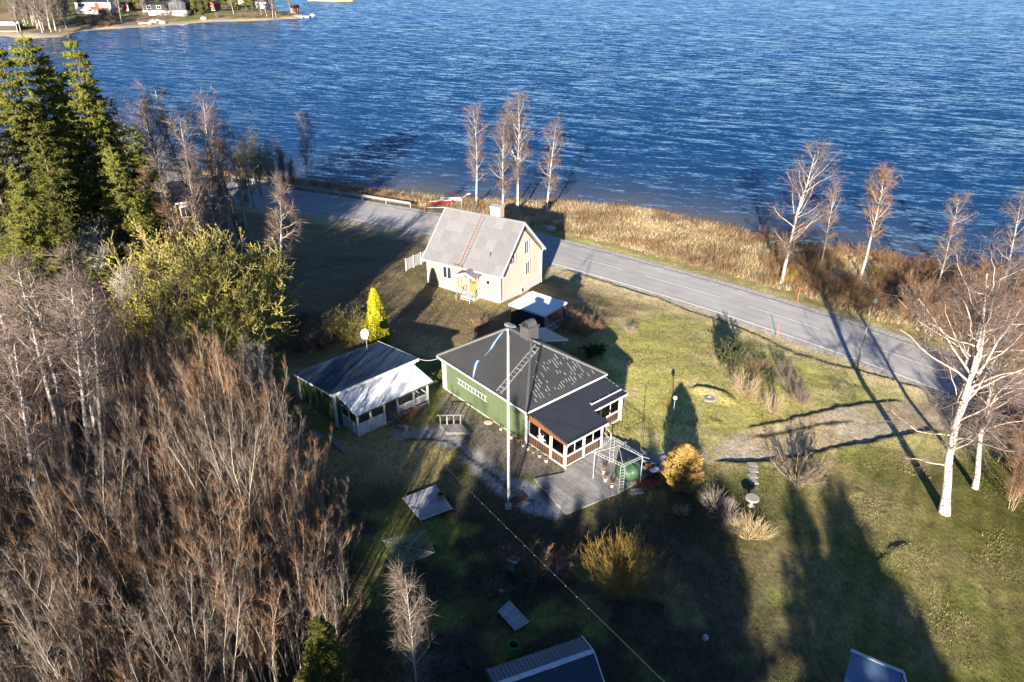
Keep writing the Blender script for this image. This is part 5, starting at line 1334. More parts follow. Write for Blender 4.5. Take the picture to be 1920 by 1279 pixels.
# white stemmed birches in the thicket
WB = [birch_mesh(101, 13.0, 0.17, 20, 6, 8, 0.13, low=0.45, wig=0.03), birch_mesh(102, 12.0, 0.145, 20, 6, 8, 0.12, low=0.5, wig=0.03)]
wbl = [((12, 520), (112, 800), 0), ((42, 530), (125, 790), 1), ((108, 545), (160, 850), 0), ((135, 560), (165, 800), 1), ((150, 545), (178, 800), 0), ((172, 575), (180, 760), 1), ((0, 650), (68, 950), 0), ((-20, 560), (40, 760), 1), ((130, 500), (150, 720), 1)]
wlab = ["white birch stem leaning in from the upper left of the thicket", "white birch stem close beside the leaning one", "longest white birch stem in the middle of the bundle", "thin white birch stem at the bundle's left side", "white birch stem at the bundle's right side", "short white birch stem right of the bundle", "white birch stem low at the left edge", "thin white birch partly outside the left edge", "white birch with its top under the silvery dead tree"]
for i, (tp, bs, pr) in enumerate(wbl):
    b = G(bs[0] + 20, bs[1] + 90); x, zt_ = at_top(tp[0], tp[1] - 20, b[1]); h = zt_ - b[2]
    o = plant("birch_tree", wlab[i], "birch", WB[pr], b[0], b[1], 0, h / (13.0 if pr == 0 else 12.0), z=b[2], group="white birches in the thicket")
    o.rotation_euler = Matrix.Rotation(math.atan2(x - b[0], h), 3, 'Y').to_euler()
# young birch in front of the thicket
YB = birch_mesh(111, 9.0, 0.075, 50, 8, 7, 0.15, low=0.12, wig=0.02, twigm=m_twig_thk, tw=0.007, droop=0.06)
b = at_top(760, 1065, 20.5); g = gz(b[0], 20.5)
plant("young_birch", "young bare birch with white stem in front of the thicket", "birch", YB, b[0], 20.5, 0, (b[1] - g) / 9.0 * 0.68, (b[1] - g) / 9.0, z=g)
# ------------------------------------------------------------------ shrubs and garden plants
B_DK = bush_mesh(201, 2.2, 2.4, 40, m_dkgreen, m_stem, m_dkgreen, 8, (0.05, 0.13), 0.022, 7, 5, 0.05, 0.016, True)
B_TAN = bush_mesh(202, 1.9, 3.0, 46, m_tan, m_tan, None, sub=7, sub2=5, r=0.014, base=0.08)
B_PUR = bush_mesh(203, 1.6, 1.9, 34, m_twig, m_twig, None, sub=7, sub2=6, r=0.015)
B_RUS = bush_mesh(204, 2.6, 2.6, 40, m_twig_or, m_twig_or, None, sub=7, sub2=6, r=0.014)
B_BRN = bush_mesh(205, 2.0, 2.2, 40, m_straw_br, m_straw_br, None, sub=6, sub2=5, r=0.012)
B_WIL = bush_mesh(206, 3.2, 2.6, 110, m_willow_y, m_willow_y, None, sub=5, sub2=3, r=0.010, curve=0.10)
B_OLI = bush_mesh(207, 2.2, 2.8, 60, m_olive, m_olive, m_catkin, 3, (0.04, 0.08), 0.015, 6, 5, 0.06, 0.011)
B_PNK = bush_mesh(208, 2.4, 4.4, 26, m_twig_thk, m_tan, None, sub=9, sub2=8, r=0.028, curve=0.02, base=0.05)
BN = ("stems", "crown")
def shrub(px, mesh, s, label, group=None, sz=None, rz=None, name="shrub", cat="shrub", names=BN):
    p = G(*px); return plant(name, label, cat, mesh, p[0], p[1], px[0] * 0.37 if rz is None else rz, s, sz, group, z=p[2], names=names)
shrub((1370, 688), B_DK, 1.0, "dark green juniper shrub highest up on the sunlit lawn", sz=1.15)
shrub((1398, 742), B_TAN, 0.95, "pale tan rounded bare shrub in front of the dark juniper", sz=1.0)
shrub((1449, 775), B_TAN, 0.62, "small pale bare shrub lowest in the lawn shrub group", sz=1.0)
shrub((1440, 718), B_DK, 0.42, "small green shrub between the pale and purple shrubs", sz=0.55)
shrub((1418, 700), B_BRN, 0.85, "brown bare shrub tucked beside the dark juniper")
shrub((1466, 702), B_PUR, 0.85, "purple brown shrub at the top end of the short shrub row", "purple brown shrubs in a row")
shrub((1482, 728), B_PUR, 0.90, "purple brown shrub in the middle of the short shrub row", "purple brown shrubs in a row")
shrub((1500, 755), B_PUR, 0.90, "purple brown shrub at the lower end of the short shrub row", "purple brown shrubs in a row")
shrub((1492, 905), B_PNK, 0.85, "wide leafless pinkish shrub with crooked pale stems on the lawn", rz=0.8)
shrub((1182, 625), B_TAN, 0.42, "tiny pale shrub at the lawn edge near the house shadow")
shrub((902, 618), B_RUS, 0.5, "small reddish shrub in the patch of sun before the pavilion")
for i, q in enumerate([(1050, 612), (1075, 622), (1100, 628)]):
    shrub(q, B_RUS, 0.85, ["reddish brown shrub mound touching the pavilion", "middle reddish brown shrub mound behind the black roof", "reddish brown shrub mound farthest from the pavilion"][i], "reddish shrub mounds beside the pavilion", sz=0.7)
shrub((1112, 668), B_DK, 0.7, "low dark shrub in the shadow of the green house", sz=0.5)
shrub((648, 632), B_OLI, 1.1, "olive green budding shrub behind the cottage", sz=1.1)
shrub((670, 640), B_OLI, 0.8, "smaller olive shrub between the budding shrub and the golden thuja")
for i, q in enumerate([(540, 640), (575, 655), (610, 648), (600, 620), (700, 655), (560, 610)]):
    shrub(q, B_PUR, 1.25, ["dark bare shrub at the wood edge behind the cottage roof corner", "dark bare shrub close behind the cottage roof", "dark bare shrub left of the olive shrub", "dark bare shrub uphill of the olive shrub", "dark bare shrub at the foot of the golden thuja", "dark bare shrub beside the narrow birch"][i], "dark bare shrubs behind the cottage", sz=1.1)
for i, q in enumerate([(755, 790), (772, 784), (786, 776)]):
    shrub(q, B_RUS, 0.42, ["rust brown dead perennials beside the cottage entrance", "rust brown dead perennials under the cottage railing", "rust brown dead perennials at the cottage corner post"][i], "rust brown perennials", sz=0.32)
shrub((1152, 1108), B_WIL, 1.0, "yellow willow with upright rods on the dark lawn", name="rod_willow", cat="willow")
shrub((1180, 1100), B_WIL, 0.85, "second yellow rod willow standing tight against the first", name="rod_willow", cat="willow")
shrub((1232, 1110), B_BRN, 1.15, "brown leafless shrub to the right of the yellow willows")
for i, q in enumerate([(985, 1075), (1010, 1085), (1040, 1080), (1075, 1070), (955, 1065), (1020, 1040), (900, 1150), (860, 1210), (930, 1110), (1120, 1150), (880, 1250), (820, 1260), (760, 1290)]):
    shrub(q, B_PUR if i % 3 else B_BRN, [1.0, .9, .9, .8, .8, .6, .7, .8, .7, .5, .8, .9, .9][i], ["dark shrub right beside the pale framed box", "dark shrub between the box and the willow rods", "dark shrub nearest the yellow rods", "dark shrub uphill of the rods", "dark shrub behind the pale framed box", "small dark shrub on the slope below the gravel", "dark shrub left of the grey board platform", "dark shrub beyond the green barrel", "dark shrub above the grey board platform", "tiny dark shrub below the willow rods", "dark shrub at the bottom edge near the barrel", "dark shrub at the bottom edge beside the young birch", "dark shrub hidden at the young birch's foot"][i], "dark shrubs on the shaded slope", sz=[1.0, .9, .9, .5, .8, .5, .5, .5, .5, .4, .6, .7, .7][i])
TU_G = tuft_mesh(211, 170, 0.75, 1.0, mk("grey_dry_blades", (0.30, 0.25, 0.20), 0.9, 0.2, 1.0, island=.3), 0.9, 0.010)
TU_S = tuft_mesh(212, 170, 0.80, 1.0, m_straw, 0.8, 0.011)
for i, (q, m, s) in enumerate([((1338, 948), TU_G, 1.5), ((1362, 968), TU_G, 1.4), ((1362, 950), TU_S, 0.7), ((1372, 992), TU_G, 1.3), ((1402, 1003), TU_S, 1.5), ((1428, 1005), TU_S, 1.1), ((1277, 963), TU_S, 0.8)]):
    p = G(*q); plant("ornamental_grass", ["grey clump of dry grass nearest the golden conifer", "grey dry grass clump in the middle of the row", "small straw clump among the grey grass", "grey dry grass clump below the round table", "large straw coloured grass clump at the row's end", "straw clump farthest along the row", "lone straw tuft below the golden conifer"][i], "grass clump", [m], p[0], p[1], i * 1.3, s, None, "dry ornamental grasses", z=p[2], names=("blades",))
p = G(711, 655); t = at_y(704, 538, p[1])
plant("golden_thuja", "tall narrow golden green thuja behind the cottage", "thuja", cone_bush_mesh(221, 5.0, 1.5, m_thuja, 6500, 'column', (0.10, 0.24), 0.05), p[0], p[1], 0, (t[2] - p[2]) / 5.0, z=p[2])
p = G(1278, 918); t = at_y(1280, 835, p[1])
plant("golden_conifer", "round golden yellow conifer beside the gravel by the terrace", "conifer", cone_bush_mesh(222, 2.5, 1.45, m_gold, 6500, 'round', (0.12, 0.26), 0.022), p[0], p[1], 0, (t[2] - p[2]) / 2.5, z=p[2])

# ------------------------------------------------------------------ rust coloured scrub at the right edge
SC = [sapling_mesh(231 + i, h, st, m_twig_or, m_stem if i else m_tan, 1.0, 0.22, 30) for i, (h, st) in enumerate([(4.5, 4), (3.5, 5), (5.5, 4)])]
SCP = gpoly([(1655, 600), (1700, 612), (1745, 665), (1775, 715), (1800, 760), (1835, 800), (1860, 870), (1895, 960), (2050, 1000), (2150, 700), (2050, 590), (1905, 560), (1800, 560)])
rngS = np.random.default_rng(9); pts = []; tries = 0
lo = SCP.min(0); hi = SCP.max(0)
while len(pts) < 130 and tries < 20000:
    tries += 1
    q = rngS.uniform(lo, hi)
    if inside(np.array([q[0]]), np.array([q[1]]), SCP)[0] < 0: continue
    s_, _, _ = sdist(np.array([q[0]]), np.array([q[1]]), ROAD)
    if abs(s_[0]) < 4.4: continue
    if all((q[0] - a) ** 2 + (q[1] - b_) ** 2 > 1.9 for a, b_ in pts): pts.append(tuple(q))
for i, (x, y) in enumerate(pts):
    plant("scrub_birch", "rust brown leafless scrub in the tangle beside the big lawn birches", "scrub", SC[i % 3], x, y, i * 2.4, rngS.uniform(0.55, 1.0), None, "rust brown scrub beside the road bend", names=("trunk", "crown"))

# ------------------------------------------------------------------ shrubs, reeds and tall dry grass along the lake
LSH = [bush_mesh(241, 1.9, 1.8, 44, m_straw_br, m_straw_br, None, sub=6, sub2=4, r=0.012, curve=.09), bush_mesh(242, 2.2, 1.9, 44, m_twig_or, m_twig_or, None, sub=6, sub2=4, r=0.012, curve=.09), bush_mesh(243, 1.7, 1.7, 40, m_willow_y, m_straw_br, None, sub=5, sub2=4, r=0.012, curve=.09)]
LP = gpoly([(1425, 445), (1500, 462), (1600, 478), (1720, 500), (1850, 525), (1900, 560), (1800, 600), (1700, 612), (1640, 590), (1560, 565), (1490, 545), (1440, 510)])
pts = []; tries = 0; lo = LP.min(0); hi = LP.max(0)
while len(pts) < 120 and tries < 20000:
    tries += 1
    q = rngS.uniform(lo, hi)
    if inside(np.array([q[0]]), np.array([q[1]]), LP)[0] < 0: continue
    if all((q[0] - a) ** 2 + (q[1] - b_) ** 2 > 1.8 for a, b_ in pts): pts.append(tuple(q))
for i, (x, y) in enumerate(pts):
    if vnoise(np.array([x / 3.0]), np.array([y / 3.0]))[0] < 0.36: continue
    plant("shore_shrub", "brown leafless shrub in the belt between road and lake", "shrub", LSH[rngS.choice([0, 0, 1, 1, 2])], x, y, i * 2.4, rngS.uniform(0.6, 1.05), None, "brown shrubs between road and lake", names=BN)
for i, (q, s) in enumerate([((590, 352), .8), ((615, 356), .7), ((650, 362), .8), ((690, 366), .6), ((720, 372), .7), ((760, 378), .6)]):
    p = G(*q); plant("shore_shrub", "low brown shrub on the bank behind the guard rail", "shrub", LSH[i % 3], p[0], p[1], i * 1.4, s, None, "low brown shrubs behind the guard rail", names=BN)

rngG = np.random.default_rng(3)
def blades(name, label, n, keep, mats, h0, h1, w, lean=0.35):
    """one mesh of separate dry stalks, too many to count"""
    P = keep(n); z = height(P[:, 0], P[:, 1]); pos = np.column_stack([P, z - 0.03])
    d = np.column_stack([rngG.normal(0.10, lean, len(P)), rngG.normal(0.0, lean, len(P)), np.ones(len(P))])
    nz_ = fbm(P[:, 0], P[:, 1], 3.0, 3); L = rngG.uniform(h0, h1, len(P)) * (0.55 + 0.9 * nz_)
    ac = Acc(); m = (nz_ + rngG.normal(0, .10, len(P)) > 0.52).astype(int)
    V, T = spikes(rngG, pos, d, L, w, 0.6); ac.V.append(V); ac.T.append(T); ac.tm.append(np.repeat(m, 3)); 
    return tag(link(name, ac.mesh(name, mats)), label, kind="stuff")
def between(smin, dmin, x0, x1, y0, y1, dmax=99):
    def f(n):
        out = []
        tot = 0
        while tot < n:
            q = np.column_stack([rngG.uniform(x0, x1, n * 2), rngG.uniform(y0, y1, n * 2)])
            s, _, _ = sdist(q[:, 0], q[:, 1], ROAD); d, _, _ = sdist(q[:, 0], q[:, 1], SHORE); d = -d
            pn = fbm(q[:, 0], q[:, 1], 2.0, 3)
            k = (s > smin + (pn - .5) * 3) & (d > dmin) & (d < dmax) & (pn > 0.30)
            out.append(q[k]); tot += k.sum()
        return np.concatenate(out)[:n]
    return f
blades("dry_grass", "tall dry straw coloured grass between road and lake", 48000, between(6.3, -0.2, -12, 62, 60, 112), [m_straw, m_straw_br], 0.35, 0.95, 0.022)
blades("reeds", "brown dry reeds on the bank behind the guard rail", 12000, between(5.6, -0.6, -50, -5, 96, 124), [m_straw_br, m_straw], 0.4, 1.0, 0.022)
def lawn(n):
    out = []; tot = 0
    while tot < n:
        q = np.column_stack([rngG.uniform(-24, 36, n * 2), rngG.uniform(20, 78, n * 2)])
        s, _, _ = sdist(q[:, 0], q[:, 1], ROAD)
        pn = fbm(q[:, 0], q[:, 1], 2.4, 4)
        k = (s < -4.3) & (pn > 0.50) & ((q[:, 1] > 40) | (q[:, 0] > 12) | (rngG.random(len(q)) < 0.15)) & (inside(q[:, 0], q[:, 1], PATH) < -0.1) & (inside(q[:, 0], q[:, 1], BANK) < 0) & (inside(q[:, 0], q[:, 1], DRIVE) < -0.2) & (inside(q[:, 0], q[:, 1], SIDE) < 0)
        k &= (inside(q[:, 0], q[:, 1], FLOORS[0]) < 0) & (inside(q[:, 0], q[:, 1], WOOD) < 1.5)
        out.append(q[k]); tot += k.sum()
    return np.concatenate(out)[:n]
m_blade_g = mk("lawn_blades", (0.155, 0.165, 0.040), 0.9, 0.25, 0.5, island=0.4)
m_blade_s = mk("lawn_straw", (0.30, 0.25, 0.12), 0.9, 0.25, 0.5, island=0.4)
blades("lawn_grass", "tufts of green and straw coloured grass in the lawn", 120000, lawn, [m_blade_g, m_blade_s], 0.05, 0.16, 0.022, 0.7)
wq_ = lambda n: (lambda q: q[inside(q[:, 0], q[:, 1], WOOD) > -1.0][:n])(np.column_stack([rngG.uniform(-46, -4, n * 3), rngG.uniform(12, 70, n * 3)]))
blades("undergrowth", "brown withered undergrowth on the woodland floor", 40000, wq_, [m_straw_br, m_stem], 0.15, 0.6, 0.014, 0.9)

# ------------------------------------------------------------------ trees uphill whose shadows fall across the garden
def caster(tip, h, mesh, mh, i, wide=1.0, nm="spruce_tree", cat="spruce"):
    p = G(*tip); L_ = (h + 0.0 - p[2]) / math.tan(R(SUN_EL))
    x, y = p[0] - shadow_dir.x * L_, p[1] - shadow_dir.y * L_
    lim = (30 - h) / 1.34
    if y > lim:  # keep it out of sight below the picture
        k = (y - lim); x -= shadow_dir.x / shadow_dir.y * k; y = lim; 
    g = gz(x, y)
    plant(nm, "tall %s uphill, outside the picture, its long shadow lying on the garden" % cat, cat, mesh, x, y, i * 1.9, (h - g) / mh * wide, (h - g) / mh, "tall trees uphill of the garden", z=g)
sp_list = [((960, 880), 14, 1.5), ((1010, 893), 14, 1.6), ((985, 872), 14, 1.3), ((1035, 890), 14, 1.3), ((925, 845), 14, 1.2), ((1292, 768), 17, 1.3), ((1232, 800), 15, 1.2), ((1262, 815), 15, 1.3), ((1345, 900), 14, 1.3), ((1190, 905), 14, 1.5), ((1130, 925), 13, 1.5), ((1075, 930), 13, 1.5), ((1020, 925), 13, 1.5), ((965, 925), 13, 1.5), ((920, 890), 14, 1.4), ((880, 850), 14, 1.3),
           ((1485, 880), 14, 1.3), ((1530, 885), 15, 1.4), ((1575, 910), 14, 1.4), ((1615, 990), 14, 1.3), ((1655, 1060), 13, 1.2), ((1700, 1110), 14, .9), ((1230, 960), 13, 1.5), ((1100, 1000), 12, 1.6), ((1010, 1005), 12, 1.6), ((930, 990), 12, 1.6), ((860, 965), 12, 1.5), ((1170, 1010), 12, 1.5), ((1310, 1000), 13, 1.4)]
for i, (tip, h, wd) in enumerate(sp_list): caster(tip, h, SPR[2], SPH[2], i, wd)
br_list = [((930, 790), 17), ((1005, 820), 17), ((650, 520), 18), ((600, 600), 18), ((560, 440), 18), ((520, 560), 18), ((560, 500), 18)]
for i, (tip, h) in enumerate(br_list): caster(tip, h, MID[i % 3], MH[i % 3], i, 1.15, "bare_tree", "birch")
# ------------------------------------------------------------------ flagpole
p = G(953, 952)
fp = thing("flagpole", "tall white flagpole on the lawn in front of the green house", "flagpole", p)
MB().box(-0.18, 0.18, -0.18, 0.18, -0.2, 0.22).build("foot", m_conc, fp)
MB().tube([(0, 0, 0.2), (0, 0, 4), (0, 0, 8), (0, 0, 11.85)], [0.062, 0.057, 0.047, 0.032], 10).build("pole", mk("gloss_white_pole", (0.80, 0.80, 0.80), 0.4, 0.03, 1.0), fp, smooth=True)
MB().ball((0, 0, 11.95), 0.075).build("finial", m_white, fp)
MB().tube([(0.09, -0.06, 0.9), (0.07, -0.05, 11.7)], 0.008, 4).build("halyard", m_white_old, fp)
pn_pts = [at_y(x, y, p[1] - 0.1 - 0.25 * k) for k, (x, y) in enumerate([(941, 624), (928, 641), (920, 655), (908, 668), (896, 676), (892, 684), (889, 697), (887, 708)])]
m_pb = mk("pennant_blue", (0.07, 0.20, 0.42), 0.8, 0.05, 2.0); m_py = mk("pennant_yellow", (0.62, 0.45, 0.10), 0.8, 0.05, 2.0)
wd_ = np.linspace(0.34, 0.05, len(pn_pts))
pen = thing("pennant", "long narrow blue and yellow pennant streaming from the flagpole", "pennant", p)
for nm, lo, hi, mt in (("upper_stripe", 0.20, 1.0, m_pb), ("middle_stripe", -0.20, 0.20, m_py), ("lower_stripe", -1.0, -0.20, m_pb)):
    m = MB()
    for k in range(len(pn_pts) - 1):
        a, b_ = Vector(pn_pts[k]) - Vector(p), Vector(pn_pts[k + 1]) - Vector(p)
        f0, f1 = (0.17, 0.17)
        up = Vector((0.75, 0, 0.6)) if k < 4 else Vector((1, 0.2, 0.0))
        ua = up * wd_[k] * .5; ub = up * wd_[k + 1] * .5
        m.hexa([a + ua * lo, b_ + ub * lo, b_ + ub * lo + Vector((0, .012, 0)), a + ua * lo + Vector((0, .012, 0)), a + ua * hi, b_ + ub * hi, b_ + ub * hi + Vector((0, .012, 0)), a + ua * hi + Vector((0, .012, 0))])
    m.build(nm, mt, pen)
q = G(971, 938); pl_ = thing("ground_grate", "small dark framed grate lying beside the flagpole foot", "grate", (q[0], q[1], q[2] + 0.02), 0.6)
MB().box(-0.38, 0.38, -0.28, 0.28, 0, 0.05).build("plate", m_dkw, pl_)
f = MB(); f.box(-0.42, 0.42, -0.32, -0.27, 0, 0.08).box(-0.42, 0.42, 0.27, 0.32, 0, 0.08).box(-0.42, -0.38, -0.27, 0.27, 0, 0.08).box(0.38, 0.42, -0.27, 0.27, 0, 0.08); f.build("frame", m_brown, pl_)

# ------------------------------------------------------------------ terrace
dk = thing("timber_terrace", "large grey plank terrace below the verandah", "terrace", (GH_C[0], GH_C[1], GH_Z), R(40.6))
# in house coordinates: x along the short end, y negative towards the viewer
def to_l(px, z=0.12):
    w = at_z(px[0], px[1], GH_Z + z); v = Matrix.Rotation(-R(40.6), 3, 'Z') @ Vector((w[0] - GH_C[0], w[1] - GH_C[1], 0)); return v
deck = [to_l(q) for q in ((1002, 897), (1062, 963), (1155, 926), (1212, 893), (1236, 868), (1198, 838), (1145, 818))]
dx0 = min(v.x for v in deck); dx1 = max(v.x for v in deck)
poly = [(v.x, v.y) for v in deck] + [(3.45, -2.35), (3.45, -3.72), (0.0, -3.72), (-0.3, -4.0)]
Pd = np.array(poly)
pw = 0.145; y = Pd[:, 1].min(); cache = {}
def cut(yv):
    xsn = []
    n = len(Pd)
    for i in range(n):
        (ax, ay), (bx, by) = Pd[i], Pd[(i + 1) % n]
        if (ay > yv) != (by > yv): xsn.append(ax + (yv - ay) / (by - ay) * (bx - ax))
    return sorted(xsn)
xx = Pd[:, 0].min() + 0.02
def cutx(xv):
    r = []; n = len(Pd)
    for i in range(n):
        (ax, ay), (bx, by) = Pd[i], Pd[(i + 1) % n]
        if (ax > xv) != (bx > xv): r.append(ay + (xv - ax) / (bx - ax) * (by - ay))
    return sorted(r)
while xx + pw < Pd[:, 0].max():
    c = cutx(xx + pw / 2)
    for a, b_ in zip(c[0::2], c[1::2]):
        if b_ - a > 0.15:
            zj = 0.12 + random.Random(int(xx * 100)).uniform(-.004, .004)
            MB().box(xx, xx + pw - 0.012, a, b_, zj - 0.035, zj).build("plank", m_grey_wood, dk)
    xx += pw
ed = [Vector((*q_, 0.0)) for q_ in poly[:6]]
for a, b_ in zip(ed[:-1], ed[1:]): MB().bar(a + Vector((0, 0, -0.06)), b_ + Vector((0, 0, -0.06)), 0.04, 0.28).build("edge_board", m_grey_wood, dk)

# ------------------------------------------------------------------ metal gazebo frame and what stands on the terrace
def W(px, z): return Vector(at_z(px[0], px[1], GH_Z + z))
gzb = thing("gazebo_frame", "bare white metal gazebo frame standing on the terrace", "gazebo", W((1160, 893), 0.13))
o0 = gzb.location
TZ = 2.0
cor = [W((1112, 897), .13) - o0, W((1164, 922), .13) - o0, W((1200, 905), .13) - o0]
cor.append(cor[0] + cor[2] - cor[1] + Vector((0, 0.7, 0)))
for c in cor: c.z = 0
apex = (cor[0] + cor[1] + cor[2] + cor[3]) / 4 + Vector((0, 0, TZ + 0.55))
def truss(a, b, sep, n, nm="post"):
    a = Vector(a); b = Vector(b); s = Vector(sep)
    m = MB(); m.tube([a - s, b - s], 0.011, 5); m.tube([a + s, b + s], 0.011, 5)
    po = m.build(nm, m_pale_metal, gzb)
    r = MB()
    rm = MB().tube([-s, s], 0.009, 4).mesh("rung", m_pale_metal)
    for i in range(n): link("rung", rm, po, a.lerp(b, (i + .5) / n))
for i, c in enumerate(cor):
    t_ = c + Vector((0, 0, TZ))
    if i in (1, 3): truss(c, t_, (0.14, 0.05, 0), 9)
    else: MB().tube([c, t_], 0.022, 6).build("post", m_pale_metal, gzb)
for i in range(4):
    a = cor[i] + Vector((0, 0, TZ)); b_ = cor[(i + 1) % 4] + Vector((0, 0, TZ))
    truss(a, b_, (0, 0, 0.09), 10, "eaves_rail")
    MB().tube([a, apex], 0.011, 5).build("roof_rib", m_pale_metal, gzb)
    MB().tube([a, a + (a - Vector((apex.x, apex.y, TZ))) * 0.28 - Vector((0, 0, .06))], 0.014, 5).build("roof_rib", m_pale_metal, gzb)
m_cover = mk("green_tarpaulin", (0.032, 0.075, 0.038), 0.45, 0.15, 3.0, bump=0.03, bscale=5)
q = W((1178, 890), 0.12)
cvr = thing("covered_tub", "round tub under a rumpled dark green tarpaulin on the terrace", "cover", q)
rngc = np.random.default_rng(4)
prof = [(0.62, 0.0), (0.80, 0.05), (0.82, 0.35), (0.80, 0.62), (0.66, 0.82), (0.40, 0.92), (0.12, 0.98)]
mb = MB().lathe(prof, 28)
mb.v = [(x * (1 + 0.07 * math.sin(7 * math.atan2(y_, x) + z * 4)), y_ * (1 + 0.07 * math.sin(7 * math.atan2(y_, x) + z * 4)), z * (1 + 0.06 * math.sin(5 * math.atan2(y_, x)))) for x, y_, z in mb.v]
mb.build("tarpaulin", m_cover, cvr, smooth=True)
MB().tube([(0.86 * math.cos(a), 0.86 * math.sin(a), 0.18) for a in np.linspace(0, 2 * math.pi, 25)], 0.015, 4).build("tie_rope", m_dark, cvr)
m_terr = mk("terracotta", (0.42, 0.21, 0.12), 0.85, 0.15, 4.0)
m_soil = mk("potting_soil", (0.05, 0.035, 0.025), 0.95, 0.3, 8.0)
def pot(px, r, h, mat, label, z=None, group=None, plantm=None):
    p_ = G(*px) if z is None else W(px, z)
    t = thing("flower_pot", label, "pot", p_, px[0] * .3, group)
    MB().lathe([(r * .68, 0), (r * .95, h * .82), (r * 1.05, h * .84), (r * 1.05, h), (r * .90, h), (r * .86, h * .85)], 16).build("pot", mat, t, smooth=False)
    MB().lathe([(r * .86, h * .84), (0.01, h * .88)], 12).build("soil", m_soil, t)
    if plantm:
        me = tuft_mesh(int(px[0]), 40, plantm, 0.5, m_straw_br, 0.5, 0.008); link("dry_plant", me, t, (0, 0, h * .85))
pl_lab = ["white pot with dry stalks on the terrace beside the tub", "small white pot in front of the green tub", "pale flower stand pot left of the tub"]
for i, (q_, r, h) in enumerate([((1135, 902), .13, .25), ((1147, 913), .12, .2), ((1132, 888), .14, .3)]): pot(q_, r, h, m_white_old, pl_lab[i], 0.125, None, 0.5)
wall_pots = [((959, 822), .17, .30, m_conc, "grey pot farthest along the green wall's dark brown pair"), ((972, 829), .17, .32, m_terr, "terracotta pot next to the grey one at the green wall"), ((981, 837), .13, .22, m_white_old, "white pot at the foot of the white corner board"), ((989, 844), .14, .24, m_white_old, "white pot just below the corner board"),
             ((1000, 850), .14, .22, m_galv, "bluish metal pot below the verandah rail"), ((1012, 857), .17, .26, m_tan if False else m_conc, "buff round pot under the verandah slats"), ((1024, 866), .15, .22, m_white_old, "pale pot at the end of the row under the verandah"), ((939, 806), .13, .2, m_white_old, "small white pot beside the green wall behind the flagpole")]
for q_, r, h, m_, lb in wall_pots: pot(q_, r, h, m_, lb, None, "pots along the house wall", 0.25)
def stone(px, s, label, mat, name="stone", seed=1, sq=(1, .8, .5), z=None, group=None):
    p_ = G(*px); rg = np.random.default_rng(seed); m = MB().ball((0, 0, 0), s, 10, 7, sq)
    m.v = [tuple(np.array(v) * (1 + 0.28 * (vnoise(np.array([v[0] / s * 1.3 + seed]), np.array([v[1] / s * 1.3 + v[2] / s * 2.1]))[0] - .5))) for v in m.v]
    return tag(m.build(name, mat, None, (p_[0], p_[1], p_[2] + s * sq[2] * .5), (0, 0, seed)), label, "stone", group)
m_stone = mk("pale_granite", (0.40, 0.38, 0.36), 0.9, 0.25, 3.0, bump=0.02, bscale=6)
stone((916, 793), 0.34, "flat pale buff stone lying on the bank by the green wall", mk("buff_stone", (0.48, 0.39, 0.27), 0.9, .15, 3.0), seed=3, sq=(1, .9, .3))
stone((1033, 431), 0.75, "pale boulder beside the road in the yellow house shadow", m_stone, "boulder", 5)
stone((1805, 528), 0.8, "pale boulder at the water's edge between two lake birches", m_stone, "boulder", 6)
stone((1788, 516), 0.35, "small pale stone just in the water", m_stone, "boulder", 8)
stone((940, 1109), 0.14, "small white stone on the dark slope", m_white_old, "stone", 9)

# crates and red pallet at the far end of the terrace
q = G(1212, 880)
cr_ = thing("planter_crate", "pale green crate filled with orange things at the terrace end", "crate", q, R(-30))
c1 = MB(); c1.box(-0.5, 0.5, -0.32, -0.28, 0, 0.42).box(-0.5, 0.5, 0.28, 0.32, 0, 0.42).box(-0.5, -0.46, -0.28, 0.28, 0, 0.42).box(0.46, 0.5, -0.28, 0.28, 0, 0.42); c1.build("side", mk("pale_green_paint", (0.36, 0.48, 0.38), 0.7, .1, 3.0), cr_)
MB().box(-0.46, 0.46, -0.28, 0.28, 0.02, 0.20).build("bottom", m_dkw, cr_)
tt = thing("orange_bag", "bright orange bag lying in the pale green crate", "bag", (q[0], q[1], q[2] + 0.2), R(-30)); 
MB().ball((0.1, 0, 0.12), 0.24, 10, 7, (1.1, .8, .7)).build("bag_body", mk("orange_plastic", (0.75, 0.20, 0.03), 0.5, .1, 4.0), tt, smooth=True); MB().tube([(0.0, 0, .28), (0.1, 0, .36), (0.2, 0, .28)], 0.02, 5).build("bag_tie", m_dark, tt)
q = G(1226, 892)
ct = thing("garden_cart", "dark red garden cart holding a blue and white bundle", "cart", q, R(20))
MB().box(-0.5, 0.5, -0.3, 0.3, 0.28, 0.33).build("bed", mk("dark_red_paint", (0.20, 0.035, 0.025), 0.6, .2, 3.0), ct)
for s in (-1, 1):
    MB().bar((-0.5, s * .3, .42), (0.95, s * .22, .50), 0.04).build("handle", MATS["dark_red_paint"], ct)
    w_ = MB().lathe([(0.03, -0.03), (0.2, -0.03), (0.2, 0.03), (0.03, 0.03)], 14).build("wheel", m_dark, ct, (0, s * .34, .2), (R(90), 0, 0))
bd = thing("tarp_bundle", "blue and white folded tarp lying in the dark red cart", "bundle", (q[0], q[1], q[2] + 0.33), R(20))
MB().ball((0, 0, 0.12), 0.3, 10, 6, (1.2, .8, .4)).build("tarp", mk("pale_blue_tarp", (0.35, 0.45, 0.58), 0.5, .2, 5.0), bd, smooth=True); MB().ball((0.15, 0.0, 0.22), 0.16, 8, 6, (1, 1, .5)).build("white_fold", m_white, bd)
q = G(1218, 908)
rp = thing("red_pallet", "dark red painted pallet lying at the terrace edge", "pallet", q, R(25))
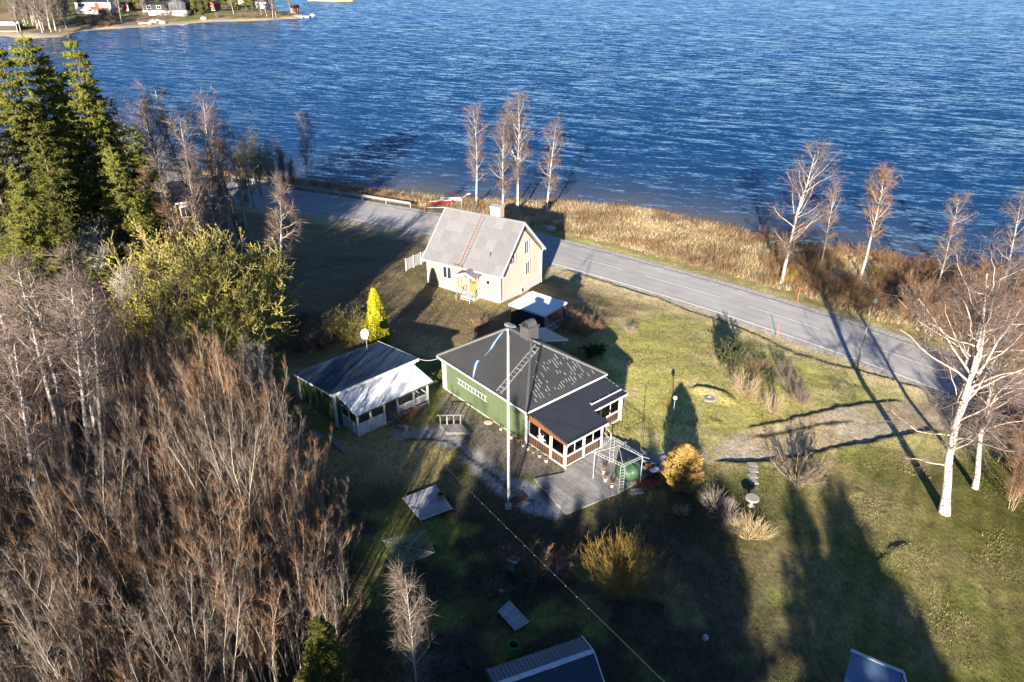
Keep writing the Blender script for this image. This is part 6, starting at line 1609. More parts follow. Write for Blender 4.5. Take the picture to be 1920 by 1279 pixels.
bdm = MB().box(-0.75, 0.75, -0.06, 0.06, 0.10, 0.13).mesh("board", MATS["dark_red_paint"])
for i in range(6): link("board", bdm, rp, (0, -0.42 + i * 0.168, 0))
bl_ = MB().box(-0.05, 0.05, -0.48, 0.48, 0, 0.098).mesh("bearer", m_dkw)
for x in (-0.65, 0, 0.65): link("bearer", bl_, rp, (x, 0, 0))
q = G(1193, 922)
fs = thing("board_pile", "short grey boards dropped at the corner of the terrace", "boards", q, R(12))
for i in range(4): MB().box(-0.45 + .05 * i, 0.42 + .04 * i, -0.25 + .13 * i, -0.14 + .13 * i, 0.02 * (i % 2), 0.03 + 0.02 * (i % 2)).build("board", m_grey_wood, fs)

# ------------------------------------------------------------------ wooden platforms, footbridge and loose planks
m_plat = mk("silvered_planks", (0.40, 0.40, 0.41), 0.85, 0.25, 2.5, objvar=0.15, bump=0.004, bscale=20)
def platform(quad, label, n, z=0.14, nm="wooden_platform"):
    P_ = []
    for q_ in quad: g = G(*q_); P_.append(Vector((g[0], g[1], 0)))
    zc_ = max(gz(v.x, v.y) for v in P_) + z
    o = sum(P_, Vector()) / 4
    t = thing(nm, label, "platform", (o.x, o.y, zc_))
    a, b_, c, d = [v - o for v in P_]
    for i in range(n):
        f0, f1 = i / n + 0.004, (i + 1) / n - 0.010
        MB().slab([a.lerp(d, f0), b_.lerp(c, f0), b_.lerp(c, f1), a.lerp(d, f1)], (0, 0, -0.04)).build("plank", m_plat, t)
    for f in (0.1, 0.5, 0.9): MB().bar(a.lerp(b_, f) - Vector((0, 0, .10)), d.lerp(c, f) - Vector((0, 0, .10)), 0.08, 0.12).build("bearer", m_dkw, t)
    return t
plat = platform([(755, 938), (817, 914), (849, 958), (789, 980)], "square grey plank platform with a clay pot on the shaded lawn", 15)
pz = plat.location.z
q = at_z(827, 936, pz)
t = thing("flower_pot", "large empty terracotta pot standing on the square platform", "pot", q)
MB().lathe([(0.16, 0), (0.24, 0.34), (0.27, 0.35), (0.27, 0.44), (0.23, 0.44), (0.21, 0.3)], 18).build("pot", m_terr, t); MB().lathe([(0.215, .32), (.01, .34)], 12).build("soil", m_soil, t)
platform([(933, 1150), (955, 1130), (993, 1170), (966, 1187)], "small grey board platform near the green barrel", 12)
platform([(966, 1262), (987, 1247), (993, 1258), (972, 1272)], "little grey pallet leaning by the black shed", 6)
# footbridge
br = [G(*q_) for q_ in ((825, 801), (865, 800), (881, 816), (836, 818))]
fb = thing("footbridge", "low grey footbridge with a single handrail over the gravel path", "footbridge", (*br[0][:2], br[0][2] + 0.25))
o_ = Vector((br[0][0], br[0][1], 0)); Q_ = [Vector((b_[0], b_[1], 0)) - o_ for b_ in br]
for i in range(11):
    f0, f1 = i / 11 + .006, (i + 1) / 11 - .012
    MB().slab([Q_[0].lerp(Q_[1], f0), Q_[0].lerp(Q_[1], f1), Q_[3].lerp(Q_[2], f1), Q_[3].lerp(Q_[2], f0)], (0, 0, -0.05)).build("plank", m_grey_wood, fb)
for a, b_ in ((Q_[0], Q_[1]), (Q_[3], Q_[2])): MB().bar(a - Vector((0, 0, .12)), b_ - Vector((0, 0, .12)), 0.08, 0.14).build("beam", m_grey_wood, fb)
for i in range(4): c = Q_[0].lerp(Q_[1], .03 + .94 * i / 3); MB().bar(c - Vector((0, 0, .3)), c + Vector((0, 0, .72)), 0.07).build("post", m_grey_wood, fb)
MB().bar(Q_[0] - (Q_[1] - Q_[0]) * .12 + Vector((0, 0, .75)), Q_[1] + (Q_[1] - Q_[0]) * .06 + Vector((0, 0, .75)), 0.10, 0.05).build("handrail", m_grey_wood, fb)
rm_ = [Vector((*at_z(x, y, br[0][2])[:2], 0)) - o_ for x, y in ((809, 806), (824, 800), (837, 814), (821, 818))]
for i in range(5):
    f0, f1 = i / 5 + .01, (i + 1) / 5 - .02
    z0 = lambda f: Vector((0, 0, -0.18 + .14 * f))
    MB().slab([rm_[0].lerp(rm_[1], f0) + z0(f0), rm_[0].lerp(rm_[1], f1) + z0(f1), rm_[3].lerp(rm_[2], f1) + z0(f1), rm_[3].lerp(rm_[2], f0) + z0(f0)], (0, 0, -0.04)).build("ramp_board", m_grey_wood, fb)
for i, (a, b_, w_) in enumerate([((616, 820), (648, 854), .28), ((584, 811), (603, 824), .5), ((745, 800), (772, 806), .2)]):
    A_, B_ = G(*a), G(*b_); d_ = B_ - A_; L_ = float(np.linalg.norm(d_[:2])); 
    tag(MB().box(0, L_, -w_ / 2, w_ / 2, 0, 0.12).box(0.1, 0.25, -w_ / 2 - .05, w_ / 2 + .05, -.06, 0.0).build("timber_beam", m_grey_wood, None, (A_[0], A_[1], max(A_[2], B_[2]) + 0.05), (0, 0, math.atan2(d_[1], d_[0]))), ["long grey timber beam lying in front of the cottage corner", "short weathered timber lying left of the long beam", "thin board at the cottage entrance path"][i], "timber")

# ------------------------------------------------------------------ clothes dryer
q = at_z(765, 1032, 1.45); g = gz(q[0], q[1])
cd = thing("rotary_dryer", "square rotary clothes dryer with four arms on the shaded lawn", "clothes dryer", (q[0], q[1], g))
MB().tube([(0, 0, -0.2), (0, 0, 1.5)], 0.025, 8).build("pole", m_galv, cd)
ends = [Vector(at_z(x, y, 1.62)) - Vector((q[0], q[1], g)) for x, y in ((718, 1013), (797, 994), (815, 1036), (750, 1060))]
for e in ends: MB().bar((0, 0, 1.35), e, 0.03).build("arm", m_galv, cd)
for k in range(6):
    f = 0.45 + 0.11 * k
    for i in range(4):
        a = Vector((0, 0, 1.35)).lerp(ends[i], f); b_ = Vector((0, 0, 1.35)).lerp(ends[(i + 1) % 4], f)
        MB().tube([a, a.lerp(b_, .5) - Vector((0, 0, .02)), b_], 0.006, 3).build("line", m_white_old, cd)

# ------------------------------------------------------------------ barrel, framed box, bird table, manhole, stepping path
q = G(963, 1232)
bb = thing("rain_barrel", "open green rain barrel on the dark slope by the shed", "barrel", q)
m_bar = mk("green_plastic", (0.045, 0.16, 0.045), 0.35, .15, 3.0)
MB().lathe([(0.22, 0), (0.29, 0.2), (0.31, 0.45), (0.29, 0.72), (0.27, 0.9), (0.24, 0.9), (0.25, 0.6), (0.2, 0.3)], 20).build("barrel_body", m_bar, bb, smooth=True)
MB().lathe([(0.245, .55), (.01, .55)], 14).build("water_surface", m_dark, bb)
q = G(960, 1072)
bx = thing("framed_box", "pale edged tilted wooden box among the dark shrubs", "box", q, R(-25))
b_ = MB().box(-0.22, 0.22, -0.32, 0.32, 0.15, 0.70).build("box_body", mk("greenish_old_wood", (0.16, .17, .12), .9, .3, 3.0), bx)
b_.rotation_euler = (R(-22), 0, 0)
for s, (x0_, x1_, y0_, y1_) in enumerate([(-.26, .26, -.36, -.31), (-.26, .26, .31, .36), (-.26, -.21, -.31, .31), (.21, .26, -.31, .31)]):
    e = MB().box(x0_, x1_, y0_, y1_, 0.66, 0.74).build("edge_strip", m_white_old, bx); e.rotation_euler = (R(-22), 0, 0)
q = G(1408, 948)
m_conc2 = mk("mossy_concrete", (0.26, 0.25, 0.225), 0.9, 0.25, 3.0, bump=0.004, bscale=25)
bt_ = thing("stone_bird_table", "round grey stone table top on a stem standing on the lawn", "table", q)
MB().lathe([(0.36, 0.50), (0.42, 0.53), (0.42, 0.60), (0.38, 0.63)], 24).build("table_top", m_conc2, bt_)
MB().lathe([(0.25, -.1), (0.2, 0.05), (0.10, 0.12), (0.09, 0.45), (0.16, 0.50)], 14).build("stem", m_conc2, bt_)
q = G(1330, 748)
mh_ = thing("well_cover", "round ringed well cover set in the sunlit lawn", "well cover", (q[0], q[1], q[2] + 0.02))
MB().lathe([(0.42, -.1), (0.42, 0.03), (0.36, 0.04), (0.36, 0.0)], 24).build("outer_ring", m_conc2, mh_)
MB().lathe([(0.30, -.1), (0.30, 0.05), (0.22, 0.06), (0.2, 0.02)], 20).build("inner_ring", m_galv, mh_)
for i, y_ in enumerate((872, 882, 893, 904)):
    q = G(1411 + (i % 2), y_); tag(MB().box(-0.28, 0.28, -0.24, 0.24, -0.05, 0.04).box(-0.26, 0.26, -0.22, 0.22, .04, .045).build("stepping_stone", m_conc2, None, (q[0], q[1], q[2] + 0.01), (0, 0, 0.05 * i)), ["stepping stone nearest the driveway", "second stepping stone from the driveway", "third stepping stone, before the bird table", "stepping stone nearest the bird table"][i], "stepping stone", "stepping stones to the bird table")

# ------------------------------------------------------------------ lamps
def garden_lamp(px, top, label, headm):
    b_ = G(*px); t_ = at_y(top[0], top[1], b_[1]); h = t_[2] - b_[2]
    t = thing("garden_lamp", label, "lamp", b_, 0, "globe garden lamps")
    MB().tube([(0, 0, -0.1), (0, 0, h - 0.12)], 0.032, 8).build("post", headm[1], t)
    MB().lathe([(0.05, h - 0.16), (0.08, h - 0.12), (0.08, h - 0.08)], 10).build("collar", m_black_metal, t)
    MB().ball((0, 0, h + 0.04), 0.15, 14, 10).build("globe", headm[0], t, smooth=True)
m_globe = mk("opal_globe", (0.75, 0.75, 0.74), 0.15, 0.03, 2.0)
m_globe2 = mk("smoky_globe", (0.30, 0.34, 0.38), 0.08, 0.03, 2.0)
garden_lamp((1261, 787), (1267, 747), "globe garden lamp with pale post on the sunlit lawn", (m_globe, m_galv))
garden_lamp((1313, 1252), (1313, 1197), "globe garden lamp with dark post on the shaded lawn", (m_globe2, m_black_metal))
q = G(1201, 846); lp = thing("post_stake", "thin dark stake standing at the edge of the gravel", "stake", q)
MB().tube([(0, 0, -.2), (0, 0, 2.3)], 0.025, 6).build("stake", m_black_metal, lp); MB().ball((0, 0, 2.3), 0.04, 6, 5).build("tip", m_black_metal, lp)
def street_lamp(px, top, label, arm, hfix=None):
    b_ = G(*px); t_ = at_y(top[0], top[1], b_[1]); h = hfix or (t_[2] - b_[2])
    t = thing("street_lamp", label, "street lamp", b_, 0, "street lamps along the road")
    a = Vector(arm)
    MB().tube([(0, 0, -0.2), (0, 0, h * .5), (0, 0, h - 0.9), tuple(a * .25 + Vector((0, 0, h - 0.45))), tuple(a * .9 + Vector((0, 0, h)))], [0.07, 0.06, 0.05, 0.045, 0.04], 8).build("pole", m_galv, t, smooth=True)
    d_ = a.normalized(); hd = MB().ball((0, 0, 0), 0.16, 12, 8, (2.0, 1.0, 0.55)).build("lamp_head", m_white, t, tuple(a + Vector((0, 0, h + 0.03))), (0, R(-14), math.atan2(d_.y, d_.x)), smooth=True)
street_lamp((1606, 693), (1637, 572), "street lamp beside the road near the big birches", (0.55, 0.75, 0))
street_lamp((478, 347), (490, 312), "street lamp at the guard rail by the road bend", (0.95, -0.1, 0))
street_lamp((866, 398), (880, 364), "street lamp rising behind the yellow house roof", (1.0, 0.0, 0))
for i, (q_, h) in enumerate([((1495, 566), 1.6), ((1456, 633), 1.5), ((796, 398), 1.3), ((806, 396), 1.3)]):
    b_ = G(*q_); t = thing("snow_stake", ["orange snow stake on the lake side of the road", "thin reddish snow stake on the verge by the lawn", "short red stake beside the upturned boat", "second short red stake beside the upturned boat"][i], "stake", b_, 0, "snow stakes")
    MB().tube([(0, 0, -.1), (0, 0, h * .55)], 0.03, 6).build("rod", mk("orange_paint", (0.60, 0.14, 0.05), .6, .1, 3.0), t); MB().tube([(0, 0, h * .551), (0, 0, h)], 0.03, 6).build("top_band", MATS["orange_paint"], t)

# ------------------------------------------------------------------ guard rail
gr0 = road_t(405, 352); gr1 = road_t(760, 400)
Lg, tg = offset_line(ROAD, 4.15, 1.0)
def rail_pt(t): return Vector((np.interp(t, tg * (1), Lg[:, 0]), np.interp(t, tg, Lg[:, 1]), 0))
rail = thing("guard_rail", "galvanised guard rail along the lake side of the road", "guard rail", (0, 0, 0))
n_ = int((gr1 - gr0) / 2.0)
m = MB()
for i in range(n_):
    a, b_ = rail_pt(gr0 + i * 2.0), rail_pt(gr0 + (i + 1) * 2.0)
    for z, w_ in ((-1.72, .12), (-1.86, .10), (-1.60, .10)): m.bar(a + Vector((0, 0, z)), b_ + Vector((0, 0, z)), 0.03 if w_ < .12 else 0.05, w_)
m.build("beam", m_galv, rail)
pm = MB().box(-0.05, 0.05, 0.03, 0.13, -0.9, 0.1).mesh("post", m_galv)
for i in range(0, n_ + 1, 2):
    a = rail_pt(gr0 + i * 2.0); link("post", pm, rail, (a.x, a.y, -1.70))

# ------------------------------------------------------------------ utility pole and cables
b_ = G(462, 506); t_ = at_y(430, 362, b_[1])
up_ = thing("utility_pole", "dark wooden utility pole with a small grey box", "utility pole", b_)
H_ = t_[2] - b_[2]
MB().tube([(0, 0, -.3), (t_[0] - b_[0], 0, H_)], [0.17, 0.12], 8).build("pole", mk("creosoted_wood", (0.05, .042, .036), .9, .2, 3.0), up_)
MB().box(0.12, 0.5, -0.35, -0.1, 2.7, 3.6).build("meter_box", m_galv, up_)
MB().bar((t_[0] - b_[0] - .5, 0, H_ - .3), (t_[0] - b_[0] + .5, 0, H_ - .3), 0.1).build("crossarm", m_black_metal, up_)
ca_ = Vector(G(524, 602)) + Vector((0.1, 0, 2.6)); cb_ = Vector(at_z(1260, 1292, 8.5))
def cable_pts(a, b, sag, n=24): return [a.lerp(b, i / n) - Vector((0, 0, sag * 4 * (i / n) * (1 - i / n))) for i in range(n + 1)]
cp = cable_pts(ca_, cb_, 0.25, 40)
tag(MB().tube(cp, 0.0035, 4).build("overhead_cable", m_black_metal), "thin overhead cable crossing the garden from the narrow birch", "cable")
ls = thing("light_string", "string of tiny lamp bulbs running along the overhead cable", "light string", cp[24])
bm = MB().ball((0, 0, 0), 0.011, 6, 5).mesh("bulb", m_white_old)
MB().tube([p_ - cp[24] - Vector((0, 0, .035)) for p_ in cp[24:]], 0.003, 4).build("wire", m_black_metal, ls)
for i in range(15):
    f = 28 + i * 9 / 15; k = min(int(f), 39); link("bulb", bm, ls, cp[k].lerp(cp[k + 1], f - k) - cp[24] - Vector((0, 0, .06)))
a_ = to_w(an, (AX + 0.3, 0.0, 2.75)); e_ = to_w(gh, (-0.45, GL + 0.3, 2.75))
tag(MB().tube(cable_pts(a_, e_, 0.18, 10), 0.015, 4).build("house_cable", m_white_old), "pale cable strung between the cottage and the green house", "cable")

# ------------------------------------------------------------------ satellite dish
q = to_w(an, (4.35, AY + 0.75, 0)); g = gz(q.x, q.y)
tz_ = at_y(687, 640, q.y)
sd = thing("satellite_dish", "white satellite dish on a pole behind the cottage roof", "satellite dish", (tz_[0], q.y, g))
hd_ = at_y(687, 628, q.y)[2] - g
MB().tube([(0, 0, -.1), (0, 0, hd_ - .05)], 0.035, 8).build("mast", m_galv, sd)
prof = [(0.02, 0.0), (0.15, 0.012), (0.28, 0.045), (0.38, 0.09), (0.40, 0.105), (0.385, 0.11), (0.27, 0.065), (0.02, 0.02)]
MB().lathe(prof, 24).build("reflector", m_white, sd, (0, -0.1, hd_ + 0.12), (R(62), 0, R(-30)), smooth=True)
MB().tube([(0, -0.1, hd_ - .15), (0.25, -0.62, hd_ - .05)], 0.018, 6).build("feed_arm", m_galv, sd)
MB().ball((0.25, -0.62, hd_ + 0.0), 0.06, 8, 6).build("feed_head", m_white_old, sd)

# ------------------------------------------------------------------ upturned boats on the shore behind the road
def boat(px, L_, w_, rz, mat, label, name="rowing_boat", keel=True, fn=G):
    b_ = fn(*px); t = thing(name, label, "boat", b_, rz)
    V = []; n = 11
    for i in range(n):
        f = i / (n - 1); x = (f - .5) * L_; ww = w_ / 2 * math.sin(math.pi * (0.06 + 0.88 * f)) ** 0.6
        for k in range(7):
            a = math.pi * k / 6; V.append((x, -ww * math.cos(a), 0.05 + 0.52 * math.sin(a) ** .7 * (0.55 + 0.45 * math.sin(math.pi * (0.1 + .8 * f)))))
    F = [(i * 7 + k, i * 7 + k + 1, (i + 1) * 7 + k + 1, (i + 1) * 7 + k) for i in range(n - 1) for k in range(6)]
    F += [tuple(range(7)), tuple(reversed(range((n - 1) * 7, n * 7)))]
    MB().add(V, F).build("hull", mat, t, smooth=True)
    MB().bar((-L_ * .45, 0, .58), (L_ * .45, 0, .58), 0.05, 0.08).build("keel", m_white_old if keel else m_dark, t)
m_redb = mk("red_boat_paint", (0.55, 0.03, 0.035), 0.4, .1, 2.0)
boat((826, 384), 3.6, 1.5, R(12), m_redb, "upturned red rowing boat on the shore beyond the road")
boat((846, 378), 3.4, 1.4, R(-5), m_white_old, "upturned pale boat just behind the red one")
boat((818, 397), 3.0, 1.1, R(3), m_dkw, "dark upturned boat lying in the shade nearest the road")

# ------------------------------------------------------------------ neighbour's house behind the trees
c_ = G(431, 413)
nh = thing("brown_neighbour_house", "brown boarded house half hidden by trees at the road bend", "house", c_, R(-62))
m_oc = mk("ochre_brown_boards", (0.40, 0.27, 0.15), .85, .2, 1.5, stretch=(3, 3, .5))
groove_wall("wall", m_oc, nh, (0, -7.5), (0, 0), -0.3, 3.3, out=(1, 0)); groove_wall("wall", m_oc, nh, (-6, -7.5), (0, -7.5), -0.3, 3.3); groove_wall("wall", m_oc, nh, (0, 0), (-6, 0), -0.3, 3.3, out=(0, 1))
for x, y_ in ((0, 0), (0, -7.5), (-6, 0)): MB().box(x - .1, x + .1, y_ - .1, y_ + .1, -.3, 3.3).build("corner_board", m_white, nh)
for s in (0, 1):
    MB().slab([(0.5 if s == 0 else -6.5, -8, 3.2), (0.5 if s == 0 else -6.5, .5, 3.2), (-3, .5, 5.0), (-3, -8, 5.0)], (0, 0, .08)).build("roof_slope", m_black_tile, nh)
MB().slab([(0, 0.02, 3.3), (-6, .02, 3.3), (-3, .02, 4.9)], (0, -.1, 0)).build("gable", m_oc, nh)
MB().bar((.52, -8, 3.2), (.52, .5, 3.2), .06, .2).build("fascia", m_white, nh)
window(nh, (0.02, -1.5, 1.9), (0, 1), (1, 0), 1.0, 1.2, 2, fr=.14); window(nh, (-2, -7.62, 1.9), (1, 0), (0, -1), 1.0, 1.2, 2, fr=.14); window(nh, (0.02, -5, 1.9), (0, 1), (1, 0), 1.0, 1.2, 2, fr=.14)
q = G(446, 432); bn = thing("garden_table", "dark garden table standing by the brown house", "table", q, .4)
MB().box(-.8, .8, -.4, .4, .68, .74).build("table_top", m_dkw, bn); lg_ = MB().box(-.04, .04, -.04, .04, 0, .68).mesh("leg", m_dkw)
for x in (-.7, .7):
    for y_ in (-.33, .33): link("leg", lg_, bn, (x, y_, 0))
# ------------------------------------------------------------------ far shore
def fpoly(pts): return np.array([at_z(x, y, WATER_Z)[:2] for x, y in pts])
FAR = fpoly([(-200, 85), (-60, 72), (0, 69), (44, 73.5), (90, 72), (124, 69), (150, 60), (180, 57), (212, 55), (266, 52), (320, 48.7), (382, 42.5), (430, 41), (479, 40), (510, 38.5), (541, 36), (560, 36.5), (573, 35), (580, 30), (570, 25), (541, 22), (528, 19), (518, 13), (508, 8), (495, 0), (478, -15), (440, -40), (-500, -60), (-700, 40)])
def far_h(X, Y):
    d = inside(X, Y, FAR)
    z = WATER_Z - 0.35 + np.clip(d, -6, 8) * 0.16 + np.clip(d - 8, 0, 60) * 0.055 + np.clip(d - 60, 0, 400) * 0.07
    return z + (fbm(X, Y, 30, 4) - .5) * 2.0 * np.clip(d / 20, 0, 1) + (fbm(X, Y, 6, 3) - .5) * 0.8 * np.clip(d / 6, 0, 1), d
def FG(x, y):
    z = WATER_Z + 1
    for _ in range(40):
        p = at_z(x, y, min(z, 20)); z = 0.6 * z + 0.4 * float(far_h(np.array([p[0]]), np.array([p[1]]))[0][0])
    return np.array([p[0], p[1], z])
fx_ = np.concatenate([np.linspace(-620, -280, 40)[:-1], np.arange(-280, -80, 1.8)]); fy_ = np.concatenate([np.arange(285, 520, 1.8), np.linspace(522, 1100, 60)])
FX, FY = np.meshgrid(fx_, fy_, indexing='ij'); FZ, FD = far_h(FX, FY)
nyf = len(fy_); ii, jj = np.meshgrid(np.arange(len(fx_) - 1), np.arange(nyf - 1), indexing='ij'); aa = (ii * nyf + jj).ravel(); fq = np.stack([aa, aa + nyf, aa + nyf + 1, aa + 1], 1)
m1 = fbm(FX, FY, 22, 4); m2 = fbm(FX + 9, FY, 6, 3)
Cf = np.zeros(FX.shape + (3,)) + np.array((0.20, 0.155, 0.09))
Cf = lerp(Cf, (0.115, 0.145, 0.04), sstep(0.48, 0.58, m1)); Cf = lerp(Cf, (0.12, 0.09, 0.06), sstep(0.5, 0.62, m2) * .8)
Cf = lerp(Cf, (0.42, 0.33, 0.19), sstep(9, 3, FD + (m2 - .5) * 6)); Cf = lerp(Cf, (0.30, 0.28, 0.26), sstep(0.55, .62, m2) * sstep(12, 5, FD) * .8)
Cf = lerp(Cf, (0.13, 0.10, 0.07), sstep(1.2, 0.2, FD)); Cf = Cf * (0.75 + .5 * fbm(FX, FY, 2.5, 3))[..., None]
me = mesh_np("far_shore", np.stack([FX, FY, FZ], -1), fq[(FD.ravel()[fq] > -6).any(1)], mats=[m_ground], smooth=True)
ca = me.color_attributes.new("cover", 'FLOAT_COLOR', 'POINT'); ca.data.foreach_set("color", np.concatenate([Cf.reshape(-1, 3), np.ones((Cf.shape[0] * Cf.shape[1], 1))], 1).astype(np.float32).ravel())
tag(link("far_shore", me), "headland across the lake", kind="structure")
# second strip of land beyond
F2 = fpoly([(574, 1.5), (600, 2.5), (640, 3.6), (663, 3.0), (672, 0), (660, -6), (580, -8)])
c2 = F2.mean(0); V2 = [(x, y, WATER_Z - .3) for x, y in F2] + [(c2[0] + (x - c2[0]) * .9, c2[1] + (y - c2[1]) * .9, WATER_Z + .8) for x, y in F2]
n = len(F2); tag(MB().add(V2, [(i, (i + 1) % n, n + (i + 1) % n, n + i) for i in range(n)] + [tuple(range(n, 2 * n))]).build("far_islet", mk("reed_straw", (0.42, .33, .19), .95, .25, .2)), "straw coloured reed islet beyond the headland", kind="structure")

m_redw = mk("falu_red_boards", (0.36, 0.05, 0.03), .85, .15, 1.5); m_tar = mk("tarred_black_boards", (0.035, .033, .033), .8, .2, 1.5); m_dark_roof = mk("far_black_roof", (0.03, .03, .034), .6, .2, 1.0)
def cabin(px, w, d, h, rh, wall, roof, name, label, rz=0.0, ridge_x=True, base=0.8, wins=(), trim=None):
    b_ = FG(*px); t = thing(name, label, "house", b_, rz)
    MB().box(-w/2, w/2, 0, d, -2.0, base).build("plinth", m_conc, t)
    for nm, q_ in (("wall", (-w/2, w/2, 0, 0.2)), ("wall", (-w/2, w/2, d - .2, d)), ("wall", (-w/2, -w/2 + .2, .2, d - .2)), ("wall", (w/2 - .2, w/2, .2, d - .2))): MB().box(q_[0], q_[1], q_[2], q_[3], base, base + h).build(nm, wall, t)
    e = 0.5; z0 = base + h
    if ridge_x:
        for s in (0, 1):
            y0, y1 = (-e, d/2) if s == 0 else (d + e, d/2)
            MB().slab([(-w/2 - e, y0, z0 - .1), (w/2 + e, y0, z0 - .1), (w/2 + e, y1, z0 + rh), (-w/2 - e, y1, z0 + rh)], (0, 0, .18)).build("roof_slope", roof, t)
        for x in (-w/2, w/2): MB().slab([(x, 0, z0), (x, d, z0), (x, d/2, z0 + rh - .1)], (.2 if x < 0 else -.2, 0, 0)).build("gable", wall, t)
    else:
        for s in (-1, 1): MB().slab([(s * (w/2 + e), -e, z0 - .1), (s * (w/2 + e), d + e, z0 - .1), (0, d + e, z0 + rh), (0, -e, z0 + rh)], (0, 0, .18)).build("roof_slope", roof, t)
        for y_ in (0, d): MB().slab([(-w/2, y_, z0), (w/2, y_, z0), (0, y_, z0 + rh - .1)], (0, .2 if y_ == 0 else -.2, 0)).build("gable", wall, t)
    for x, z, ww, hh in wins: window(t, (x, -0.03, base + z), (1, 0), (0, -1), ww, hh, 2, fr=.15, deep=.1)
    if trim:
        for x in (-w/2, w/2): MB().box(x - .15, x + .15, -.08, .05, base, base + h).build("corner_board", trim, t)
    return t
t = cabin((178, 27), 17, 8, 3.0, 1.6, m_white, m_dark_roof, "white_red_house", "long house with white and red front and black roof across the lake", R(4), True, 2.6, [(-5.5, 1.6, 3.5, 1.4)])
MB().box(-1.5, 2.8, -0.35, -.02, 2.2, 5.2).build("red_panel", m_redw, t); MB().box(-1.3, 1.2, -0.6, -.36, 3.6, 5.1).build("awning", m_white, t); MB().box(2.9, 8.4, -0.25, -.02, 2.2, 2.9).build("red_panel", m_redw, t)
MB().box(2.9, 8.5, -2.6, -.3, 0.4, 2.2).build("terrace_skirt", m_tar, t); MB().box(-8.5, -1.6, -2.0, -.3, 2.0, 2.3).build("balcony", m_white_old, t)
b2 = to_w(t, (8.9, -3, 0)); g2 = float(far_h(np.array([b2.x]), np.array([b2.y]))[0][0])
fpz = thing("far_flagpole", "white flagpole in front of the white and red house", "flagpole", (b2.x, b2.y, g2)); MB().tube([(0, 0, 0), (0, 0, 14)], [.16, .09], 6).build("pole", m_white, fpz); MB().ball((0, 0, 14.1), .2, 8, 6).build("finial", m_white, fpz)
t = cabin((292, 24), 13, 7, 2.6, 1.0, m_tar, m_dark_roof, "black_long_house", "low black wing of the glass gabled house across the lake", R(2), True, 1.2, [(-3, 1.4, 2, 1.3), (2, 1.4, 2, 1.3)])
t = cabin((334, 26), 8.5, 9, 3.2, 2.9, m_tar, m_dark_roof, "glass_gable_house", "black house with a tall glazed gable across the lake", R(6), False, 1.6)
for i in range(4): 
    x0_ = -3.4 + i * 1.75; zt0 = 4.4 + (1 - abs((x0_ + .8) / 4.2)) * 2.4
    MB().box(x0_, x0_ + 1.55, -.12, -.02, 1.8, zt0).build("glass_panel", m_glass, t); MB().box(x0_ - .18, x0_ - .02, -.2, -.02, 1.6, zt0).build("mullion", m_grey_wood, t)
MB().box(-13, 5.5, -4.0, -3.6, -1.2, 1.5).build("terrace_wall", m_white, t); MB().box(-13, 5.5, -3.59, -.1, 1.0, 1.3).build("terrace_floor", m_grey_wood, t)
cabin((398, 20), 4.0, 6, 2.4, 1.7, m_redw, m_dark_roof, "red_cabin", "small red cabin with steep roof among the pines across the lake", R(-8), False, .3, [(0, 1.3, .9, .9)])
cabin((490, 16), 9, 7, 3.0, 2.0, m_white_old, m_dark_roof, "pale_house", "pale house with dark roof half behind bare trees on the headland", R(-10), True, .6, [(-2.2, 1.6, 1.2, 1.2), (2, 1.6, 1.2, 1.2)])
cabin((553, 25), 3.4, 3.0, 2.2, 1.3, m_redw, m_dark_roof, "red_boathouse", "tiny red boathouse at the tip of the headland", R(3), True, .4, (), m_white)
cabin((12, 60), 9, 6, 2.4, .8, m_dkw, m_wroof, "boathouse", "low boathouse with white roof at the reed edge", R(4), True, .4)
cabin((232, 20), 5, 4, 2.4, 1.2, m_redw, m_dark_roof, "red_shed", "little red shed behind the tall flagpole across the lake", R(0), True, .4, (), m_white)
cabin((452, 9), 8, 6, 2.6, 1.5, m_white_old, m_dark_roof, "white_cottage", "white cottage glimpsed between the far pines", R(0), True, .4, [(0, 1.4, 1.2, 1.1)])
jt = FG(566, 32); tg_ = thing("stone_jetty", "low pale stone jetty at the headland tip", "jetty", (jt[0], jt[1], WATER_Z), R(-8)); MB().box(-7, 4.5, -1.4, 1.4, -1, .7).build("jetty_top", m_stone, tg_); MB().box(-9, 2, -3.6, -1.5, -1, .4).build("lower_ledge", m_stone, tg_)
def fstone(px, s, label, seed): 
    p_ = at_z(px[0], px[1], WATER_Z + .3); m = MB().ball((0, 0, 0), s, 9, 6, (1, .8, .6)); return tag(m.build("boulder", m_stone, None, p_), label, "boulder")
fstone((586, 29), 1.5, "dark boulder in the water off the headland tip", 1); 
for i, (q_, s) in enumerate([((288, 43), 2.2), ((296, 41), 1.6), ((305, 44), 1.8), ((382, 36), 1.7), ((280, 45), 1.3)]):
    p_ = FG(*q_); tag(MB().ball((0, 0, .2), s, 9, 6, (1, .8, .6)).build("boulder", m_stone, None, p_), ["largest pale boulder on the far beach", "pale boulder behind the largest one on the far beach", "pale boulder at the far water's edge", "lone white boulder below the far red cabin", "small boulder beside the far boats"][i], "boulder", "boulders on the far beach")
boat((263, 42), 4.2, 1.5, R(60), mk("red_orange_hull", (.55, .10, .05), .5, .1, 2.0), "red boat hauled up on the far beach", fn=FG)
boat((268, 45), 4.2, 1.5, R(40), m_white, "white boat beside the red one on the far beach", fn=FG)

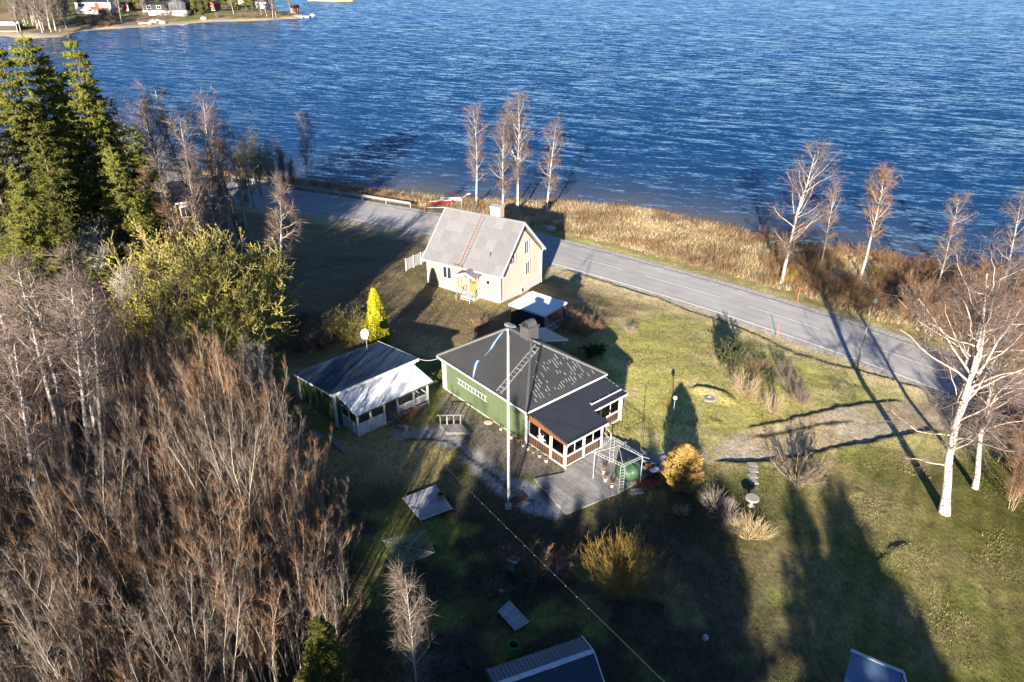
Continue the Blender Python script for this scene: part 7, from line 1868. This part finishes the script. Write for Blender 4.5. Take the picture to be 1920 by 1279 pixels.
PINE = [spruce_mesh(301, 12, 3.0, m_spruce, 110, dens=.6, low=.25, ragged=.6, fat=4), spruce_mesh(302, 12, 2.6, m_spruce_dk, 110, dens=.6, low=.08, fat=4)]
FB = [birch_mesh(311, 14, .17, 24, 8, 6, .20, low=.2, tw=.035, bark=m_birch_dim), birch_mesh(312, 13, .16, 24, 8, 6, .24, low=.15, tw=.035, twigm=m_twig_thk, bark=m_birch_dim)]
fp_l = [(150, 8, 14, 1), (165, 4, 13, 0), (250, 20, 13, 1), (258, 14, 10, 0), (366, 26, 11, 0), (380, 26, 12, 1), (408, 16, 11, 0), (424, 16, 12, 0), (436, 18, 11, 0), (446, 20, 10, 1), (462, 20, 12, 0), (474, 20, 11, 0), (390, 10, 12, 1), (120, 4, 14, 0), (30, 6, 15, 1), (8, 10, 14, 0), (300, 6, 12, 1), (340, 6, 12, 0), (205, 8, 12, 1), (60, 2, 14, 1), (225, 3, 14, 0), (270, 2, 14, 1), (95, -2, 15, 0), (180, -2, 15, 1), (320, -3, 14, 0)]
for i, (x, y_, h, pr) in enumerate(fp_l):
    p_ = FG(x, y_); plant("far_pine", "green pine on the headland across the lake", "pine", PINE[pr], p_[0], p_[1], i, h / 12, None, "pines on the headland", z=p_[2])
fb_l = [(228, 43, 15, 0), (438, 26, 13, 0), (500, 31, 13, 1), (512, 33, 14, 0), (518, 33, 12, 0), (545, 23, 11, 1), (490, 28, 11, 1), (270, 26, 10, 1)]
for i, (x, y_, h, pr) in enumerate(fb_l):
    p_ = FG(x, y_); plant("far_birch", ["bare white birch on the lawn beside the white and red house", "bare birch before the far red cabin's pines", "bare birch left of the thin pair on the headland", "taller of the thin birch pair on the headland", "shorter of the thin birch pair on the headland", "round crowned bare tree beside the tiny red boathouse", "bare tree before the pale far house", "bare tree beside the black long house"][i], "birch", FB[pr], p_[0], p_[1], i * 2, h / 13.5, None, "birches on the headland", z=p_[2])
rngF = np.random.default_rng(8)
for i in range(42):
    x, y_ = rngF.uniform(28, 136), rngF.uniform(40, 62) if i % 4 else rngF.uniform(10, 40)
    p_ = FG(x, y_); plant("far_birch", "bare birch in the grove on the far reed shore", "birch", FB[i % 2], p_[0], p_[1], i, rngF.uniform(.95, 1.35), None, "birch grove on the far shore", z=p_[2])
FBU = bush_mesh(321, 3.0, 4.0, 30, m_twig, m_twig, None, sub=6, sub2=4, r=.05)
for i in range(40):
    x, y_ = rngF.uniform(140, 215), rngF.uniform(34, 50)
    if i > 22: x, y_ = rngF.uniform(215, 540), rngF.uniform(14, 34)
    p_ = FG(x, y_); plant("far_shrub", "dark bare shrub on the headland across the lake", "shrub", FBU, p_[0], p_[1], i, rngF.uniform(.5, 1.1), None, "shrubs on the headland", z=p_[2], names=BN)
